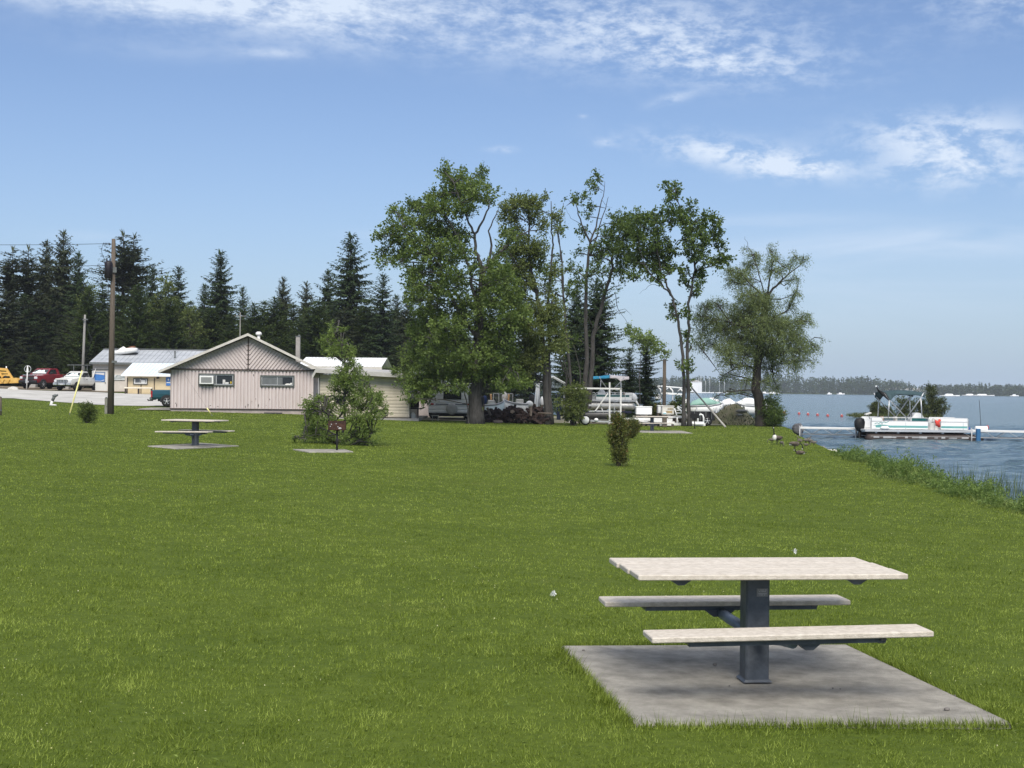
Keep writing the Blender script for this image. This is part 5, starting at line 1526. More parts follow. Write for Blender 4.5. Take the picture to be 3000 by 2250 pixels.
broad_tree('maple_tree', 'slender two-stemmed dark leaved tree beside the far picnic table', 'tree', gd, gd.y, D_limbs, D_cl, MAPLE_D, BARK, 6, conv_c, 1.0, .175, .55, 'broadleaf trees at the far edge of the lawn', hub=920)

# --- willow at the shore
ge_ = G(2232, 1245)
EY = min(ge_.y, 86)
ge_ = Vector((P(2226, 1247, EY).x, EY, 0)); ge_.z = gz(ge_.x, EY)
E_limbs = [([(1395, 1600, 0), (1380, 1450, 0), (1356, 1350, 0), (1372, 1200, 0), (1390, 1050, 0), (1410, 900, 0), (1430, 780, 0)], (.38, .16)),
           ([(1425, 800, 0), (1500, 720, .3), (1580, 650, .5), (1660, 590, .6)], (.12, .02)),
           ([(1430, 780, 0), (1450, 650, -.2), (1460, 530, -.3)], (.09, .02)),
           ([(1400, 960, 0), (1540, 900, .6), (1600, 800, .8), (1620, 690, .9)], (.09, .02)),
           ([(1420, 820, 0), (1330, 740, -.6), (1260, 660, -.8)], (.10, .02)), ([(1420, 820, 0), (1360, 620, .2), (1310, 500, .3), (1290, 440, .3)], (.06, .008)),
           ([(1368, 1240, 0), (1290, 1225, -.8), (1230, 1240, -1), (1150, 1290, -1.2)], (.11, .02)),
           ([(1362, 1330, 0), (1340, 1372, -1.4), (1240, 1378, -2), (1140, 1395, -2.4), (1100, 1430, -2.4)], (.08, .02)),
           ([(1390, 1050, 0), (1200, 960, -1), (1080, 940, -1.4)], (.10, .02)), ([(1395, 1010, 0), (1560, 1000, 1), (1680, 1080, 1.2)], (.10, .02)),
           ([(1400, 1150, 0), (1450, 1180, .6), (1462, 1300, .9), (1480, 1350, 1), (1500, 1390, 1)], (.10, .02)),
           ([(1385, 1100, 0), (1480, 1180, -1), (1560, 1220, -1.4)], (.07, .02))]
E_cl = [(1300, 515, 20, 25, .7), (1350, 560, 45, 45), (1320, 620, 55, 40), (1250, 660, 65, 40), (1200, 650, 35, 28), (1200, 720, 25, 35), (1280, 700, 80, 50), (1450, 520, 28, 45, .8), (1470, 580, 35, 45, .7),
        (1590, 560, 28, 38, .8), (1650, 580, 35, 35, .8), (1560, 610, 50, 35, .6), (1440, 640, 45, 50, .7), (1500, 660, 50, 40, .6), (1590, 700, 40, 45, .6), (1600, 790, 35, 50, .6), (1560, 850, 45, 50, .8), (1330, 800, 110, 60),
        (1400, 850, 110, 80), (1300, 880, 120, 80), (1240, 940, 110, 70), (1450, 950, 120, 80), (1350, 980, 130, 80), (1550, 980, 100, 70), (1120, 850, 80, 40), (1040, 860, 60, 40, .8), (1020, 930, 60, 50, .8),
        (1100, 940, 90, 60), (1150, 1010, 100, 60), (1030, 1020, 60, 50, .8), (1000, 1090, 45, 40, .6), (1080, 1090, 70, 40, .8), (1250, 1050, 120, 70), (1350, 1080, 120, 80), (1480, 1060, 120, 80), (1600, 1050, 90, 60),
        (1640, 940, 60, 50), (1690, 960, 25, 12, .7), (1180, 1120, 90, 60), (1290, 1150, 100, 60), (1420, 1150, 100, 70), (1530, 1140, 100, 60), (1630, 1120, 80, 50), (1710, 1110, 45, 40, .8), (1765, 1060, 12, 12),
        (1200, 1200, 80, 40, .8), (1300, 1230, 70, 50, .7), (1450, 1240, 80, 60, .8), (1560, 1210, 80, 40, .8), (1620, 1200, 50, 40, .6), (1700, 1195, 35, 22, .6), (1590, 1260, 35, 18, .5), (1200, 1280, 60, 30, .7), (1300, 1310, 45, 30, .5), (1440, 1310, 45, 50, .7),
        (1480, 1360, 25, 30, .8), (1120, 1410, 30, 18, .5), (1200, 1390, 40, 18, .6), (1280, 1390, 40, 22, .5), (1160, 1290, 40, 25, .6)]
broad_tree('willow_tree', 'bushy grey-green willow with a dark leaning trunk at the water edge', 'tree', ge_, EY, E_limbs, E_cl, WILLOW, BARK_D, 7, conv_c, 1.1, .12, .6, 'broadleaf trees at the far edge of the lawn', droop=.55, narrow=.30, spray=.55, hub=1360)

# --- young ash in the middle of the lawn
gs = G(1004, 1302)
S_limbs = [([(830, 1500, 0), (835, 1300, 0), (850, 1000, 0), (870, 750, 0), (850, 550, 0), (780, 380, 0), (730, 240, 0)], (.07, .012)),
           ([(820, 1500, .1), (760, 1250, -.2), (600, 1080, -.4), (500, 1020, -.5)], (.04, .008)), ([(835, 1500, -.1), (930, 1250, .3), (1100, 1000, .5), (1180, 950, .5)], (.045, .008)),
           ([(815, 1500, -.1), (700, 1420, -.4), (480, 1380, -.5), (330, 1420, -.5)], (.03, .006)), ([(840, 1500, 0), (960, 1400, -.3), (1150, 1360, -.4)], (.03, .006)), ([(860, 850, 0), (960, 700, .2), (930, 500, .2)], (.03, .006))]
S_cl = [(720, 200, 25, 40), (700, 270, 50, 40), (830, 240, 30, 30), (650, 340, 60, 50), (750, 330, 70, 60), (630, 420, 40, 60), (720, 430, 80, 60), (820, 410, 60, 60), (930, 470, 60, 50), (720, 510, 70, 50), (850, 530, 80, 60),
        (900, 600, 70, 60), (830, 680, 60, 60), (980, 690, 60, 60), (780, 760, 90, 60), (900, 770, 80, 60), (1040, 790, 80, 60), (750, 860, 70, 70), (880, 870, 90, 60), (1010, 880, 90, 60), (1080, 930, 70, 50), (560, 1000, 90, 45),
        (470, 1040, 80, 50), (640, 1020, 70, 50), (800, 980, 100, 60), (940, 980, 100, 70), (1150, 960, 80, 60), (1220, 1000, 60, 70), (460, 1110, 60, 50), (560, 1110, 90, 50), (700, 1100, 80, 60), (860, 1090, 100, 60),
        (1020, 1080, 100, 60), (1150, 1080, 80, 70), (1260, 1110, 55, 45), (1300, 1140, 35, 28), (460, 1200, 60, 50), (560, 1220, 90, 60), (680, 1200, 70, 60), (950, 1200, 100, 60), (1080, 1190, 100, 60), (1200, 1190, 50, 45),
        (450, 1300, 80, 40), (560, 1320, 90, 60), (640, 1400, 70, 50), (520, 1390, 70, 40), (380, 1390, 70, 22), (310, 1410, 45, 22), (410, 1450, 28, 18), (700, 1430, 60, 55), (820, 1420, 60, 60), (960, 1370, 80, 60), (1060, 1330, 80, 50),
        (1160, 1340, 45, 45), (1150, 1470, 65, 25), (900, 1480, 70, 25), (1050, 1440, 60, 40)]
broad_tree('young_ash_tree', 'bright green bushy sapling branching from the ground before the tan shed', 'tree', gs, gs.y, S_limbs, S_cl, SAPL, BARK, 8, conv_s, 1.25, .085, .8, None, droop=.1, narrow=.42, spray=.24, per=12, twig=.005, hub=830)
# ------------------------------------------------------------------ conifers
def conifer_mesh(h, rmax, seed, m, bark, kind='spruce', gap=0.0, top=1.0):
    """returns (trunk mesh object, crown mesh object) in local coordinates"""
    tr = np.random.default_rng(seed)
    tm = MB(); tm.tube([(0, 0, -.3), (0, 0, h * .5), (0, 0, h * .97)], [.012 * h + .07, .008 * h + .03, .015], 8)
    C = []; D = []; S = []; Wd = []; T = []
    z = h * (.03 if kind != 'pine' else .25)
    while z < h * .985:
        f = z / h
        if kind == 'cedar': prof = min(1, (1 - f) * 1.5) ** .75 * (0.75 + .25 * min(1, f * 4))
        elif kind == 'pine': prof = min(1, (1 - f) * 4.5 + .2) * (.72 + .28 * math.sin(f * 13 + seed))
        else: prof = (1 - math.exp(-(1 - f) * 3.0)) / .95 * top + .01
        R_ = rmax * prof
        nb = tr.integers(4, 7) if kind != 'cedar' else tr.integers(7, 10)
        ph = tr.uniform(0, 6.28)
        for b in range(nb):
            if tr.random() < gap * (0.4 + f): continue
            a = ph + 2 * PI * b / nb + tr.normal(0, .35); L = R_ * tr.uniform(.55, 1.22) + .06
            zb = z + tr.normal(0, .10)
            out = np.array([math.cos(a), math.sin(a), 0]); side = np.array([-out[1], out[0], 0])
            d0 = tr.normal(-.30, .13) if kind == 'spruce' else (tr.uniform(.1, .5) if kind == 'cedar' else tr.uniform(-.1, .3))
            if kind == 'spruce' and f > .7: d0 += (f - .7) * 3.0
            n = max(3, int(L / .11))
            for i in range(n):
                t = (i + tr.uniform(.1, .9)) / n
                zz = d0 * L * t + (.26 if kind == 'spruce' else .1) * L * t * t
                p = np.array([0, 0, zb]) + out * L * t + np.array([0, 0, zz])
                sl = (.13 + .34 * (1 - t) * min(1, L / 1.6)) * tr.uniform(.6, 1.3)
                for s in (-1, 1):
                    C.append(p); D.append(out * .75 + side * s * tr.uniform(.4, 1.1) + np.array([0, 0, tr.normal(-.28 if kind == 'spruce' else .25, .3)])); S.append(sl); Wd.append(sl * tr.uniform(.24, .36) + .025)
                    T.append(.2 + .5 * t + tr.normal(0, .16))
                C.append(p); D.append(out * .5 + np.array([tr.normal(0, .5), tr.normal(0, .5), -.75 if kind == 'spruce' else .5])); S.append(sl * 1.15); Wd.append(sl * .34); T.append(.35 + tr.normal(0, .2))
            C.append(np.array([0, 0, zb]) + out * L * .9 + np.array([0, 0, (d0 + .23) * L * .85])); D.append(out + np.array([0, 0, .1])); S.append(.24); Wd.append(.09); T.append(.8)
            if b % 2 == 0 and L > .5: tm.tube([(0, 0, zb), tuple(out * L * .5 + np.array([0, 0, zb + d0 * L * .5 + .06 * L])), tuple(out * L * .9 + np.array([0, 0, zb + (d0 + .23) * L * .9]))], [.024, .014, .005], 3, caps=False)
        z += (.165 if kind == 'spruce' else .27 if kind == 'cedar' else .22) * tr.uniform(.6, 1.4)
    for k in range(6):
        C.append(np.array([0, 0, h * .95])); D.append(np.array([tr.normal(0, .25), tr.normal(0, .25), 1])); S.append(h * .05 + .15); Wd.append(.1); T.append(.7)
    C = np.array(C); D = np.array(D); S = np.array(S); Wd = np.array(Wd)
    nr = unit(tr.normal(0, .45, (len(C), 3)) + np.array([0, 0, 1.0]))
    return tm, leaf_quads(C, D, nr, S, Wd), np.array(T)


PROTO = {}


def conifer(kind_key, x, Y, h, label, name='spruce_tree', group='spruces behind the buildings', z=None, wide=1.0, cat='tree'):
    """kind_key picks one of a few grown trees; copies share its meshes at their own size"""
    kind, rr, seed, m, gap = kind_key
    base = Vector((x, Y, (gz(x, Y) if z is None else z)))
    if kind_key not in PROTO:
        tm, q, T = conifer_mesh(12.0, 12.0 * rr, seed, m, BARK_D, kind, gap)
        t = thing(name, base, label, cat, group)
        tm.build('trunk', BARK_D, t); np_mesh('crown', q, 4, m, t, T)
        PROTO[kind_key] = t
    else:
        t = copy_tree(PROTO[kind_key]); t.name = name; t.location = base
        tag(t, label, cat, group)
    s = h / 12.0
    t.scale = (s * wide, s * wide, s); t.rotation_euler = (0, 0, rng.uniform(0, 6.28))
    return t


K1 = ('spruce', .19, 21, SPRUCE, .05)
K2 = ('spruce', .165, 22, SPRUCE, .12)
K3 = ('spruce', .21, 23, SPRUCE_O, .10)
K4 = ('pine', .19, 24, SPRUCE_O, .18)
K5 = ('cedar', .21, 25, CEDAR, 0)
K6 = ('cedar', .26, 26, CEDAR, .05)


def con(px, py, Y, key, label, name='spruce_tree', wide=1.0, group='conifers behind the buildings'):
    p = P(px, py, Y); zb_ = gz(p.x, Y)
    return conifer(key, p.x, Y, p.z - zb_, label, name, group, wide=wide)


front = [(38, 720, 150, K4, 'ragged old spruce at the left edge with a bushy double top', 'spruce_tree', 1.25), (84, 716, 152, K4, 'old spruce with a bushy flat top, second from the left edge', 'spruce_tree', 1.0), (136, 703, 155, K3, 'leaning topped dark spruce left of the tallest pointed one', 'spruce_tree', .95),
         (187, 674, 152, K3, 'tallest pointed dark spruce left of the utility pole', 'spruce_tree', .95), (229, 736, 150, K1, 'narrow spruce close to the left of the utility pole', 'spruce_tree', .95), (362, 674, 158, K4, 'open-branched ragged spruce right behind the utility pole', 'spruce_tree', 1.15),
         (392, 682, 160, K4, 'flat-topped ragged spruce just right of the utility pole', 'spruce_tree', 1.2), (447, 780, 155, K2, 'small pointed spruce right of the ragged ones', 'spruce_tree', .9), (523, 778, 150, K2, 'feathery lone spruce over the grey shop roof', 'spruce_tree', 1.1), (600, 830, 152, K2, 'short spruce left of the tall dense one', 'spruce_tree', 1.1),
         (646, 732, 150, K1, 'tall dense evenly tapered spruce over the left slope of the pink roof', 'spruce_tree', 1.1), (712, 838, 148, K2, 'small thin spruce above the antenna', 'spruce_tree', .9), (830, 810, 160, K3, 'far spruce with a dense crown above the pink gable', 'spruce_tree', .9), (898, 824, 158, K3, 'spruce with a blunt top left of the dark trio', 'spruce_tree', .9),
         (963, 788, 156, K1, 'broad spruce left of the tall black one', 'spruce_tree', 1.1), (1028, 682, 148, K1, 'tall blackish spruce standing alone above the leafy sapling', 'spruce_tree', 1.2), (1122, 800, 142, K2, 'slim spruce between the tall black one and the maple', 'spruce_tree', 1.2), (1162, 862, 150, K2, 'thin spruce hard against the left of the maple', 'spruce_tree', 1.2),
         (1195, 872, 145, K3, 'low spruce half hidden by the left of the maple', 'spruce_tree', 1.2)]
for a in front: con(*a)
ceds = [(262, 838), (300, 830), (470, 850), (560, 880), (745, 885), (775, 880), (805, 868), (860, 890), (930, 880), (680, 905), (905, 900), (990, 880), (405, 830), (345, 860), (620, 900), (835, 925), (500, 870), (1075, 880)]
for i, (px, py) in enumerate(ceds):
    con(px, py, 140 + (i % 4) * 3 + (i % 3), K5 if i % 2 else K6, 'mid-green cedar in the thick belt behind the buildings', 'cedar_tree', 1.2 + .2 * (i % 3), 'cedars filling the belt behind the buildings')
back = [(20, 850), (70, 860), (115, 850), (165, 860), (210, 850), (255, 880), (320, 900), (430, 880), (585, 900), (660, 900), (1010, 900), (1060, 900), (1100, 900), (1150, 905), (1180, 920), (880, 930), (730, 930), (150, 900), (40, 930), (100, 940), (200, 930), (1230, 900), (1290, 910), (1350, 900), (-30, 880), (-60, 760), (1420, 930), (1480, 930), (1550, 950)]
for i, (px, py) in enumerate(back):
    con(px, py, 144 + (i % 5) * 2.5, K1 if i % 2 else K3, 'dark spruce in the shadowed row between the taller spruces', 'spruce_tree', 1.7, 'dark spruces in the rear row')
# low growth under the belt, seen between the trunks
for i in range(26):
    px = -60 + i * 52 + rng.uniform(-14, 14)
    con(px, 1010 + rng.uniform(-25, 30), 139 + (i % 3) * 1.5, K6 if i % 2 else K3, 'low dark evergreen thicket at the foot of the conifer belt', 'evergreen_shrub', 1.9, 'evergreen thicket under the conifers')
# broadleaf tops between the conifers
for i, (px, py, Y, lb) in enumerate(((485, 808, 147, 'light green leafy crown between spruces right of the utility pole'), (250, 828, 150, 'light green leafy crown left of the utility pole'), (556, 900, 146, 'small pale leafy crown left of the tall dense spruce'))):
    tr = np.random.default_rng(70 + i); p = P(px, py, Y); b = Vector((p.x, Y, gz(p.x, Y))); hgt = p.z - b.z
    t = thing('leafy_tree', b, lb, 'tree', 'broadleaf trees among the conifers')
    Q = []; T = []; tm = MB(); tm.tube([(0, 0, -.2), (.1, 0, hgt * .5), (0, 0, hgt * .85)], [.22, .15, .04], 8)
    for k in range(34):
        a = tr.uniform(0, 6.28); u = tr.uniform(0, 1); rr = 2.0 * math.sin(PI * min(.95, .25 + .7 * u)) * tr.uniform(.3, 1)
        c = np.array([math.cos(a) * rr, math.sin(a) * rr, hgt * (.35 + .62 * u)])
        q, tt, _ = clump_leaves(c, (.75, .75, .55), 130, tr, .2, .5, 13); Q.append(q); T.append(tt)
        tm.tube([(0, 0, c[2] * .8), tuple(c)], [.05, .015], 4, caps=False)
    tm.build('trunk', BARK, t); np_mesh('crown', np.concatenate(Q), 4, MAPLE_Y, t, np.concatenate(T))

# conifers by the marina
con(1748, 815, 104, ('spruce', .27, 31, SPRUCE, .05), 'wide dark spruce behind the half bare maple', 'spruce_tree', 1.15, 'conifers by the marina')
con(1690, 850, 108, ('spruce', .27, 31, SPRUCE, .05), 'dark spruce left of the wide one, behind grey stems', 'spruce_tree', 1.1, 'conifers by the marina')
con(1845, 1018, 101, K2, 'small feathery spruce right of the parked pontoon boat', 'spruce_tree', 1.25, 'conifers by the marina')
con(1893, 985, 99, ('spruce', .20, 32, SPRUCE, .22), 'small open spruce by the wooden pole at the marina', 'spruce_tree', 1.25, 'conifers by the marina')


def bush(name, label, base, w, h, leaf, n, seed, size=.05, kind='round', cat='shrub', group=None, narrow=.5, spray=.18, droop=0, stem=BARK_D, per=12):
    tr = np.random.default_rng(seed); t = thing(name, base, label, cat, group)
    sm = MB(); Q = []; T = []
    k = max(5, n // 110)
    for i in range(k):
        u = (i + .5) / k; a = tr.uniform(0, 6.28)
        if kind == 'column': prof = .55 + .45 * math.sin(PI * min(1, .12 + u * .8)); zz = h * (.10 + .84 * u)
        elif kind == 'vase': prof = .30 + .7 * u; zz = h * (.12 + .8 * u)
        else: prof = math.sin(PI * (.15 + .75 * u)); zz = h * (.15 + .78 * u)
        rr = w * prof * tr.uniform(.15, .85)
        c = np.array([math.cos(a) * rr, math.sin(a) * rr, zz])
        q, tt, pos = clump_leaves(c, (w * .38, w * .38, h * .11), n // k, tr, size, spray, per, droop, narrow, .7); Q.append(q); T.append(tt)
        sm.tube([(tr.normal(0, w * .08), tr.normal(0, w * .08), -.05), tuple(c * np.array([.5, .5, .6])), tuple(c)], [.02, .014, .004], 4, caps=False)
    sm.build('stem', stem, t); np_mesh('foliage', np.concatenate(Q), 4, leaf, t, np.concatenate(T))
    return t


g = G(1811, 1366); bush('cedar_shrub', 'upright brownish green cedar shrub in the middle of the lawn', g, .28, 1.36, SHRUBM, 9000, 41, .05, 'column', group='cedar shrubs on the lawn')
g = G(1848, 1284); bush('cedar_shrub', 'vase shaped olive cedar shrub just behind the upright one', g, .50, .80, SHRUBM, 8000, 42, .055, 'vase', group='cedar shrubs on the lawn')
g = G(256, 1240); bush('cedar_shrub', 'small round green shrub on the lawn before the utility pole', g, .46, .86, SHRUBG, 5200, 43, .06, 'round', group='cedar shrubs on the lawn')
g = P(1680, 1247, 78); g.z = gz(g.x, 78); bush('leafy_bush', 'leafy green bush at the foot of the white boat lift', g, 1.15, 2.35, MAPLE_Y, 6500, 44, .11, 'round', 'bush', spray=.3, narrow=.6)
g = Vector((ge_.x + .7, EY - .4, ge_.z)); bush('willow_suckers', 'dark green suckers sprouting round the willow trunk', g, .75, 1.9, MAPLE_D, 3600, 45, .13, 'round', 'bush', spray=.35, narrow=.35)
g = P(2268, 1250, EY - 1); g.z = -.35; bush('overhanging_bush', 'low bush leaning over the water right of the willow trunk', g, 1.0, 1.2, MAPLE_D, 3200, 46, .13, 'vase', 'bush', spray=.4, narrow=.35)
# pale young tree in front of the small spruces
p = P(1880, 1215, 97); b = Vector((p.x, 97, gz(p.x, 97)))
F_cl = [(620, 1040, 55, 28), (690, 1060, 65, 32), (740, 1090, 50, 25), (760, 1125, 45, 30), (800, 1150, 24, 22), (640, 1090, 40, 30, .7), (600, 1000, 30, 20), (700, 1110, 40, 30, .6), (820, 1165, 16, 14)]
F_l = [([(655, 1500, 0), (650, 1300, 0), (660, 1150, 0), (690, 1060, 0)], (.06, .02)), ([(660, 1150, 0), (740, 1100, .2), (815, 1160, .3)], (.03, .006)), ([(660, 1150, 0), (610, 1040, -.2)], (.03, .006))]
broad_tree('young_maple', 'pale green young tree with spreading boughs at the marina pole', 'tree', b, 97, F_l, F_cl, SAPL, BARK, 9, conv_c, .9, .16, .6, 'broadleaf trees at the marina', hub=690)
# ------------------------------------------------------------------ boats
BWHITE = mat('boat_white', (.80, .81, .80), (.74, .75, .74), scale=2, rough=.35)
BCREAM = mat('boat_cream', (.66, .64, .58), (.58, .56, .51), scale=2, rough=.4)
TEALS = mat('teal_stripe', (.12, .33, .32), (.16, .38, .36), scale=3, rough=.4)
TEALD = mat('dark_teal_panel', (.01, .10, .10), rough=.4)
PONT = mat('pontoon_alloy', (.40, .40, .39), (.56, .56, .55), scale=2.5, rough=.4, metal=.35)
PONT_D = mat('pontoon_underside', (.03, .022, .02), (.06, .045, .04), scale=3, rough=.6)
CANV_G = mat('grey_green_canvas', (.030, .058, .066), (.045, .078, .088), scale=2, rough=.85)
CANV_B = mat('bright_blue_canvas', (.035, .27, .44), (.05, .33, .50), scale=2, rough=.8)
CANV_P = mat('pale_pink_canvas', (.66, .60, .58), (.72, .66, .64), scale=2, rough=.8)
ORANGE = mat('life_vest_red', (.62, .07, .05), rough=.7)
GREYV = mat('grey_vinyl', (.45, .44, .41), (.55, .54, .50), scale=3, rough=.6)
DOCKM = mat('dock_white_deck', (.62, .62, .60), (.70, .70, .68), scale=2, rough=.7)
ALUM = mat('dull_aluminium', (.33, .34, .35), (.42, .43, .44), scale=2, rough=.5, metal=.3)


def outboard(parent, x, z, m, s=1.0, tilt=0.0, name='outboard_motor', y=0.0):
    c, sn = math.cos(tilt), math.sin(tilt)
    def tp(px, pz): return (x - s * (px * c + pz * sn), z + s * (pz * c - px * sn))
    mb = MB()
    rings = []
    for px, pz, w, l in ((.30, .0, .14, .16), (.32, .22, .21, .28), (.32, .50, .22, .30), (.30, .68, .15, .22), (.28, .72, .06, .1)):
        cx_, cz_ = tp(px, pz)
        rings.append([Vector((cx_ + s * l * math.cos(a), y + s * w * math.sin(a), cz_)) for a in np.linspace(0, 2 * PI, 12, endpoint=False)])
    mb.loft(rings); mo = mb.build(name, m, parent)
    mb = MB(); a, b = tp(.30, .02), tp(.34, -.75)
    mb.tube([(a[0], y, a[1]), (b[0], y, b[1])], [.10 * s, .07 * s], 8)
    e = tp(.38, -.72); f = tp(.62, -.76)
    mb.tube([(b[0] + .1 * s, y, e[1] + .04 * s), (f[0], y, f[1])], [.07 * s, .05 * s], 8)
    mb.build('lower_unit', m, mo)
    return mo


def pontoon_boat(loc, rz, label, canv, front_canv=None, black_motor=True, style=0, z0=0.0):
    """x towards the bow, waterline at z=0"""
    t = thing('pontoon_boat', loc, label, 'pontoon boat', 'pontoon boats', rz=rz)
    for y in (-.95, .95):
        mb = MB()
        mb.lathe((-.15, y, .06), (1, 0, 0), [(.05, -.1), (.28, 0), (.30, .2), (.30, 5.3), (.26, 5.8), (.15, 6.15), (.03, 6.32)], 16)
        po = mb.build('pontoon', PONT if style else PONT_D, t)
        if not style:
            mb = MB(); [mb.box((.3 + .52 * k_ + .1 * math.sin(k_ * 2.3), y - .30 if y < 0 else y + .30, .13 + .012 * math.sin(k_ * 3)), (.30 + .16 * math.sin(k_ * 1.7), .02, .07 + .03 * math.sin(k_ * 2.9))) for k_ in range(10)]; mb.box((2.65, y * 1.3, .185), (5.3, .02, .02)); mb.build('rub_strake', PONT, po)
    mb = MB(); mb.box((2.95, 0, .50), (6.5, 2.45, .09)); dk = mb.build('deck', DOCKM, t)
    mb = MB()
    for s in (-1, 1): mb.box((2.95, 1.235 * s, .49), (6.52, .03, .12))
    for x in (.3, 1.5, 2.7, 3.9, 5.1):
        mb.box((x, 0, .40), (.12, 2.3, .1))
    mb.build('edge_rail', ALU, dk)
    H = .64; zb_ = .55
    for s in (-1, 1):
        y = 1.14 * s
        for x0, x1, full in ((0.05, .62, True), (.62, 3.12, False), (3.78, 5.25, True)):
            n = 'fence_panel'
            mb = MB(); top = zb_ + (H if full else .44)
            mb.box(((x0 + x1) / 2, y, (zb_ + .04 + top) / 2), (x1 - x0 - .03, .02, top - zb_ - .04)); fp = mb.build(n, BWHITE, t)
            mb = MB(); mb.box(((x0 + x1) / 2 + (.1 if x0 < .1 else 0), y + .013 * s, zb_ + (.16 if not style else .36)), (x1 - x0 - (.25 if x0 < .1 else .06), .006, .11 if not style else .15)); mb.build('stripe', TEALS if not style else TEALD, fp)
            if full:
                mb = MB(); mb.box(((x0 + x1) / 2, y + .013 * s, zb_ + .43), (x1 - x0 - .04, .006, .025)); mb.build('seam_line', ALUM, fp)
        mb = MB(); r = .018
        def rail(x0, x1, posts):
            mb.tube([(x0, y, zb_), (x0, y, zb_ + H - .06), (x0 + .06, y, zb_ + H), (x1 - .06, y, zb_ + H), (x1, y, zb_ + H - .06), (x1, y, zb_)], r, 6)
            for q in posts: mb.tube([(q, y, zb_), (q, y, zb_ + H)], r, 6)
            mb.tube([(x0, y, zb_ + .46), (x1, y, zb_ + .46)], r * .8, 6); mb.tube([(x0, y, zb_ + .03), (x1, y, zb_ + .03)], r * .8, 6)
        rail(.02, 3.13, (.63, 1.9)); rail(3.2, 3.45, ()); rail(3.77, 5.27, (5.0,))
        mb.build('fence_rail', ALU, t)
    mb = MB(); mb.box((5.26, 0, zb_ + .3), (.02, 2.2, .56)); mb.build('front_panel', BWHITE, t)
    mb = MB(); mb.box((3.40, -1.13, zb_ + .18), (.5, .02, .40)); mb.build('gate', GREYV, t)
    if style == 0:      # lettering flourish at the stern
        mb = MB()
        pts = [(.22, .30), (.36, .36), (.45, .31), (.52, .39), (.62, .34), (.72, .42), (.84, .37), (.98, .44)]
        for a, b in zip(pts[:-1], pts[1:]): mb.tube([(a[0], -1.156, zb_ + a[1]), (b[0], -1.156, zb_ + b[1])], .016, 4)
        mb.prism([(.12, zb_ + .20), (1.0, zb_ + .24), (.5, zb_ + .27)], 'y', -1.160, -1.154)
        mb.build('lettering', TEALS, fp)
    # seats, console
    for x, y, m, nm in ((.95, -.75, mat('tan_vinyl', (.32, .24, .18), rough=.6), 'seat'), (1.75, -.5, GREYV, 'seat'), (4.5, .75, GREYV, 'seat'), (4.5, -.75, GREYV, 'seat')):
        mb = MB(); mb.rbox((x, y, zb_ + .25), (.55 if x < 3 else 1.2, .5, .42), .06); mb.rbox((x - (.25 if x < 3 else 0), y + (0 if x < 3 else (.2 if y > 0 else -.2)), zb_ + .5), (.14 if x < 3 else 1.2, .5 if x < 3 else .12, .42 if x < 3 else .2), .05); mb.build(nm, m, t)
    mb = MB(); mb.loft([[Vector((x0, y, z)) for y in (-.85, -.2)] + [Vector((x1, y, z)) for y in (-.2, -.85)] for x0, x1, z in ((2.2, 3.0, zb_), (2.25, 3.0, zb_ + .55), (2.45, 2.85, zb_ + .86), (2.55, 2.7, zb_ + .92))], smooth=False)
    co = mb.build('console', BWHITE, t)
    mb = MB(); mb.prism([(2.3, zb_ + .44), (3.0, zb_ + .44), (3.08, zb_ + .52), (3.0, zb_ + .62), (2.3, zb_ + .62)], 'y', -.88, -.86); mb.build('console_panel', TEALD, co)
    mb = MB(); mb.tube([(2.35 + .0, -.5 + .18 * math.cos(a), zb_ + .72 + .18 * math.sin(a)) for a in np.linspace(0, 2 * PI, 16)], .02, 5, caps=False); mb.build('steering_wheel', BLACK, co)
    # bimini top
    zc = 2.58
    for s in (-1, 1):
        y = 1.13 * s
        mb = MB(); r = .032
        pv = (1.95, y, zb_ + H)
        mb.tube([pv, (1.0, y, 2.14), (.72, y, 2.52)], r, 6); mb.tube([pv, (2.72, y, 2.3), (2.85, y, 2.54)], r, 6)
        mb.tube([(.96, y, zb_ + H), (1.0, y, 2.12)], r, 6); mb.tube([(2.78, y, zb_ + H), (2.70, y, 2.3)], r, 6)
        mb.build('bimini_frame', ALU, t)
    def canopy(x0, x1, m, nm, n=10):
        mb = MB(); rings = []
        for i in range(n + 1):
            x = x0 + (x1 - x0) * i / n; f = (x - .75) / 2.15
            edge = .26 * math.exp(-((x - 1.02) / .2) ** 2) + .14
            ring = []
            for j in range(13):
                a = -1 + 2 * j / 12
                zz = zc + .10 * math.sin(PI * min(1, max(0, f))) - .07 * a ** 4 - (edge if abs(a) == 1 else 0) - .02 * math.sin(j * 2.1 + i)
                ring.append(Vector((x, a * 1.16, zz)))
            ring += [p - Vector((0, 0, .03)) for p in reversed(ring)]
            rings.append(ring)
        mb.loft(rings); return mb.build(nm, m, t)
    if front_canv is None:
        canopy(.78, 2.92, canv, 'bimini_canvas', 14)
        mb = MB(); mb.loft([[Vector((x + r * math.cos(a) * .6, y, z + r * math.sin(a))) for a in np.linspace(0, 2 * PI, 8, endpoint=False)] for x, y, z, r in ((.42, -1.0, 2.66, .05), (.76, -1.16, 2.42, .13), (.95, -1.16, 2.2, .08))])
        mb.tube([(.30, -1.1, 2.86), (.46, -1.1, 2.62)], .03, 6)
        mb.build('folded_boot', BLACK, t)
        mb = MB(); mb.sphere((.29, -1.1, 2.88), .05, 8, 6); mb.build('stern_light', BWHITE, t)
    else:
        canopy(.30, 1.95, canv, 'bimini_canvas', 9); canopy(1.97, 3.6, front_canv, 'bimini_canvas', 9)
    outboard(t, .0, .42, BLACK if black_motor else BWHITE, 1.0, 0.0 if black_motor else -.5)
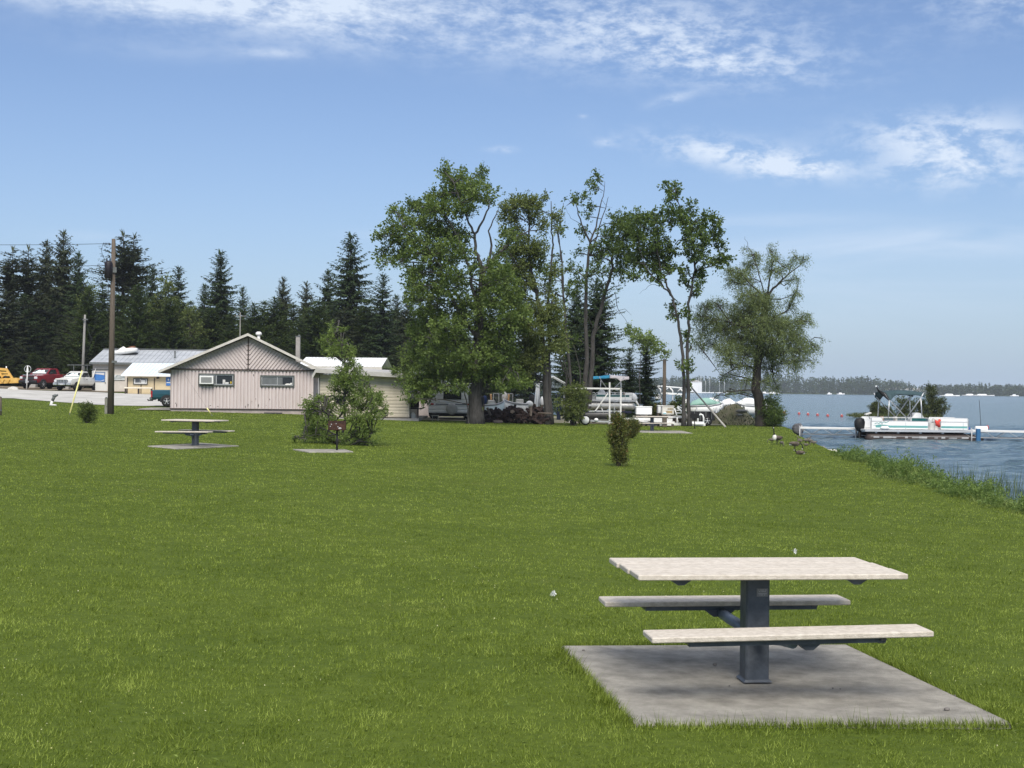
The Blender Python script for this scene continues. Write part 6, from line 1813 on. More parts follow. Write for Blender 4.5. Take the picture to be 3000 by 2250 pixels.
    if style == 0:
        mb = MB(); mb.rbox((-.02, -.6, 1.38), (.34, .4, .08), .02, rot=(0, -.35, 0)); mb.tube([(.1, -.6, 1.1), (0, -.6, 1.35)], .03, 6); mb.build('swivel_seat', GREYV, t)
        mb = MB(); mb.loft([[Vector((x, -1.12 + .1 * math.cos(a), z + .16 * math.sin(a))) for a in np.linspace(0, 2 * PI, 8, endpoint=False)] for x, z in ((3.50, .95), (3.60, .90), (3.72, .84))]); mb.tube([(3.74, -1.17, 1.12), (3.62, -1.17, .92), (3.72, -1.17, .72)], .07, 6); mb.build('life_vest', ORANGE, t)
        mb = MB(); mb.tube([(6.05, -.9, .52), (5.93, -.9, 2.2)], .014, 5); mb.build('rod', CABLE, t)
        mb = MB(); mb.loft([[Vector((x, -1.05 + .14 * math.cos(a), .66 + .13 * math.sin(a))) for a in np.linspace(0, 2 * PI, 10, endpoint=False)] for x in (5.7, 5.78, 6.25, 6.32)]); mb.build('fender', BWHITE, t)
        mb = MB(); mb.sphere((5.35, -.7, .62), (.2, .2, .12), 8, 6); mb.build('bag', mat('blue_bag', (.03, .08, .25), rough=.7), t)
    return t


bw = Wp(2690, 1284); BYY = 75.2
bl_ = P(2535, 1284, BYY)
boat = pontoon_boat(Vector((bl_.x, BYY, WATER)), R(-1.0), 'cream and teal pontoon boat with a grey-green bimini moored at the white dock', CANV_G)

# dock running across in front of the moored boat
DY = 73.6
a = P(2346, 1254, DY + 3.5); b = P(3200, 1266, DY - 1)
za = WATER + .52
dock = thing('boat_dock', Vector((a.x, a.y, WATER)), 'long white dock on thin truss legs reaching out past the moored pontoon boat', 'dock')
A = Vector((a.x, a.y, za)); B = Vector((b.x, b.y, za)); d_ = (B - A); nrm_ = Vector((-d_.y, d_.x, 0)).normalized()
L_ = d_.length; k = int(L_ / 3.0)
mb = MB()
for i in range(k):
    p0 = A + d_ * (i / k); p1 = A + d_ * ((i + 1) / k - .003)
    c = (p0 + p1) / 2; ang = math.atan2(d_.y, d_.x)
    mb.box(c, ((p1 - p0).length, 1.1, .09), rot=(0, 0, ang))
mb.build('deck', DOCKM, dock, True)
mb = MB()
for s in (-.52, .52):
    o = nrm_ * s
    lo = Vector((0, 0, -.36))
    mb.tube([A + o + lo, B + o + lo], .025, 5)
    m_n = k * 5
    for i in range(m_n):
        p0 = A + d_ * (i / m_n) + o; p1 = A + d_ * ((i + 1) / m_n) + o
        if i % 2: p0, p1 = p0 + lo, p1
        else: p1 = p1 + lo
        mb.tube([p0, p1], .012, 4)
mb.build('truss', ALUM, dock, True)
for i in range(k + 1):
    for s in (-.56, .56):
        p0 = A + d_ * (i / k) + nrm_ * s
        mb = MB(); mb.tube([p0 + Vector((0, 0, .12)), p0 + Vector((0, 0, -1.2))], .035, 6); mb.build('leg', ALUM, dock, True)
for px, nm, mm in ((2592, 'dock_bumper', BWHITE), (2866, 'corner_post', mat('dock_blue', (.03, .12, .25), rough=.6))):
    q = P(px, 1255, DY - .6)
    mb = MB()
    if nm == 'dock_bumper': mb.rbox(Vector((q.x, q.y, za + .13)), (.46, .3, .2), .08)
    else: mb.rbox(Vector((q.x, q.y, za - .35)), (.22, .2, 1.0), .03)
    mb.build(nm, mm, dock, True)

# buoys
BUOY = mat('buoy_red', (.34, .06, .055), (.42, .10, .09), scale=4, rough=.5)
for i, (px, py) in enumerate(((2298, 1209), (2341, 1212), (2367, 1214), (2395, 1216), (2425, 1218), (2466, 1219), (2893, 1254))):
    p = Wp(px, py + 2); t = thing('buoy', p, ['first small red buoy of the line, nearest the willow', 'second small red buoy of the line from the willow', 'third small red buoy of the line from the willow', 'fourth small red buoy of the line from the willow', 'fifth small red buoy, left of the reed islet', 'small red buoy at the left tip of the reed islet', 'lone red buoy beyond the bow of the pontoon boat'][i], 'buoy', 'red swim line buoys')
    s = p.y / 180
    mb = MB(); mb.lathe((0, 0, -.08), (0, 0, 1), [(.05, 0), (.16 * s, .04), (.19 * s, .14), (.15 * s, .26), (.06, .32)], 12); mb.build('float', BUOY, t)
    mb = MB(); mb.tube([(0, 0, .2), (0, 0, .32 * s + .04)], .03, 6); mb.build('cap_ring', BWHITE, t)

# islet behind the moored boat
IY = 128
ic = Wp(2620, 1224); IY = ic.y
mb = MB(); sgm = 30; vs = []
for r_ in (1.0, .75, .4, 0.02):
    for k_ in range(sgm):
        a_ = 2 * PI * k_ / sgm; f = 1 + .18 * math.sin(a_ * 3 + 1) + .1 * math.sin(a_ * 5)
        vs.append((4.9 * r_ * f * math.cos(a_), 2.2 * r_ * f * math.sin(a_), (-.35 if r_ == 1 else .08 + .12 * (1 - r_))))
mb.add(vs, [(i * sgm + k_, i * sgm + (k_ + 1) % sgm, (i + 1) * sgm + (k_ + 1) % sgm, (i + 1) * sgm + k_) for i in range(3) for k_ in range(sgm)], True)
isl = mb.build('islet', mat('marsh_soil', (.06, .065, .025), (.10, .10, .04), scale=3, rough=.95)); isl.location = (ic.x, IY, WATER); tag(isl, kind='structure')
REED = leafmat('reed_green', (.045, .065, .018), (.13, .15, .05), .25)
n = 2600
tx = rng.uniform(-5.2, 4.8, n); ty = rng.uniform(-2.0, 2.0, n)
ok = (tx / 4.9) ** 2 + (ty / 2.2) ** 2 < 1; tx, ty = tx[ok], ty[ok]; n = len(tx)
c = np.stack([tx + ic.x, ty + IY, np.full(n, WATER + .05)], 1)
q = leaf_quads(c, np.stack([rng.normal(0, .35, n), rng.normal(0, .35, n), np.ones(n)], 1), rng.normal(0, 1, (n, 3)), rng.uniform(.25, .6, n), np.full(n, .07))
tag(np_mesh('marsh_grass', q, 4, REED, None, rng.uniform(0, 1, n)), 'low green marsh grass covering the islet behind the moored boat', 'marsh grass', kind='stuff')
ISL = leafmat('islet_evergreen', (.030, .048, .012), (.100, .115, .030), .15)
for px, ytop, w, kd, lb, sd in ((2730, 1128, .95, 'con', 'pointed evergreen on the islet right of the bimini', 51), (2648, 1168, 1.5, 'b', 'rounded bush on the islet seen under the bimini', 52), (2700, 1172, 1.3, 'b', 'olive bush on the islet left of the pointed evergreen', 53), (2752, 1168, 1.1, 'b', 'spreading bush on the islet at its right end', 54), (2565, 1182, .8, 'b', 'small bush on the islet behind the boat stern', 55), (2590, 1196, 1.0, 'b', 'low scrub on the islet behind the stern bimini pole', 56)):
    b = P(px, 1222, IY); top = P(px, ytop, IY); h_ = top.z - WATER
    bush('islet_bush' if kd == 'b' else 'islet_evergreen', lb, Vector((b.x, IY, WATER + .05)), w if kd == 'b' else .75, h_, ISL, 3200 if kd == 'b' else 3600, sd, .15, 'round' if kd == 'b' else 'column', 'bush', 'evergreens and bushes on the islet', spray=.4)

# ------------------------------------------------------------------ far shore
FARM = leafmat('far_foliage', (.010, .026, .008), (.046, .074, .022), .1)
n_t = 3000
fx = rng.uniform(-160, 900, n_t); fyo = rng.uniform(0, 70, n_t) ** 1.0
def shore_h(x):
    return 17.5 + 1.5 * np.sin(x * .023) + 1.3 * np.sin(x * .061 + 2) - 5.0 * sstep(360, 470, x) + 1.2 * np.sin(x * .15)
fh = shore_h(fx) * rng.uniform(.62, 1.08, n_t); kind_ = rng.uniform(0, 1, n_t)
Qs = []; Ts = []
for k in range(n_t):
    h = fh[k]; y0 = 1499 + 25 * math.sin(fx[k] * .011) + fyo[k]
    w = h * (.16 if kind_[k] < .45 else .28); m_ = 52
    u = rng.uniform(.05, 1, m_)
    prof = (1 - u) ** .8 if kind_[k] < .45 else np.sin(PI * np.clip(.18 + .78 * u, 0, 1)) ** .7
    a_ = rng.uniform(0, 6.28, m_); rr = w * prof * rng.uniform(.3, 1, m_) ** .5
    c = np.stack([fx[k] + rr * np.cos(a_), y0 + rr * np.sin(a_), -.4 + u * h], 1)
    s = rng.uniform(.9, 2.0, m_)
    Qs.append(leaf_quads(c, rng.normal(0, 1, (m_, 3)) + np.array([0, 0, .3]), rng.normal(0, 1, (m_, 3)) + np.array([0, -.5, .6]), s, s * .8)); Ts.append(np.full(m_, kind_[k] * .5 + rng.uniform(0, .5)) + rng.normal(0, .12, m_))
tag(np_mesh('far_wood', np.concatenate(Qs), 4, FARM, None, np.concatenate(Ts)), 'low dark wooded shore across the lake', 'wood', kind='stuff')

FWHITE = mat('far_boat_white', (.75, .76, .76), rough=.5)
FDARK = mat('far_boat_dark', (.05, .06, .08), rough=.6)
FROOF = mat('far_roof', (.45, .43, .40), rough=.7)


def far_boat(px, py, Y, L, label, m=FWHITE, cabin=True, mast=0.0, hh=1.0):
    p = P(px, py, Y); t = thing('distant_boat', Vector((p.x, Y, WATER)), label, 'boat', 'boats along the far shore')
    mb = MB(); rings = []
    for x, w, z1 in ((-.5, .13, .9), (-.3, .16, .9), (.2, .15, 1.0), (.42, .07, 1.15), (.5, .01, 1.2)):
        rings.append([Vector((x * L, -w * L, z1 * hh)), Vector((x * L, -w * .6 * L, -.2)), Vector((x * L, w * .6 * L, -.2)), Vector((x * L, w * L, z1 * hh))])
    mb.loft(rings); mb.build('hull', m, t)
    if cabin:
        mb = MB(); mb.box((-.05 * L, 0, 1.5 * hh), (.4 * L, .22 * L, 1.2 * hh), taper=(.75, .8)); mb.build('cabin', FWHITE, t)
    if mast:
        mb = MB(); mb.tube([(0, 0, .8), (0, 0, mast)], .14, 5); mb.build('mast', FWHITE, t)
    return t


for a in ((2430, 1154, 1380, 5, 'tiny white boat at the far shore left of the bimini', FWHITE, True), (2463, 1155, 1380, 8, 'small white boat at the far shore just left of the bimini', FWHITE, True), (2757, 1159, 1300, 34, 'long dark barge on the lake behind the islet evergreen', FDARK, False), (2783, 1162, 1100, 16, 'white motor boat right of the dark barge', FWHITE, True),
          (2843, 1156, 1430, 18, 'white boat with a pale roof at the far shore right of the barge', FWHITE, True), (2880, 1157, 1430, 24, 'wide white houseboat at the far shore', FWHITE, True), (2972, 1160, 1430, 9, 'small white boat near the right edge at the far shore', FWHITE, True), (2238, 1151, 1400, 14, 'white boat at the far shore behind the willow trunk', FWHITE, True), (2265, 1152, 1400, 12, 'white cruiser at the far shore right of the willow trunk', FWHITE, True)):
    far_boat(*a[:3], a[3], a[4], a[5], a[6])
for i, (px, hgt) in enumerate(((2047, 15), (2053, 17), (2067, 13), (2079, 16), (2108, 15), (2122, 12))):
    far_boat(px, 1151, 1380 + i * 6, 9, 'white sailing boat with a bare mast in the far marina, left of the willow' if i < 4 else 'white sailing boat with a bare mast behind the hanging willow branch', FWHITE, False, hgt)
for px, w, h, lb in ((2036, 14, 11, 'pale flat-fronted boathouse at the far marina'), (2618, 16, 5, 'pale low house among the far trees above the bimini'), (2668, 12, 5, 'small white house among the far trees at the right end of the bimini'), (2690, 14, 4, 'pale cottage at the far water edge right of the bimini')):
    Yf = 1490; p = P(px, 1150, Yf); t = thing('distant_house', Vector((p.x, Yf, .3)), lb, 'house', 'houses on the far shore')
    mb = MB(); mb.box((0, 0, h / 2), (w, 8, h)); mb.build('wall', FWHITE, t)
    mb = MB(); mb.prism([(-w * .55, h), (w * .55, h), (0, h + 2.5)], 'y', -4.4, 4.4); mb.build('roof', FROOF, t)
# ------------------------------------------------------------------ marina yard
# pontoon boat on land
MY = 92.0
q = P(1852, 1195, MY)
zl = gz(q.x - 3, MY)
lb_ = pontoon_boat(Vector((q.x, MY, zl + .95)), R(180 - 4), 'white pontoon boat parked on land under a blue and pale pink bimini', CANV_P, CANV_B, False, 1)
lb_.scale = (.78, .78, .78)
# blocks that carry it
for i, dx in enumerate((-.8, -3.6)):
    for j, dy in enumerate((-.74, .74)):
        mb = MB(); mb.rbox((0, 0, .36), (.5, .4, .78), .02); o = mb.build('timber_block', WOOD); o.location = (q.x + dx, MY + dy, zl)
        tag(o, 'timber block carrying the parked pontoon boat', 'block', 'blocks under the parked pontoon boat')

# white boat lift frame
LYY = 82.0
l0 = P(1671, 1240, LYY); z0_ = gz(l0.x + 2, LYY)
ul = lambda px, py, dy=0: Vector((P(px, py, LYY + dy).x, LYY + dy, P(px, py, LYY + dy).z))
lift = thing('boat_lift', Vector((l0.x, LYY, z0_)), 'white painted boat lift frame standing behind the leafy bush', 'boat lift')
mb = MB()
def bar(a, b, w=.11): mb.tube([a, b], w * .62, 4, square=True)
for px in (1671, 1819):
    for dy in (0, 3.2):
        p = ul(px, 1138, dy); bar(Vector((p.x, p.y, z0_)), p)
mb.build('upright', mat('lift_white', (.66, .66, .64), (.56, .56, .54), scale=3, rough=.5), lift, True)
LW = MATS['lift_white']
mb = MB()
for dy in (0, 3.2):
    bar(ul(1668, 1137, dy), ul(1822, 1139, dy))
bar(ul(1786, 1120), Vector((ul(1786, 1240).x, LYY - .02, z0_)), .10)
bar(ul(1671, 1139, 0), ul(1671, 1139, 3.2)); bar(ul(1819, 1139, 0), ul(1819, 1139, 3.2))
mb.build('top_beam', LW, lift, True)
mb = MB(); bar(ul(1781, 1152, -.1), ul(1744, 1204, -.1), .08); bar(ul(1758, 1182, .1), ul(1768, 1210, .1), .06); mb.build('brace', LW, lift, True)
mb = MB()
for dy in (0, 3.2): bar(ul(1725, 1187, dy), ul(1818, 1187, dy), .12)
bar(ul(1725, 1205, 0), ul(1818, 1205, 0), .10)
mb.build('cradle_rail', ALUM, lift, True)
for px in (1784, 1800): 
    mb = MB(); bar(ul(px, 1187, 1), Vector((ul(px, 1200, 1).x, LYY + 1, z0_)), .06); mb.build('strut', ALUM, lift, True)
mb = MB(); mb.rbox((ul(1775, 1208).x, LYY + 1.4, ul(1775, 1208).z), (3.3, .5, .12), .02); mb.build('bunk_board', mat('navy_carpet', (.01, .012, .03), rough=.9), lift, True)
# grey pontoon log lying below
p = ul(1722, 1218); p2 = ul(1815, 1216)
mb = MB(); mb.lathe((0, 0, 0), (1, 0, 0), [(.05, -.05), (.28, .05), (.28, (p2.x - p.x) - .3), (.12, (p2.x - p.x))], 14); o = mb.build('spare_pontoon', mat('grey_pontoon', (.14, .14, .145), (.2, .2, .205), scale=2, rough=.5, metal=.2)); o.location = (p.x, LYY + 2.2, z0_ + .55)
tag(o, 'dull grey spare pontoon tube lying under the boat lift', 'pontoon')
for i, (px, lb) in enumerate(((1740, 'left timber under the spare grey pontoon'), (1795, 'right timber under the spare grey pontoon'))):
    mb = MB(); mb.rbox((0, 0, .14), (.2, .7, .30), .02); o = mb.build('timber_block', WOOD); o.location = (P(px, 1218, LYY + 2.2).x, LYY + 2.2, z0_); tag(o, lb, 'block')
# small trailer with a spoked wheel, by the bush
TY = 79.0
w0 = P(1715, 1240, TY); zt_ = gz(w0.x, TY)
tr_ = thing('dolly_trailer', Vector((w0.x, TY, zt_)), 'low grey trailer with one white rimmed wheel beside the leafy bush', 'trailer')
mb = MB(); mb.lathe((0, -.06, .30), (0, 1, 0), [(.20, 0), (.29, 0), (.30, .06), (.29, .12), (.20, .12)], 20); wh = mb.build('wheel', TYRE, tr_)
mb = MB(); mb.lathe((0, -.08, .30), (0, 1, 0), [(.21, .0), (.22, .02), (.22, .12), (.21, .14)], 20); mb.build('rim', BWHITE, wh)
mb = MB(); mb.tube([(.1, 0, .28), (1.0, 0, .22), (3.4, .2, .16)], .07, 4, square=True); mb.build('beam', ALUM, tr_)
mb = MB(); mb.sphere((.62, -.05, .32), (.13, .1, .1), 8, 6); mb.build('coupler', BWHITE, tr_)

# white box panels / coolers on the yard
CY = 84.0


def ub(px, py, Y): p = P(px, py, Y); return p


def panel_box(px0, py0, px1, py1, Y, dpt, name, label, cat, m, marks=None, group=None):
    a = ub(px0, py0, Y); b = ub(px1, py1, Y); zg = gz((a.x + b.x) / 2, Y)
    t = thing(name, Vector(((a.x + b.x) / 2, Y, zg)), label, cat, group)
    w = b.x - a.x; z1 = a.z - zg; zz0 = max(.02, b.z - zg)
    mb = MB(); mb.rbox((0, dpt / 2, (zz0 + z1) / 2), (w, dpt, z1 - zz0), .03); mb.build('body', m, t)
    mb = MB(); mb.rbox((0, dpt / 2, z1 + .025), (w + .05, dpt + .05, .06), .02); mb.build('lid', m, t)
    for sx in (-.4, .4):
        mb = MB(); mb.box((sx * w, dpt / 2, zz0 / 2 - .02), (.1, dpt * .8, zz0 + .06)); mb.build('skid', WOOD, t)
    if marks:
        mb = MB(); marks(mb, w, zz0, z1); mb.build('lettering', mat('ochre_mark', (.42, .30, .12), (.3, .25, .18), scale=9, rough=.7), t)
    return t


panel_box(1864, 1193, 1910, 1215, CY, .8, 'cooler_chest', 'plain white chest on skids, left of the lettered one', 'chest', BWHITE)


def letter_marks(mb, w, z0, z1):
    h = z1 - z0
    for i, x in enumerate((-.02, .06, .14, .20, .30)):
        mb.box((x * w * 1.2, -.012, z0 + h * .72), (.035, .008, .10 + .03 * (i % 2))); mb.box((x * w * 1.2 + .03, -.012, z0 + h * .70), (.05, .008, .03))
    for i, x in enumerate((-.10, .0, .09, .19)):
        mb.box((x * w * 1.3, -.012, z0 + h * .36), (.09, .008, .10)); mb.box((x * w * 1.3 + .04, -.013, z0 + h * .33), (.05, .008, .13))


panel_box(1940, 1191, 1975, 1215, CY - .4, .8, 'cooler_chest', 'cream chest with faded ochre lettering on its front', 'chest', BCREAM, letter_marks)
panel_box(1928, 1190, 1942, 1211, CY + .8, .7, 'cooler_chest', 'narrow white chest standing behind the lettered one', 'chest', BWHITE)
mb = MB(); p = ub(1947, 1214, 79.6)
o = thing('bait_tub', Vector((p.x, 79.6, gz(p.x, 79.6))), 'small pale blue tub behind the far picnic table', 'tub')
h_ = p.z - o.location.z
mb = MB(); mb.rbox((0, 0, h_ + .06), (.20, .18, .16), .03); mb.build('body', BWHITE, o); mb = MB(); mb.rbox((0, -.092, h_ + .07), (.16, .01, .07), .005); mb.build('label', mat('pale_cyan', (.25, .50, .55), rough=.6), o)
mb = MB(); mb.rbox((0, 0, (h_ - .03) / 2), (.26, .26, h_ - .03), .02); mb.build('stand', WOOD, o)

# stacked dock sections
secs = [((1822, 1226), (1966, 1229), 83.0, 'upper pale dock section behind the far picnic table', .14), ((1866, 1237), (1900, 1236), 81.6, 'short pale dock section left of the far picnic table post', .10), ((1914, 1237), (1972, 1236), 81.0, 'lower pale dock section right of the far picnic table post', .16), ((1955, 1219), (2000, 1222), 84.2, 'weathered plank section behind the two-stemmed tree', .12),
        ((1966, 1241), (2062, 1241), gd.y + 1.3, 'nearest white dock section passing behind the two-stemmed tree', .16), ((1930, 1246), (1962, 1245), 80.6, 'grey edge of a dock section on the ground by the far picnic table', .1)]
for (a, b, Y, lb, th) in secs:
    A = ub(*a, Y); B = ub(*b, Y); zg = gz((A.x + B.x) / 2, Y)
    t = thing('dock_section', Vector(((A.x + B.x) / 2, Y, zg)), lb, 'dock section', 'dock sections stacked in the yard')
    w = B.x - A.x; z_ = max(.14, (A.z + B.z) / 2 - zg)
    mb = MB()
    for k in range(5): mb.rbox((0, -.5 + .3 * k, z_), (w, .28, .05), .01)
    mb.build('deck', DOCKM, t)
    for y in (-.62, .82):
        mb = MB(); mb.box((0, y, z_ - .02), (w + .02, .05, th)); mb.build('side_rail', DOCKM, t)
    for sx in (-.42, .0, .42):
        mb = MB(); mb.box((sx * w, 0, (z_ - .05) / 2 - .03), (.16, 1.2, z_ - .02)); mb.build('bearer', WOOD, t)
# clutter frame beside the tree: white ladder and tangled rails
fr_ = thing('dock_ladder', Vector((ub(1988, 1235, 83).x, 83.2, gz(ub(1988, 1235, 83).x, 83))), 'white dock ladder with curved rails left of the two-stemmed tree', 'ladder')
o0 = fr_.location
mb = MB()
def ul2(px, py, dy=0.0): p = P(px, py, 83.2 + dy); return Vector((p.x, 83.2 + dy, p.z))
for a, b, r in (((1984, 1193), (2006, 1214), .06), ((1976, 1196), (1984, 1222), .04), ((1998, 1186), (2010, 1215), .05), ((1985, 1190), (2008, 1200), .04), ((1980, 1210), (2008, 1210), .03), ((1982, 1202), (2008, 1204), .03)):
    mb.tube([ul2(*a), ul2(*b)], r, 6)
mb.build('rail', BWHITE, fr_, True)
mb = MB(); mb.tube([ul2(1984, 1222), Vector((ul2(1984, 1222).x, 83.2, o0.z))], .04, 6); mb.tube([ul2(2008, 1214), Vector((ul2(2008, 1214).x, 83.2, o0.z))], .04, 6); mb.build('leg', BWHITE, fr_, True)

# wooden pole at the marina, its lake fence, riprap
p0 = ub(1945, 1200, 97); zt0 = gz(p0.x, 97); p1 = ub(1947, 1052, 97)
t = thing('mooring_pole', Vector((p0.x, 97, zt0)), 'short brown wooden pole standing by the marina water', 'pole', 'wooden poles')
mb = MB(); mb.tube([(0, 0, -.2), (.02, 0, (p1.z - zt0) / 2), (p1.x - p0.x, 0, p1.z - zt0)], [.135, .125, .115], 12); mb.build('mast', WOOD, t)
mb = MB(); mb.tube([(p1.x - p0.x - .3, -.05, p1.z - zt0 - .12), (p1.x - p0.x + .25, -.05, p1.z - zt0 - .1)], .03, 6); mb.build('iron_pin', DSTEEL, t)
for i in range(16):
    px = 1875 + i * 11 + rng.uniform(-4, 4)
    rock(px, 1205, 98.8 + rng.uniform(-.8, .8), (rng.uniform(.25, .5), .3, rng.uniform(.25, .45)), 'rough grey boulder in the bank along the marina water', mat('riprap_rock', (.16, .15, .14), (.30, .28, .26), scale=3, rough=.9), 'boulders along the marina bank', i + 20, 'boulder', name='boulder')
for px, w, h, sd, lb in ((1968, .5, 1.0, 61, 'dark little bush on the marina bank left of the pole tree'), (1990, .6, 1.5, 62, 'small pointed evergreen on the marina bank beside the two-stemmed tree'), (1925, .7, .9, 63, 'brownish scrub at the foot of the marina pole')):
    p = ub(px, 1195, 98); bush('bank_bush', lb, Vector((p.x, 98, gz(p.x, 98) + .2)), w, h, SHRUBM if sd != 62 else CEDAR, 1800, sd, .13, 'round' if sd != 62 else 'column', 'bush', 'small bushes on the marina bank', spray=.3)
# white lift canopy frame out on the water
YC = 112
cf = thing('lift_canopy_frame', Vector((P(1930, 1175, YC).x, YC, WATER)), 'white canopy frame of a boat lift standing in the marina water', 'boat lift')
uc = lambda px, py, dy=0: Vector((P(px, py, YC + dy).x, YC + dy, P(px, py, YC + dy).z))
mb = MB()
mb.tube([uc(1896, 1131), uc(1925, 1131), uc(2000, 1137)], .07, 6); mb.tube([uc(1935, 1151), uc(2000, 1156)], .11, 4, square=True)
for a, b in (((1925, 1131), (1935, 1148)), ((1960, 1133), (1971, 1153)), ((1992, 1137), (2001, 1156))):
    A, B = uc(*a), uc(*b); mb.tube([A, A.lerp(B, .6) + Vector((.12, 0, 0)), B], .06, 6)
mb.tube([uc(1950, 1143, 2), uc(1960, 1134, 2)], .04, 5); mb.tube([uc(1985, 1147, 2), uc(1996, 1138, 2)], .04, 5)
mb.build('canopy_rail', BWHITE, cf, True)
for px, py in ((1936, 1151), (1971, 1154), (1998, 1156)):
    A = uc(px, py); mb = MB(); mb.tube([A, Vector((A.x, A.y, WATER - .6))], .05, 6); mb.build('leg', ALUM, cf, True)
mb = MB(); mb.sphere(uc(1927, 1164), (.28, .28, .3), 10, 7); mb.build('winch_wheel', BWHITE, cf, True)

# slanted anchor pole with a sleeve over the mound
g = G(2126, 1252); e = P(2028, 1138, g.y + 5)
t = thing('guy_anchor_pole', g, 'slanting grey guard pole planted in the lawn before the earth mound', 'guy wire')
mb = MB(); mb.tube([g, g.lerp(e, .55)], .06, 8); mb.build('sleeve', mat('grey_sleeve', (.30, .29, .26), (.38, .37, .34), scale=4, rough=.7), t, True)
mb = MB(); mb.tube([g.lerp(e, .55), e], .05, 6); mb.build('strand', DSTEEL, t, True)
# earth mound
mc = P(2145, 1245, 92.5); zm = gz(mc.x, 92)
mb = MB(); sg_, rg_ = 40, 12; vs = []
for i in range(rg_ + 1):
    r_ = 1 - i / rg_
    for k in range(sg_):
        a_ = 2 * PI * k / sg_
        x = 2.0 * r_ * math.cos(a_) * (1 + .12 * math.sin(3 * a_)); y = 2.4 * r_ * math.sin(a_)
        z = 1.42 * (math.cos(PI * r_) * .5 + .5) ** .8 + .16 * mnoise.noise(Vector((x * 1.3, y * 1.3, 3))) * (1 - r_ ** 4) - .1
        vs.append((x, y, z))
mb.add(vs, [(i * sg_ + k, i * sg_ + (k + 1) % sg_, (i + 1) * sg_ + (k + 1) % sg_, (i + 1) * sg_ + k) for i in range(rg_) for k in range(sg_)], True)
o = mb.build('earth_mound', mat('mound_earth', (.19, .19, .08), (.30, .25, .15), scale=1.6, rough=.95, bump=.8, bscale=9, detail=9)); o.location = (mc.x, 92.0, zm); tag(o, kind='structure')
n = 900; a_ = rng.uniform(0, 6.28, n); r_ = np.sqrt(rng.uniform(0, 1, n)); x = 2.0 * r_ * np.cos(a_); y = 2.4 * r_ * np.sin(a_)
z = 1.42 * (np.cos(PI * r_) * .5 + .5) ** .8 - .1
keep = (rng.uniform(0, 1, n) < .35 + .6 * (r_ > .6)); x, y, z = x[keep], y[keep], z[keep]; n = len(x)
q_ = leaf_quads(np.stack([x + mc.x, y + 92, z + zm], 1), np.stack([rng.normal(0, .5, n), rng.normal(0, .5, n), np.ones(n)], 1), rng.normal(0, 1, (n, 3)), rng.uniform(.1, .26, n), np.full(n, .06))
tag(np_mesh('mound_weeds', q_, 4, REED, None, rng.uniform(0, 1, n)), 'thin dry weeds growing over the earth mound', 'weeds', kind='stuff')
rock(2173, 1214, 90.6, (.42, .25, .12), 'pale slab of broken concrete on the earth mound', CONC, None, 71, 'rubble', zm + .85, 'concrete_rubble')
rock(2166, 1221, 90.3, (.2, .15, .08), 'small pale chunk of broken concrete on the earth mound', CONC, None, 72, 'rubble', zm + .62, 'concrete_rubble')

# dark utility trailer between tree and mound
UY = 86.5
a = ub(2022, 1210, UY); b = ub(2088, 1210, UY); zg = gz((a.x + b.x) / 2, UY)
t = thing('utility_trailer', Vector(((a.x + b.x) / 2, UY, zg)), 'black sided utility trailer behind the small post grill', 'trailer')
w = b.x - a.x
mb = MB()
for y in (-.7, .7): mb.box((0, y, .62), (w, .05, .55))
for x in (-w / 2, w / 2): mb.box((x, 0, .62), (.05, 1.36, .55))
mb.box((0, 0, .38), (w - .06, 1.34, .06)); mb.build('box', mat('black_trailer', (.018, .018, .02), rough=.6), t)
mb = MB()
for k in range(4): mb.box((-w / 2 + w * (k + .5) / 4, -.735, .62), (.05, .02, .56))
mb.build('stake', DSTEEL, t)
for s in (-1, 1): wheel(t, .25, s * .82, .30, .18, s)
# white tub chair thing with hoop
HYY = gd.y + .9
a = ub(2020, 1241, HYY); b = ub(2063, 1241, HYY); zg = gz((a.x + b.x) / 2, HYY)
t = thing('paddle_raft', Vector(((a.x + b.x) / 2, HYY, zg)), 'white raft hull with an arched handle lying right of the two-stemmed tree', 'raft')
w = b.x - a.x
mb = MB(); mb.loft([[Vector((x, .35 * ww * math.cos(k), .17 + .13 * math.sin(k))) for k in np.linspace(0, 2 * PI, 12, endpoint=False)] for x, ww in ((-w / 2, .4), (-w * .4, .9), (0, 1), (w * .4, .9), (w / 2, .4))]); mb.build('hull', BWHITE, t)
mb = MB(); mb.tube([(w * .05, -.1, .22), (w * .06, -.1, .55), (w * .12, -.1, .70), (w * .25, -.1, .76), (w * .38, -.1, .70), (w * .44, -.1, .55), (w * .45, -.1, .22)], .05, 8); mb.build('handle_arch', BWHITE, t)

# dark outboard wheel pile: big tyre / spool by the mound
p = ub(2100, 1218, 94); zg = gz(p.x, 94)
t = thing('cable_spool', Vector((p.x, 94, zg)), 'dark weathered spool standing on edge left of the earth mound', 'spool')
mb = MB(); mb.lathe((0, -.35, .34), (0, 1, 0), [(.34, 0), (.34, .08), (.18, .09), (.18, .6), (.34, .61), (.34, .7)], 20); mb.build('drum', mat('dark_weathered_wood', (.035, .025, .022), (.07, .055, .05), scale=3, rough=.9), t)
mb = MB(); mb.lathe((0, -.37, .34), (0, 1, 0), [(.12, 0), (.12, .02)], 10); mb.build('hub', BLACK, t)
p = ub(2111, 1215, 93); rock(2111, 1217, 93, (.16, .16, .3), 'rounded white float beside the dark spool', BWHITE, None, 77, 'float', gz(p.x, 93) + .45, 'white_float')


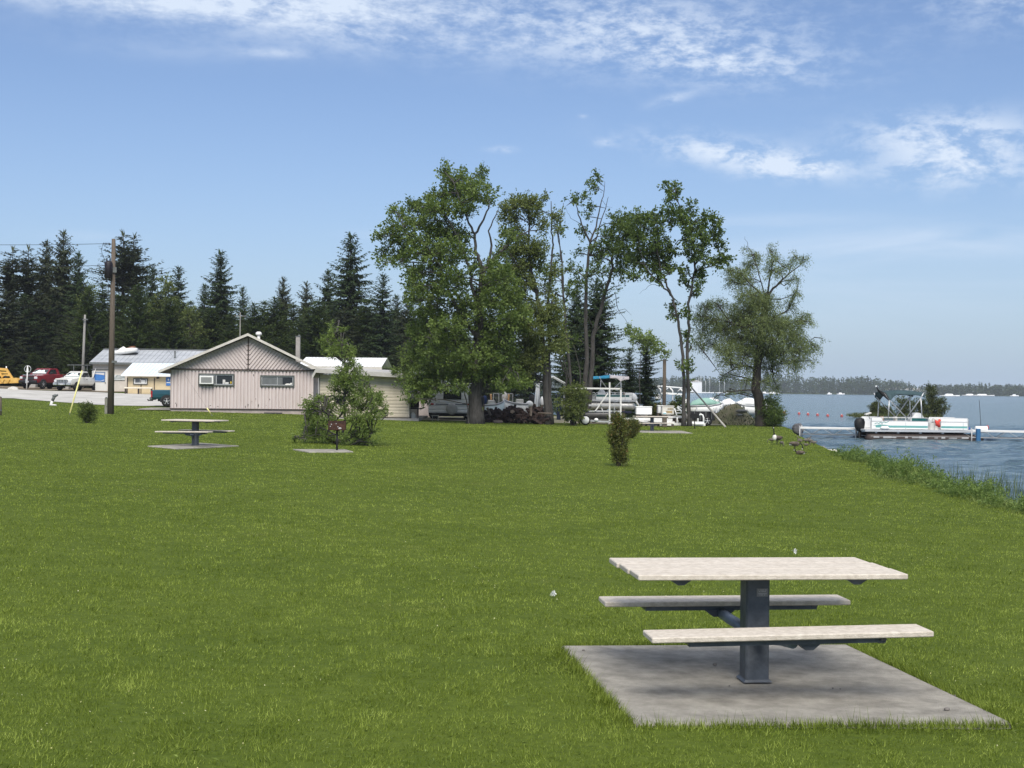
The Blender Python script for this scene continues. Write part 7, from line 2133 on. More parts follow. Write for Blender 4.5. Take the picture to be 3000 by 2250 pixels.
# moored motor boats behind the mound
def motor_boat(px0, px1, py, Y, label, hullm, coverm, cover=True, z=WATER, flip=False, group='boats moored behind the mound', stand=False):
    a = P(px0, py, Y); b = P(px1, py, Y); L = b.x - a.x
    t = thing('motor_boat', Vector(((a.x + b.x) / 2, Y, z)), label, 'motor boat', group, rz=PI if flip else 0)
    W2 = min(1.05, L * .2); mb = MB(); rings = []
    for x, w, zk, zg in ((-.5, .92, -.15, .62), (-.3, 1, -.2, .64), (.1, 1, -.2, .68), (.32, .72, -.1, .78), (.45, .3, .15, .88), (.5, .03, .5, .94)):
        rings.append([Vector((x * L, -w * W2, zg)), Vector((x * L, -w * W2 * .85, zk + .35)), Vector((x * L, 0, zk)), Vector((x * L, w * W2 * .85, zk + .35)), Vector((x * L, w * W2, zg))])
    mb.loft(rings); h = mb.build('hull', hullm, t)
    mb = MB()
    for s in (-1, 1): mb.tube([(x * L, s * w * W2 * 1.01, zg - .05) for x, w, zk, zg in ((-.5, .92, 0, .62), (-.3, 1, 0, .64), (.1, 1, 0, .68), (.32, .72, 0, .78), (.45, .3, 0, .88))], .05, 5)
    mb.build('rub_rail', ALUM, h)
    if cover:
        mb = MB(); rings = []
        for x, w, zt in ((-.5, .9, .66), (-.42, .95, .95), (-.2, 1, 1.18), (.05, 1, 1.22), (.25, .82, 1.0), (.42, .4, .88)):
            zz = .66 + .2 * max(0, x)
            rings.append([Vector((x * L, math.cos(k) * w * W2 * 1.02, zz + max(0, math.sin(k)) * (zt - zz))) for k in np.linspace(-.05, PI + .05, 9)])
        mb.loft(rings); mb.build('cover', coverm, t)
    else:
        mb = MB(); mb.box((.05 * L, 0, .85), (.05, W2 * 1.5, .4), rot=(0, -.5, 0)); mb.build('windscreen', AUTOGLASS, t)
        mb = MB(); mb.rbox((-.15 * L, 0, .72), (.5, W2 * 1.3, .35), .05); mb.build('seat', GREYV, t)
    outboard(t, -.5 * L, .5, BWHITE if cover else BLACK, .9)
    if stand:
        for x in (-.32 * L, .25 * L):
            for y in (-W2 * 1.15, W2 * 1.15):
                mb = MB(); mb.tube([(x, y, .5), (x, y, -2.0)], .05, 6); mb.build('lift_leg', ALUM, t)
            mb = MB(); mb.box((x, 0, -.22), (.12, W2 * 2.3, .1)); mb.build('lift_beam', ALUM, t)
    return t


motor_boat(2108, 2164, 1203, 106, 'covered white boat with a domed cover left of the larger covered boat', BWHITE, BWHITE, z=WATER + .75, stand=True)
motor_boat(2150, 2226, 1205, 102, 'white boat under a white cover behind the earth mound', BWHITE, BWHITE, flip=True, z=WATER + .85, stand=True)
motor_boat(2238, 2275, 1214, 100, 'small white boat with a rounded cover right of the willow trunk', BWHITE, BWHITE, z=WATER + .5, stand=True)
mb_ = motor_boat(2020, 2120, 1196, 103, 'long white boat with a pale green cover behind the slanting guard pole', BWHITE, mat('pale_green_canvas', (.20, .36, .31), (.26, .42, .36), scale=2, rough=.8), z=WATER + .8, stand=True)
motor_boat(2062, 2112, 1198, 108, 'white boat under a white cover behind the pale green covered one', BWHITE, BWHITE, z=WATER + .8, stand=True)

# ------------------------------------------------------------------ camper, barbecue, woodpile, boats under the maple
CMY = 82.5
a = P(1255, 1208, CMY); b = P(1380, 1208, CMY); zg = gz((a.x + b.x) / 2, CMY)
t = thing('travel_trailer', Vector(((a.x + b.x) / 2, CMY, zg)), 'white ribbed travel trailer with a covered spare wheel behind the maple', 'camper')
w = b.x - a.x; zt = P(1300, 1122, CMY).z - zg; zb_ = P(1300, 1211, CMY).z - zg
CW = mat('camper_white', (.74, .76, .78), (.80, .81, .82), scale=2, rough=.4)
mb = MB(); n_ = 9; hh = (zt - zb_) / n_
prof = []
for i in range(n_):
    prof += [(-.0, zb_ + i * hh + .02), (-.035, zb_ + i * hh + .06), (-.035, zb_ + (i + 1) * hh - .03), (0, zb_ + (i + 1) * hh)]
vs = [(-w / 2, y, z) for y, z in prof] + [(w / 2, y, z) for y, z in prof]; k = len(prof)
mb.add(vs, [(i, k + i, k + i + 1, i + 1) for i in range(k - 1)])
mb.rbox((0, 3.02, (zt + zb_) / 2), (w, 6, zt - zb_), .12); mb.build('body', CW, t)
mb = MB(); z = P(1300, 1184, CMY).z - zg; mb.box((.1, -.045, z), (w * .74, .02, .05)); mb.build('trim_stripe', mat('navy_trim', (.015, .03, .06), rough=.5), t)
for sx in (-.41, .45):
    mb = MB(); mb.rbox((sx * w, -.05, z), (.18, .04, .10), .02); mb.build('tail_light', REDL, t)
sx = (P(1324, 1198, CMY).x - (a.x + b.x) / 2); sz = P(1324, 1198, CMY).z - zg
mb = MB(); mb.lathe((sx, -.05, sz), (0, -1, 0), [(.34, 0), (.35, .14), (.30, .2), (.1, .22), (.001, .21)], 24); mb.build('spare_wheel_cover', mat('grey_vinyl_cover', (.34, .345, .34), (.42, .425, .42), scale=5, rough=.6, bump=.4), t)
mb = MB(); mb.box((0, -.06, zb_ - .06), (w * .98, .15, .10)); mb.box((0, 2.5, zb_ - .12), (w * .7, 5, .12)); mb.build('bumper', BLACK, t)
for s in (-1, 1): wheel(t, s * (w / 2 - .22), 2.2, .34, .2, -1)
for sx in (-.32, .33):
    mb = MB(); mb.tube([(sx * w, .1, zb_ - .1), (sx * w + .05, .1, 0)], .04, 6); mb.build('jack_leg', BLACK, t)
p0, p1 = P(1290, 1163, CMY), P(1362, 1150, CMY)
mb = MB(); mb.box((.15, -.045, (P(1300, 1158, CMY).z - zg)), (w * .42, .03, .5)); mb.build('window', AUTOGLASS, t)
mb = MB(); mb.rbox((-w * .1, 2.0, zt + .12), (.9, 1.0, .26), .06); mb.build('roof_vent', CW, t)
# folding step stool by it
p = G(1275, 1240); p = Vector((P(1275, 1238, 80).x, 80, gz(P(1275, 1238, 80).x, 80)))
t = thing('sawhorse', p, 'small pale sawhorse on the grass before the travel trailer', 'sawhorse')
mb = MB(); mb.box((0, 0, .30), (.42, .08, .05)); mb.build('top_bar', mat('pale_plank2', (.45, .42, .34), rough=.8), t)
for sx in (-.17, .17):
    mb = MB(); mb.tube([(sx, 0, .3), (sx, -.14, 0)], .02, 5); mb.tube([(sx, 0, .3), (sx, .14, 0)], .02, 5); mb.build('leg', MATS['pale_plank2'], t)
# barbecue
p = Vector((P(1210, 1228, 79).x, 79, gz(P(1210, 1228, 79).x, 79)))
t = thing('gas_barbecue', p, 'black gas barbecue cart at the end of the tan shed', 'barbecue')
zt = P(1210, 1176, 79).z - p.z
mb = MB(); rings = []
for x in (-.33, -.3, .3, .33): rings.append([Vector((x, y, z)) for y, z in ((-.25, zt - .34), (.25, zt - .34), (.27, zt - .2), (.12, zt - .02), (-.1, zt), (-.27, zt - .2))])
mb.loft(rings, smooth=False); mb.build('hood', BLACK, t)
mb = MB(); mb.box((0, 0, zt - .42), (1.0, .5, .06)); mb.box((0, 0, zt - .40), (.62, .46, .1)); mb.build('side_shelf', BLACK, t)
for sx in (-.28, .28):
    for sy in (-.2, .2): mb = MB(); mb.box((sx, sy, (zt - .45) / 2), (.05, .05, zt - .45)); mb.build('leg', BLACK, t)
mb = MB(); mb.lathe((0, 0, .06), (0, 0, 1), [(.12, 0), (.15, .05), (.15, .3), (.08, .38), (.04, .42)], 12); mb.build('gas_bottle', BWHITE, t)

# woodpile: single split logs
LOGM = mat('split_log', (.022, .014, .013), (.065, .045, .040), scale=6, rough=.95)
LOGP = mat('pale_log', (.12, .095, .08), (.20, .165, .14), scale=6, rough=.95)
wl, wr_ = P(1418, 1242, 79).x, P(1606, 1242, 79).x
lm = MB(); pr = [(.0, -.07), (.09, -.03), (.07, .06), (-.02, .08), (-.09, .01)]
lm.prism(pr, 'x', -.24, .24, sc=(.88, .92, 0, 0)); log0 = lm.build('firewood_log', LOGM)
log0['label'] = 'dark split log in the jumbled woodpile'; log0['category'] = 'log'; log0['group'] = 'logs of the woodpile'
lm2 = log0.data.copy(); lm2.materials[0] = LOGP
first = True
for k in range(270):
    u = rng.uniform(0, 1); x = wl + (wr_ - wl) * u
    htop = (P(1500, 1192, 79).z - gz(x, 79)) * (min(1, u * 4.5 + .35)) * min(1, (1 - u) * 3.2 + .62) * (.9 + .14 * math.sin(u * 17))
    v = k / 270
    z = (htop - .12) * v ** .8 * rng.uniform(.9, 1.0)
    y = 79.6 + rng.uniform(-.55, .55) * (1.25 - .75 * z / max(htop, .3)) + .2 * z
    o = log0 if first else log0.copy()
    if not first: col.objects.link(o)
    first = False
    o.location = (x, y, gz(x, 79) + .08 + z)
    o.rotation_euler = (rng.uniform(0, 6.3), rng.normal(0, .45), rng.normal(.9, .9)); s = rng.uniform(.75, 1.35); o.scale = (s * rng.uniform(.8, 1.3), s, s)
for i, (px, py, lb) in enumerate(((1458, 1237, 'square pale sawn block lying before the woodpile'), (1555, 1205, 'upright pale split log leaning on the woodpile'), (1432, 1206, 'pale bent log end at the left top of the woodpile'), (1502, 1207, 'pale round log end near the middle top of the woodpile'), (1596, 1211, 'pale flat board at the right end of the woodpile'))):
    o = bpy.data.objects.new('pale_log', lm2); col.objects.link(o); p = P(px, py, 78.75); o.location = (p.x, 78.75 + .1, p.z); tag(o, lb, 'log')
    o.rotation_euler = ((.2, 0, .3), (0, PI / 2, 0), (0, 1.1, .4), (0, .1, 1.5), (0, 0.02, 0))[i]; o.scale = ((1.1, 1.7, 1.7), (1.1, .9, .9), (1, 1, 1), (.8, 1.5, 1.5), (1.6, 1.2, .5))[i]

# white hulls stored behind the woodpile
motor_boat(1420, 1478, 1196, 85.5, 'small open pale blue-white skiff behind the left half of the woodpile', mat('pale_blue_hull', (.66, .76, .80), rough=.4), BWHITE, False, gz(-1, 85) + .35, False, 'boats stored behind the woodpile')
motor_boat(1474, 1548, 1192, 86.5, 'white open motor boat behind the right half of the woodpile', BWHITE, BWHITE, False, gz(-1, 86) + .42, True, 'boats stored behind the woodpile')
for i, dx in enumerate((1440, 1462, 1495, 1530)):
    p = P(dx, 1210, 85.5 if i < 2 else 86.5); mb = MB(); mb.rbox((0, 0, .2), (.2, .9, .44), .02); o = mb.build('timber_block', WOOD); o.location = (p.x, 85.5 if i < 2 else 86.5, gz(p.x, 86) - .05); tag(o, 'timber block under a white hull behind the woodpile', 'block', 'blocks under the stored hulls')
# grey mesh crate panel, tan chair
CGY = 89
a, b = P(1445, 1153, CGY), P(1502, 1195, CGY)
t = thing('mesh_crate', Vector(((a.x + b.x) / 2, CGY, gz(a.x, CGY))), 'grey framed mesh cage behind the stored white hulls', 'cage')
w, zt, zb_ = b.x - a.x, a.z - t.location.z, 0
mb = MB()
for x in (-w / 2, -w * .22, w * .22, w / 2):
    for y in (0, 1.0): mb.tube([(x, y, 0), (x, y, zt)], .03, 4, square=True)
for z in (.1, zt * .6, zt):
    for y in (0, 1.0): mb.tube([(-w / 2, y, z), (w / 2, y, z)], .03, 4, square=True)
mb.build('frame', ALU, t)
mb = MB()
for k in range(26): x = -w / 2 + w * k / 25; mb.box((x, -.02, zt / 2), (.01, .01, zt))
for k in range(16): mb.box((0, -.03, zt * k / 15), (w, .01, .01))
mb.build('mesh', DSTEEL, t)
CHY = 87.6
p = P(1464, 1180, CHY); zg = gz(p.x, CHY)
t = thing('deck_chair', Vector((p.x, CHY, zg)), 'tan deck chair among the stored white boats', 'chair')
TAN = mat('tan_wood', (.38, .22, .10), (.46, .28, .14), scale=4, rough=.7); z_ = p.z - zg
mb = MB(); mb.rbox((0, 0, z_ - .1), (1.3, .5, .12), .03); mb.build('seat', TAN, t)
for sx in (-.55, .55):
    mb = MB(); mb.tube([(sx, .2, 0), (sx, .2, z_ + .15), (sx * 1.05, .1, z_ + .55)], .06, 6); mb.build('arm_post', TAN, t)
    mb = MB(); mb.tube([(sx, -.2, 0), (sx, -.2, z_ - .1)], .05, 6); mb.build('leg', TAN, t)
for i, (px, py, Y, s, m, lb, nm) in enumerate(((1420, 1172, 86.8, (.16, .16, .3), mat('navy_cover', (.012, .03, .09), rough=.7), 'navy blue motor cover at the left end of the stored skiff', 'motor_cover'), (1478, 1163, 88.0, (.18, .2, .35), GREYV, 'pale grey bucket seat beside the tan deck chair', 'bucket_seat'), (1552, 1183, 86.4, (.24, .24, .2), BWHITE, 'round white float right of the stored motor boat', 'white_float'), (1588, 1175, 86.4, (.14, .14, .3), BWHITE, 'white jug standing right of the round float by the double trunk', 'white_jug'))):
    p = P(px, py, Y); zg = gz(p.x, Y); t = thing(nm, Vector((p.x, Y, zg)), lb, nm.replace('_', ' '))
    mb = MB(); mb.sphere((0, 0, p.z - zg), s, 12, 8); mb.build('shell', m, t)
    mb = MB(); mb.rbox((0, 0, (p.z - zg - s[2] * .8) / 2), (.18, .18, p.z - zg - s[2] * .8), .02); mb.build('stand', WOOD, t)
# two white leaning oars / masts and the tent ridge
p0, p1 = P(1567, 1185, 85), P(1573, 1130, 85); q0, q1 = P(1573, 1183, 85), P(1577, 1133, 85)
for A, B, lb in ((p0, p1, 'white pole leaning left of the double trunk, outer of two'), (q0, q1, 'white pole leaning left of the double trunk, inner of two')):
    t = thing('boat_pole', Vector((A.x, 85, gz(A.x, 85))), lb, 'pole')
    mb = MB(); mb.tube([Vector((A.x - .05, 85, t.location.z)), A, B], .06, 6); mb.build('shaft', BWHITE, t, True)
    mb = MB(); mb.sphere(B, .09, 8, 6); mb.build('cap', BWHITE, t, True)
t = thing('canopy_tent', Vector((P(1625, 1200, 88).x, 88, gz(1.5, 88))), 'white ridged canopy tent frame between the two grey trunks', 'tent')
mb = MB(); A, B, C_ = P(1580, 1122, 88), P(1621, 1103, 88), P(1657, 1124, 88)
for dy in (0, 2.5):
    o_ = Vector((0, dy, 0)); mb.tube([A + o_, B + o_], .06, 6); mb.tube([B + o_, C_ + o_], .06, 6)
for q in (A, B, C_): mb.tube([q, q + Vector((0, 2.5, 0))], .05, 6)
mb.build('roof_frame', BWHITE, t, True)
mb = MB(); mb.add([A, B, B + Vector((0, 2.5, 0)), A + Vector((0, 2.5, 0))], [(0, 1, 2, 3)]); mb.add([p - Vector((0, 0, .02)) for p in (A, A + Vector((0, 2.5, 0)), B + Vector((0, 2.5, 0)), B)], [(0, 1, 2, 3)]); mb.build('awning', mat('dark_green_awning', (.02, .04, .04), rough=.8), t, True)
for q in (A, C_):
    for dy in (0, 2.5):
        mb = MB(); mb.tube([q + Vector((0, dy, 0)), Vector((q.x, q.y + dy, gz(q.x, q.y + dy)))], .04, 6); mb.build('leg', ALUM, t, True)
mb = MB(); mb.rbox((P(1638, 1162, 89).x - t.location.x, 1.5, P(1638, 1165, 89).z - t.location.z), (.42, .8, .5), .1); mb.rbox((P(1638, 1165, 89).x - t.location.x, 1.5, .5), (.25, .5, 1.3), .05); mb.build('wrapped_bundle', mat('navy_tarp', (.02, .03, .06), rough=.8), t)
# ------------------------------------------------------------------ geese
def skin_body(name, pts, edges, radii, m, parent, sub=2):
    """one continuous surface grown over a skeleton"""
    me = bpy.data.meshes.new(name); me.from_pydata([Vector(p) for p in pts], edges, [])
    o = bpy.data.objects.new(name, me); col.objects.link(o)
    if parent is not None: o.parent = parent
    md = o.modifiers.new('skin', 'SKIN'); sv = me.skin_vertices[0].data
    for i, r in enumerate(radii):
        sv[i].radius = (r, r) if not hasattr(r, '__len__') else r
    sv[0].use_root = True
    s = o.modifiers.new('sub', 'SUBSURF'); s.levels = sub; s.render_levels = sub
    me.materials.append(m)
    return o


def goose_mat(name, young):
    """feather zones by the bird's own height and length"""
    m = bpy.data.materials.new(name); m.use_nodes = True
    nt = m.node_tree; N = nt.nodes; L = nt.links; b = N['Principled BSDF']; b.inputs['Roughness'].default_value = .85
    tc = N.new('ShaderNodeTexCoord'); n = N.new('ShaderNodeTexNoise'); n.inputs['Scale'].default_value = 14; n.inputs['Detail'].default_value = 5
    mp = N.new('ShaderNodeMapping'); mp.inputs['Scale'].default_value = (.5, 1, 1.6); L.new(tc.outputs['Object'], mp.inputs[0]); L.new(mp.outputs[0], n.inputs['Vector'])
    r = N.new('ShaderNodeValToRGB'); e = r.color_ramp.elements; e[0].position = .35; e[1].position = .65
    e[0].color = (.045, .034, .026, 1) if not young else (.075, .065, .05, 1); e[1].color = (.15, .12, .095, 1) if not young else (.16, .145, .115, 1)
    L.new(n.outputs['Fac'], r.inputs[0]); L.new(r.outputs[0], b.inputs['Base Color'])
    return m


GB = goose_mat('goose_feather', False); GY = goose_mat('gosling_down', True)
GBL = mat('goose_black', (.010, .010, .011), rough=.7)
GWH = mat('goose_white', (.62, .60, .55), (.70, .68, .63), scale=9, rough=.85)
GLEG = mat('goose_leg', (.02, .02, .02), rough=.6)


def goose(px, py, Y, rz, s, pose, label, young=False, group='geese on the bank'):
    p = P(px, py, Y); t = thing('goose' if not young else 'gosling', Vector((p.x, Y, gz(p.x, Y))), label, 'goose' if not young else 'gosling', group, rz=rz)
    S = lambda v: tuple(c * s for c in v)
    if pose == 'sit': zb_ = .13
    else: zb_ = .36
    if pose == 'alert':
        body = [(-.02, 0, zb_), (.14, 0, zb_ + .06), (-.2, 0, zb_ + .02), (-.36, 0, zb_ + .02), (.22, 0, zb_ + .16)]
        bn = [(.20, 0, zb_ + .14), (.24, 0, zb_ + .30), (.25, 0, zb_ + .46), (.26, 0, zb_ + .58), (.33, 0, zb_ + .62), (.39, 0, zb_ + .60)]
    elif pose == 'graze':
        body = [(-.02, 0, zb_), (.14, 0, zb_ + .01), (-.2, 0, zb_ + .02), (-.38, 0, zb_ + .05), (.24, 0, zb_ - .02)]
        bn = [(.22, 0, zb_ + .00), (.33, 0, zb_ + .02), (.42, 0, zb_ - .08), (.45, 0, zb_ - .2), (.44, 0, zb_ - .28), (.42, 0, .02)]
    elif pose == 'up':
        body = [(-.02, 0, zb_), (.12, 0, zb_ + .05), (-.16, 0, zb_), (-.28, 0, zb_ - .02), (.18, 0, zb_ + .12)]
        bn = [(.16, 0, zb_ + .12), (.18, 0, zb_ + .22), (.19, 0, zb_ + .30), (.2, 0, zb_ + .36), (.26, 0, zb_ + .38), (.32, 0, zb_ + .36)]
    else:
        body = [(-.02, 0, zb_), (.14, 0, zb_ + .02), (-.2, 0, zb_ + .01), (-.38, 0, zb_), (.22, 0, zb_ + .06)]
        bn = [(.20, 0, zb_ + .06), (.27, 0, zb_ + .12), (.30, 0, zb_ + .17), (.32, 0, zb_ + .2), (.39, 0, zb_ + .2), (.45, 0, zb_ + .17)]
    br = [(.15, .155), (.14, .15), (.125, .12), (.04, .05), (.085, .09)]
    pts = [S(v) for v in body]
    o = skin_body('body', pts, [(0, 1), (0, 2), (2, 3), (1, 4)], [(a * s, b * s) for a, b in br], GY if young else GB, t)
    nr = [.055, .037, .033, .038, .046, .014]
    nk = skin_body('neck_and_head', [S(v) for v in bn], [(i, i + 1) for i in range(5)], [r * s * (1.0 if not young else 1.1) for r in nr], (GBL if not young else GY), t)
    h = bn[4]
    mb = MB(); mb.loft([[Vector(S((h[0] + x, r * math.cos(a), h[2] - .005 + dz + r * .7 * math.sin(a)))) for a in np.linspace(0, 2 * PI, 8, endpoint=False)] for x, r, dz in ((.02, .026, 0), (.07, .018, -.012), (.11, .006, -.02))]) if pose not in ('graze',) else mb_graze(mb, bn, s)
    mb.build('bill', GBL, nk)
    if not young:
        mb = MB()
        for sy in (-1, 1): mb.sphere(S((h[0] - .022, .030 * sy, h[2] - .018)), (.030 * s, .016 * s, .034 * s), 8, 6)
        mb.build('cheek_patch', GWH, nk)
        if pose == 'alert':
            mb = MB(); mb.sphere(S((.19, 0, zb_ + .055)), (.115 * s, .128 * s, .175 * s), 14, 10); mb.build('breast', GWH, t)
        mb = MB(); mb.sphere(S((-.25, 0, zb_ - .03)), (.13 * s, .1 * s, .07 * s), 10, 7); mb.build('rump', GWH, t)
        mb = MB(); mb.loft([[Vector(S((x, w * a, z + dz))) for a, dz in ((-1, 0), (0, .02), (1, 0), (0, -.015))] for x, w, z in ((-.30, .08, zb_ + .04), (-.42, .06, zb_ + .03), (-.50, .03, zb_ + .01))]); mb.build('tail', GBL, t)
        for sy in (-1, 1):
            mb = MB(); mb.sphere(S((-.09, .125 * sy, zb_ + .05)), (.26 * s, .045 * s, .10 * s), 12, 8); mb.build('wing', GB, t)
    if pose != 'sit':
        for sy in (-1, 1):
            mb = MB(); mb.tube([S((-.02 + .03 * sy, .07 * sy, zb_ - .08)), S((-.04 + .03 * sy, .07 * sy, .16)), S((-.01 + .03 * sy, .07 * sy, .02))], [.03 * s, .016 * s, .012 * s], 6)
            mb.prism([S((-.02 + .03 * sy, .07 * sy))[:2], S((.09 + .03 * sy, .03 * sy + .0))[:2], S((.09 + .03 * sy, .11 * sy))[:2]], 'z', 0, .012 * s); mb.build('leg', GLEG, t)
    return t


def mb_graze(mb, bn, s):
    a, b = bn[4], bn[5]
    mb.tube([tuple(c * s for c in a), tuple(c * s for c in b)], [.022 * s, .006 * s], 6)


GQ = 54.0
goose(2276, 1303, G(2276, 1303).y, R(215), .72, 'alert', 'adult goose standing tall with a white breast and black upright neck')
goose(2330, 1318, G(2330, 1318).y, R(-5), .60, 'graze', 'adult goose bending its black neck down to graze at the front of the group')
goose(2342, 1332, G(2342, 1332).y, R(178), .50, 'sit', 'goose resting flat on the grass, nearest of the flock')
goose(2261, 1298, G(2261, 1298).y, R(160), .40, 'graze', 'grey gosling pecking left of the tall goose', True)
goose(2290, 1308, G(2290, 1308).y, R(-75), .42, 'graze', 'grey gosling feeding right at the feet of the tall goose', True)
goose(2343, 1302, G(2343, 1302).y, R(170), .46, 'up', 'dark gosling standing with its head up before the rock', True)
goose(2362, 1300, G(2362, 1300).y, R(25), .42, 'graze', 'grey gosling feeding second from the water edge of the flock', True)
goose(2375, 1303, G(2375, 1303).y, R(-60), .44, 'graze', 'grey gosling with a pale rump feeding nearest the water edge', True)
goose(2361, 1306, G(2361, 1306).y, R(200), .36, 'sit', 'small gosling crouching in front of the other two by the water', True)
goose(2384, 1306, G(2384, 1306).y, R(200), .40, 'graze', 'grey gosling feeding at the far right end of the flock', True)
goose(2369, 1298, G(2369, 1298).y, R(10), .42, 'up', 'grey gosling looking up behind the feeding ones by the water', True)
rock(2338, 1266, 78.5, (.34, .3, .36), 'large dark rounded boulder at the end of the dock', mat('dark_boulder', (.05, .05, .055), (.13, .13, .135), scale=2, rough=.85), None, 91, 'boulder', -.30, 'boulder')
rock(2404, 1302, G(2404, 1302).y, (.3, .2, .12), 'low wet stone at the waterline right of the geese', mat('wet_stone', (.12, .115, .10), (.22, .21, .19), scale=3, rough=.6), 'stones at the waterline', 92, 'stone', WATER + .1, 'stone')
rock(2432, 1310, G(2432, 1310).y, (.35, .22, .12), 'pale flat stone at the waterline right of the low wet one', ROCK, 'stones at the waterline', 93, 'stone', WATER + .12, 'stone')

# ------------------------------------------------------------------ lawn grass
def grass_mat():
    m = bpy.data.materials.new('lawn_grass'); m.use_nodes = True
    nt = m.node_tree; N = nt.nodes; L = nt.links; b = N['Principled BSDF']; out = N['Material Output']
    b.inputs['Roughness'].default_value = .6; b.inputs['Specular IOR Level'].default_value = .2
    at = N.new('ShaderNodeAttribute'); at.attribute_name = 'tint'; g = N.new('ShaderNodeNewGeometry')
    def nz(s, d):
        n = N.new('ShaderNodeTexNoise'); n.inputs['Scale'].default_value = s; n.inputs['Detail'].default_value = d; n.inputs['Roughness'].default_value = .7; L.new(g.outputs['Position'], n.inputs['Vector']); return n.outputs['Fac']
    def mm(op, a, b_):
        n = N.new('ShaderNodeMath'); n.operation = op
        for i, v in enumerate((a, b_)):
            if isinstance(v, (int, float)): n.inputs[i].default_value = v
            else: L.new(v, n.inputs[i])
        return n.outputs[0]
    f = mm('ADD', mm('MULTIPLY', at.outputs['Fac'], .55), mm('ADD', mm('MULTIPLY', nz(.30, 5), .45), mm('MULTIPLY', nz(3.0, 6), .75)))
    f = mm('SUBTRACT', f, .375)
    rp = N.new('ShaderNodeValToRGB'); e = rp.color_ramp.elements
    e[0].position = .12; e[1].position = .85; e[0].color = (.028, .052, .002, 1); e[1].color = (.375, .455, .098, 1)
    k = e.new(.5); k.color = (.132, .184, .018, 1)
    L.new(f, rp.inputs[0]); L.new(rp.outputs[0], b.inputs['Base Color'])
    dn = nz(.55, 7); mr = N.new('ShaderNodeMapRange'); mr.inputs[1].default_value = .60; mr.inputs[2].default_value = .74; mr.inputs[4].default_value = .55
    L.new(dn, mr.inputs[0]); dry = N.new('ShaderNodeMix'); dry.data_type = 'RGBA'; L.new(mr.outputs[0], dry.inputs['Factor'])
    L.new(rp.outputs[0], dry.inputs['A']); dry.inputs['B'].default_value = (.25, .225, .10, 1)     # worn, dry patches
    class _O: outputs = [dry.outputs['Result']]
    rp = _O; L.new(rp.outputs[0], b.inputs['Base Color'])
    tr = N.new('ShaderNodeBsdfTranslucent'); ms = N.new('ShaderNodeMixShader'); ms.inputs[0].default_value = .25
    L.new(rp.outputs[0], tr.inputs[0]); L.new(b.outputs[0], ms.inputs[1]); L.new(tr.outputs[0], ms.inputs[2]); L.new(ms.outputs[0], out.inputs['Surface'])
    return m


GRASS = grass_mat()
gr = np.random.default_rng(99)
lawn_far = [tuple(p) for p in gl if p[0] < -11.5] + [(-9, 79.5), (-3, 79.3), (4, 81), (9, 82.5), (15, 88), (30, 88)]
holes = [[(p.x, p.y) for p in slab_g], [(p.x, p.y) for p in lc], [tuple(G(*p).xy) for p in ((905, 1327), (1035, 1326), (1010, 1319), (858, 1319))]]
V = []; TT = []
for y0, y1, den, ln, wd in ((4.6, 9.5, 7500, .034, .0046), (9.5, 14, 4600, .032, .0062), (14, 22, 2700, .028, .0090), (22, 36, 1300, .026, .015), (36, 56, 600, .028, .026), (56, 78, 280, .030, .042), (78, 100, 140, .035, .06)):
    xa, xb = -(.40 * y1 + 3.8), .40 * y1 + 3.8
    n = int((xb - xa) * (y1 - y0) * den)
    x = gr.uniform(xa, xb, n); y = gr.uniform(y0, y1, n)
    ok = (np.abs(x) < .40 * y + 3.6) & (shore_sd(x, y) > .45)
    ok &= y < np.interp(x, [p[0] for p in lawn_far], [p[1] for p in lawn_far])
    for hpoly in holes: ok &= ~inpoly(x, y, hpoly)
    x, y = x[ok], y[ok]; n = len(x)
    z = ground_z(x, y) - .004
    # tufts lean together, a breeze and the mower give streaks
    lean_a = 1.2 * np.sin(x * 3.1 + 1.7 * np.sin(y * 2.3)) + 1.4 * np.sin(y * 4.1 + x * 1.3) + gr.normal(0, 1.6, n)
    lean = np.abs(gr.normal(1.0, .6, n))
    pat = np.ones(n)
    for wl_, am in ((.9, .09), (.42, .11), (.23, .13), (.13, .12)):
        for r_ in range(3):
            a_ = gr.uniform(0, 6.28); pat = pat + am * np.sin((x * math.cos(a_) + y * math.sin(a_)) * 6.28 / (wl_ * (1 + .3 * r_)) + 5 * r_ + 1.5 * np.sin(x * 1.7 + r_) + 1.2 * np.sin(y * 1.3 + r_))
    pat = np.clip(pat, .35, 1.7)
    l = ln * gr.uniform(.5, 1.35, n) * pat; l = np.where(gr.uniform(0, 1, n) < .012, l * 1.8, l)
    d = unit(np.stack([np.cos(lean_a) * lean, np.sin(lean_a) * lean, np.ones(n)], 1))
    sa = gr.uniform(0, 6.28, n); sd_ = np.stack([np.cos(sa), np.sin(sa), np.zeros(n)], 1) * (wd * gr.uniform(.6, 1.3, n))[:, None] * .5
    b0 = np.stack([x, y, z], 1); tip = b0 + d * l[:, None]; tip[:, 2] -= .25 * l * lean
    V.append(np.stack([b0 - sd_, b0 + sd_, tip], 1).reshape(-1, 3)); TT.append(np.clip(gr.normal(.5, .27, n) + .16 * (pat - 1), 0, 1))
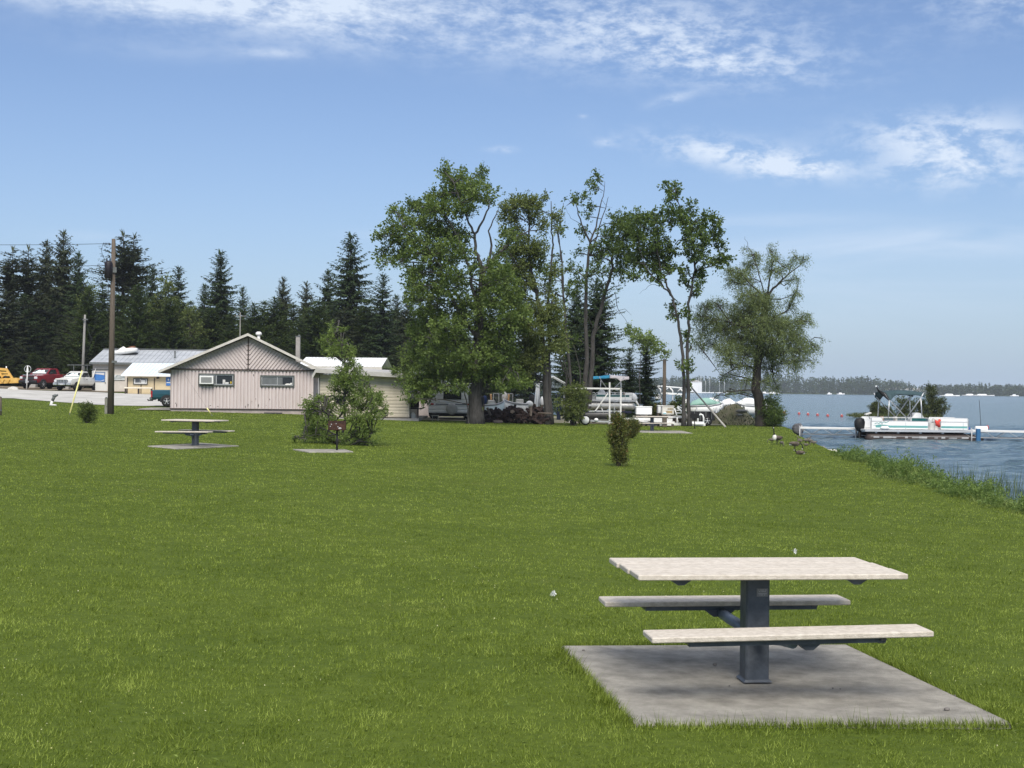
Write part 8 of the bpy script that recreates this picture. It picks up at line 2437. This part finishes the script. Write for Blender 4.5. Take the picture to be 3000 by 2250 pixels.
# taller tufts overhanging the slab edges
for poly, dn in ((slab_g, 160),):
    for i in range(4):
        a, b = poly[i], poly[(i + 1) % 4]; L_ = (b - a).length; n = int(L_ * dn * 5)
        f = gr.uniform(0, 1, n); out = ((a + b) / 2 - sc_).normalized()
        off = np.abs(gr.normal(.0, .05, n)) - .006
        x = a.x + (b.x - a.x) * f + out.x * off; y = a.y + (b.y - a.y) * f + out.y * off; z = base_z(x, y) - .012
        l = gr.uniform(.035, .085, n) * (1 + .8 * (gr.uniform(0, 1, n) < .05)); th = gr.uniform(0, 6.28, n)
        d = unit(np.stack([np.cos(th) * .5 - out.x * .35, np.sin(th) * .5 - out.y * .35, np.ones(n)], 1))
        sd_ = np.stack([np.cos(th + 1.4), np.sin(th + 1.4), np.zeros(n)], 1) * .0022
        b0 = np.stack([x, y, z], 1); V.append(np.stack([b0 - sd_, b0 + sd_, b0 + d * l[:, None]], 1).reshape(-1, 3)); TT.append(np.clip(gr.normal(.5, .25, n), 0, 1))
V = np.concatenate(V); TT = np.concatenate(TT)
lawn = np_mesh('lawn_grass', V, 3, GRASS, None, TT)
tag(lawn, 'short mown grass of the park lawn', 'grass', kind='stuff')
# broad clover and plantain leaves and pale flower heads near the camera
n = 5200; x = gr.uniform(-6, 7, n); y = 5.8 + gr.uniform(0, 1, n) ** 1.4 * 22
keep = (np.sin(x * 1.3 + 3) * np.sin(y * .8 + 1) + gr.normal(0, .5, n) > .1) & (shore_sd(x, y) > .8) & ~inpoly(x, y, holes[0])
x, y = x[keep], y[keep]; n = len(x); z = ground_z(x, y) + gr.uniform(.012, .04, n); th = gr.uniform(0, 6.28, n)
q_ = leaf_quads(np.stack([x, y, z], 1), np.stack([np.cos(th), np.sin(th), gr.uniform(0, .7, n)], 1), np.stack([gr.normal(0, .3, n), gr.normal(0, .3, n), np.ones(n)], 1), gr.uniform(.02, .05, n), gr.uniform(.008, .016, n))
tag(np_mesh('lawn_weeds', q_, 4, leafmat('clover_leaf', (.075, .12, .018), (.20, .26, .06), .25), None, gr.uniform(0, 1, n)), 'clover and plantain leaves scattered through the lawn', 'weeds', kind='stuff')
n = 6000; x = gr.uniform(-8, 9, n); y = 6 + gr.uniform(0, 1, n) ** 1.3 * 26
keep = (np.sin(x * .9 + 1) * np.sin(y * .6) + gr.normal(0, .4, n) > .25) & (shore_sd(x, y) > .8) & ~inpoly(x, y, holes[0]); x, y = x[keep], y[keep]; n = len(x)
z = ground_z(x, y) + gr.uniform(.03, .055, n)
q_ = leaf_quads(np.stack([x, y, z], 1), gr.normal(0, 1, (n, 3)), np.stack([gr.normal(0, .3, n), gr.normal(0, .3, n), np.ones(n)], 1), gr.uniform(.006, .014, n), gr.uniform(.006, .013, n))
tag(np_mesh('lawn_flowers', q_, 4, leafmat('tiny_petal', (.45, .44, .10), (.62, .60, .42), .2), None, gr.uniform(0, 1, n)), 'tiny yellow and white flower heads dotted over the lawn', 'flowers', kind='stuff')

# ------------------------------------------------------------------ rank growth on the bank and reeds in the water
sp_pts = [Vector((*p, 0)) for p in SHORE[2:12]]
bx, by, bh = [], [], []
seg_len = [(sp_pts[i + 1] - sp_pts[i]).length for i in range(len(sp_pts) - 1)]
nb = 21000
pick = gr.choice(len(seg_len), nb, p=np.array(seg_len) / sum(seg_len)); f = gr.uniform(0, 1, nb)
ax_ = np.array([[p.x, p.y] for p in sp_pts]); d_ = ax_[pick + 1] - ax_[pick]; nn_ = np.stack([-d_[:, 1], d_[:, 0]], 1); nn_ /= np.linalg.norm(nn_, axis=1, keepdims=True)
pp = ax_[pick] + d_ * f[:, None]
lump = .5 + .5 * np.sin(pp[:, 1] * .55 + 1.2) * np.sin(pp[:, 1] * .21 + .4)
thin = sstep(52, 45, pp[:, 1])
wid = .2 + (.85 + .95 * lump) * thin
off = gr.uniform(-.25, 1, nb) * wid
x = pp[:, 0] + nn_[:, 0] * off; y = pp[:, 1] + nn_[:, 1] * off; z = ground_z(x, y) - .02
edge = np.clip(1 - np.abs(off / wid - .35) * 1.3, .1, 1)
l = (.07 + (.40 * lump + .10) * thin) * edge * gr.uniform(.5, 1.2, nb)
th = gr.uniform(0, 6.28, nb); d = unit(np.stack([np.cos(th) * .9 + .25, np.sin(th) * .9, np.ones(nb)], 1))
q_ = leaf_quads(np.stack([x, y, z], 1), d, gr.normal(0, 1, (nb, 3)), l, .012 + l * .045)
WEED = leafmat('bank_weed_leaf', (.075, .125, .022), (.255, .315, .088), .42)
tag(np_mesh('bank_grass', q_, 4, WEED, None, gr.uniform(0, 1, nb)), 'long rank grass along the lake bank', 'grass', kind='stuff')
# leafy weeds
Q = []; T = []
for k in range(620):
    i = gr.choice(len(seg_len), p=np.array(seg_len) / sum(seg_len)); f = gr.uniform(0, 1); p = ax_[i] + (ax_[i + 1] - ax_[i]) * f
    if p[1] > 48 or p[1] < 18: continue
    e_ = ax_[i + 1] - ax_[i]; n_ = np.array([-e_[1], e_[0]]) / np.linalg.norm(e_)
    lump_ = .5 + .5 * math.sin(p[1] * .55 + 1.2) * math.sin(p[1] * .21 + .4)
    if gr.random() > .25 + .75 * lump_: continue
    p = p + n_ * gr.uniform(.0, 1.5); h = gr.uniform(.12, .46) * (.4 + 1.1 * lump_); zz = gz(p[0], p[1])
    q_, tt, _ = clump_leaves((p[0], p[1], zz + h * .6), (.26, .26, h * .55), 230, gr, .055, .16, 10, 0, .5, .6); Q.append(q_); T.append(tt)
tag(np_mesh('bank_weeds', np.concatenate(Q), 4, leafmat('broad_weed_leaf', (.055, .110, .018), (.225, .310, .080), .42), None, np.concatenate(T)), 'leafy weeds crowding the lake bank', 'weeds', kind='stuff')
# reeds standing in the shallows
nr_ = 700
yy_ = np.concatenate([gr.normal(27, 2.6, 330), gr.normal(33.5, 1.7, 230), gr.uniform(20, 44, 140)])
sx_ = np.interp(yy_, [p[1] for p in SHORE[2:9]], [p[0] for p in SHORE[2:9]])
xx_ = sx_ + np.abs(gr.normal(.55, .55, nr_)) - .1
l = gr.uniform(.45, .95, nr_)
q_ = leaf_quads(np.stack([xx_, yy_, np.full(nr_, WATER - .1)], 1), np.stack([gr.normal(.05, .10, nr_), gr.normal(0, .10, nr_), np.ones(nr_)], 1), gr.normal(0, 1, (nr_, 3)), l, np.full(nr_, .016))
tag(np_mesh('reeds', q_, 4, leafmat('reed_stem', (.030, .055, .018), (.10, .135, .05), .2), None, gr.uniform(0, 1, nr_)), 'thin dark green reeds standing in the shallow water by the bank', 'reeds', kind='stuff')
# ------------------------------------------------------------------ summer haze over the lake
hz_m = bpy.data.materials.new('haze_air'); hz_m.use_nodes = True
hn = hz_m.node_tree
for n_ in list(hn.nodes):
    if n_.type == 'BSDF_PRINCIPLED': hn.nodes.remove(n_)
pv_ = hn.nodes.new('ShaderNodeVolumePrincipled')
pv_.inputs['Color'].default_value = (.82, .90, 1.0, 1); pv_.inputs['Density'].default_value = 0.00015; pv_.inputs['Anisotropy'].default_value = 0.0
hn.links.new(pv_.outputs[0], hn.nodes['Material Output'].inputs['Volume'])
mb = MB(); mb.box((0, 3000, 10), (15000, 9000, 26))
hz_o = mb.build('haze', hz_m); tag(hz_o, kind='stuff')
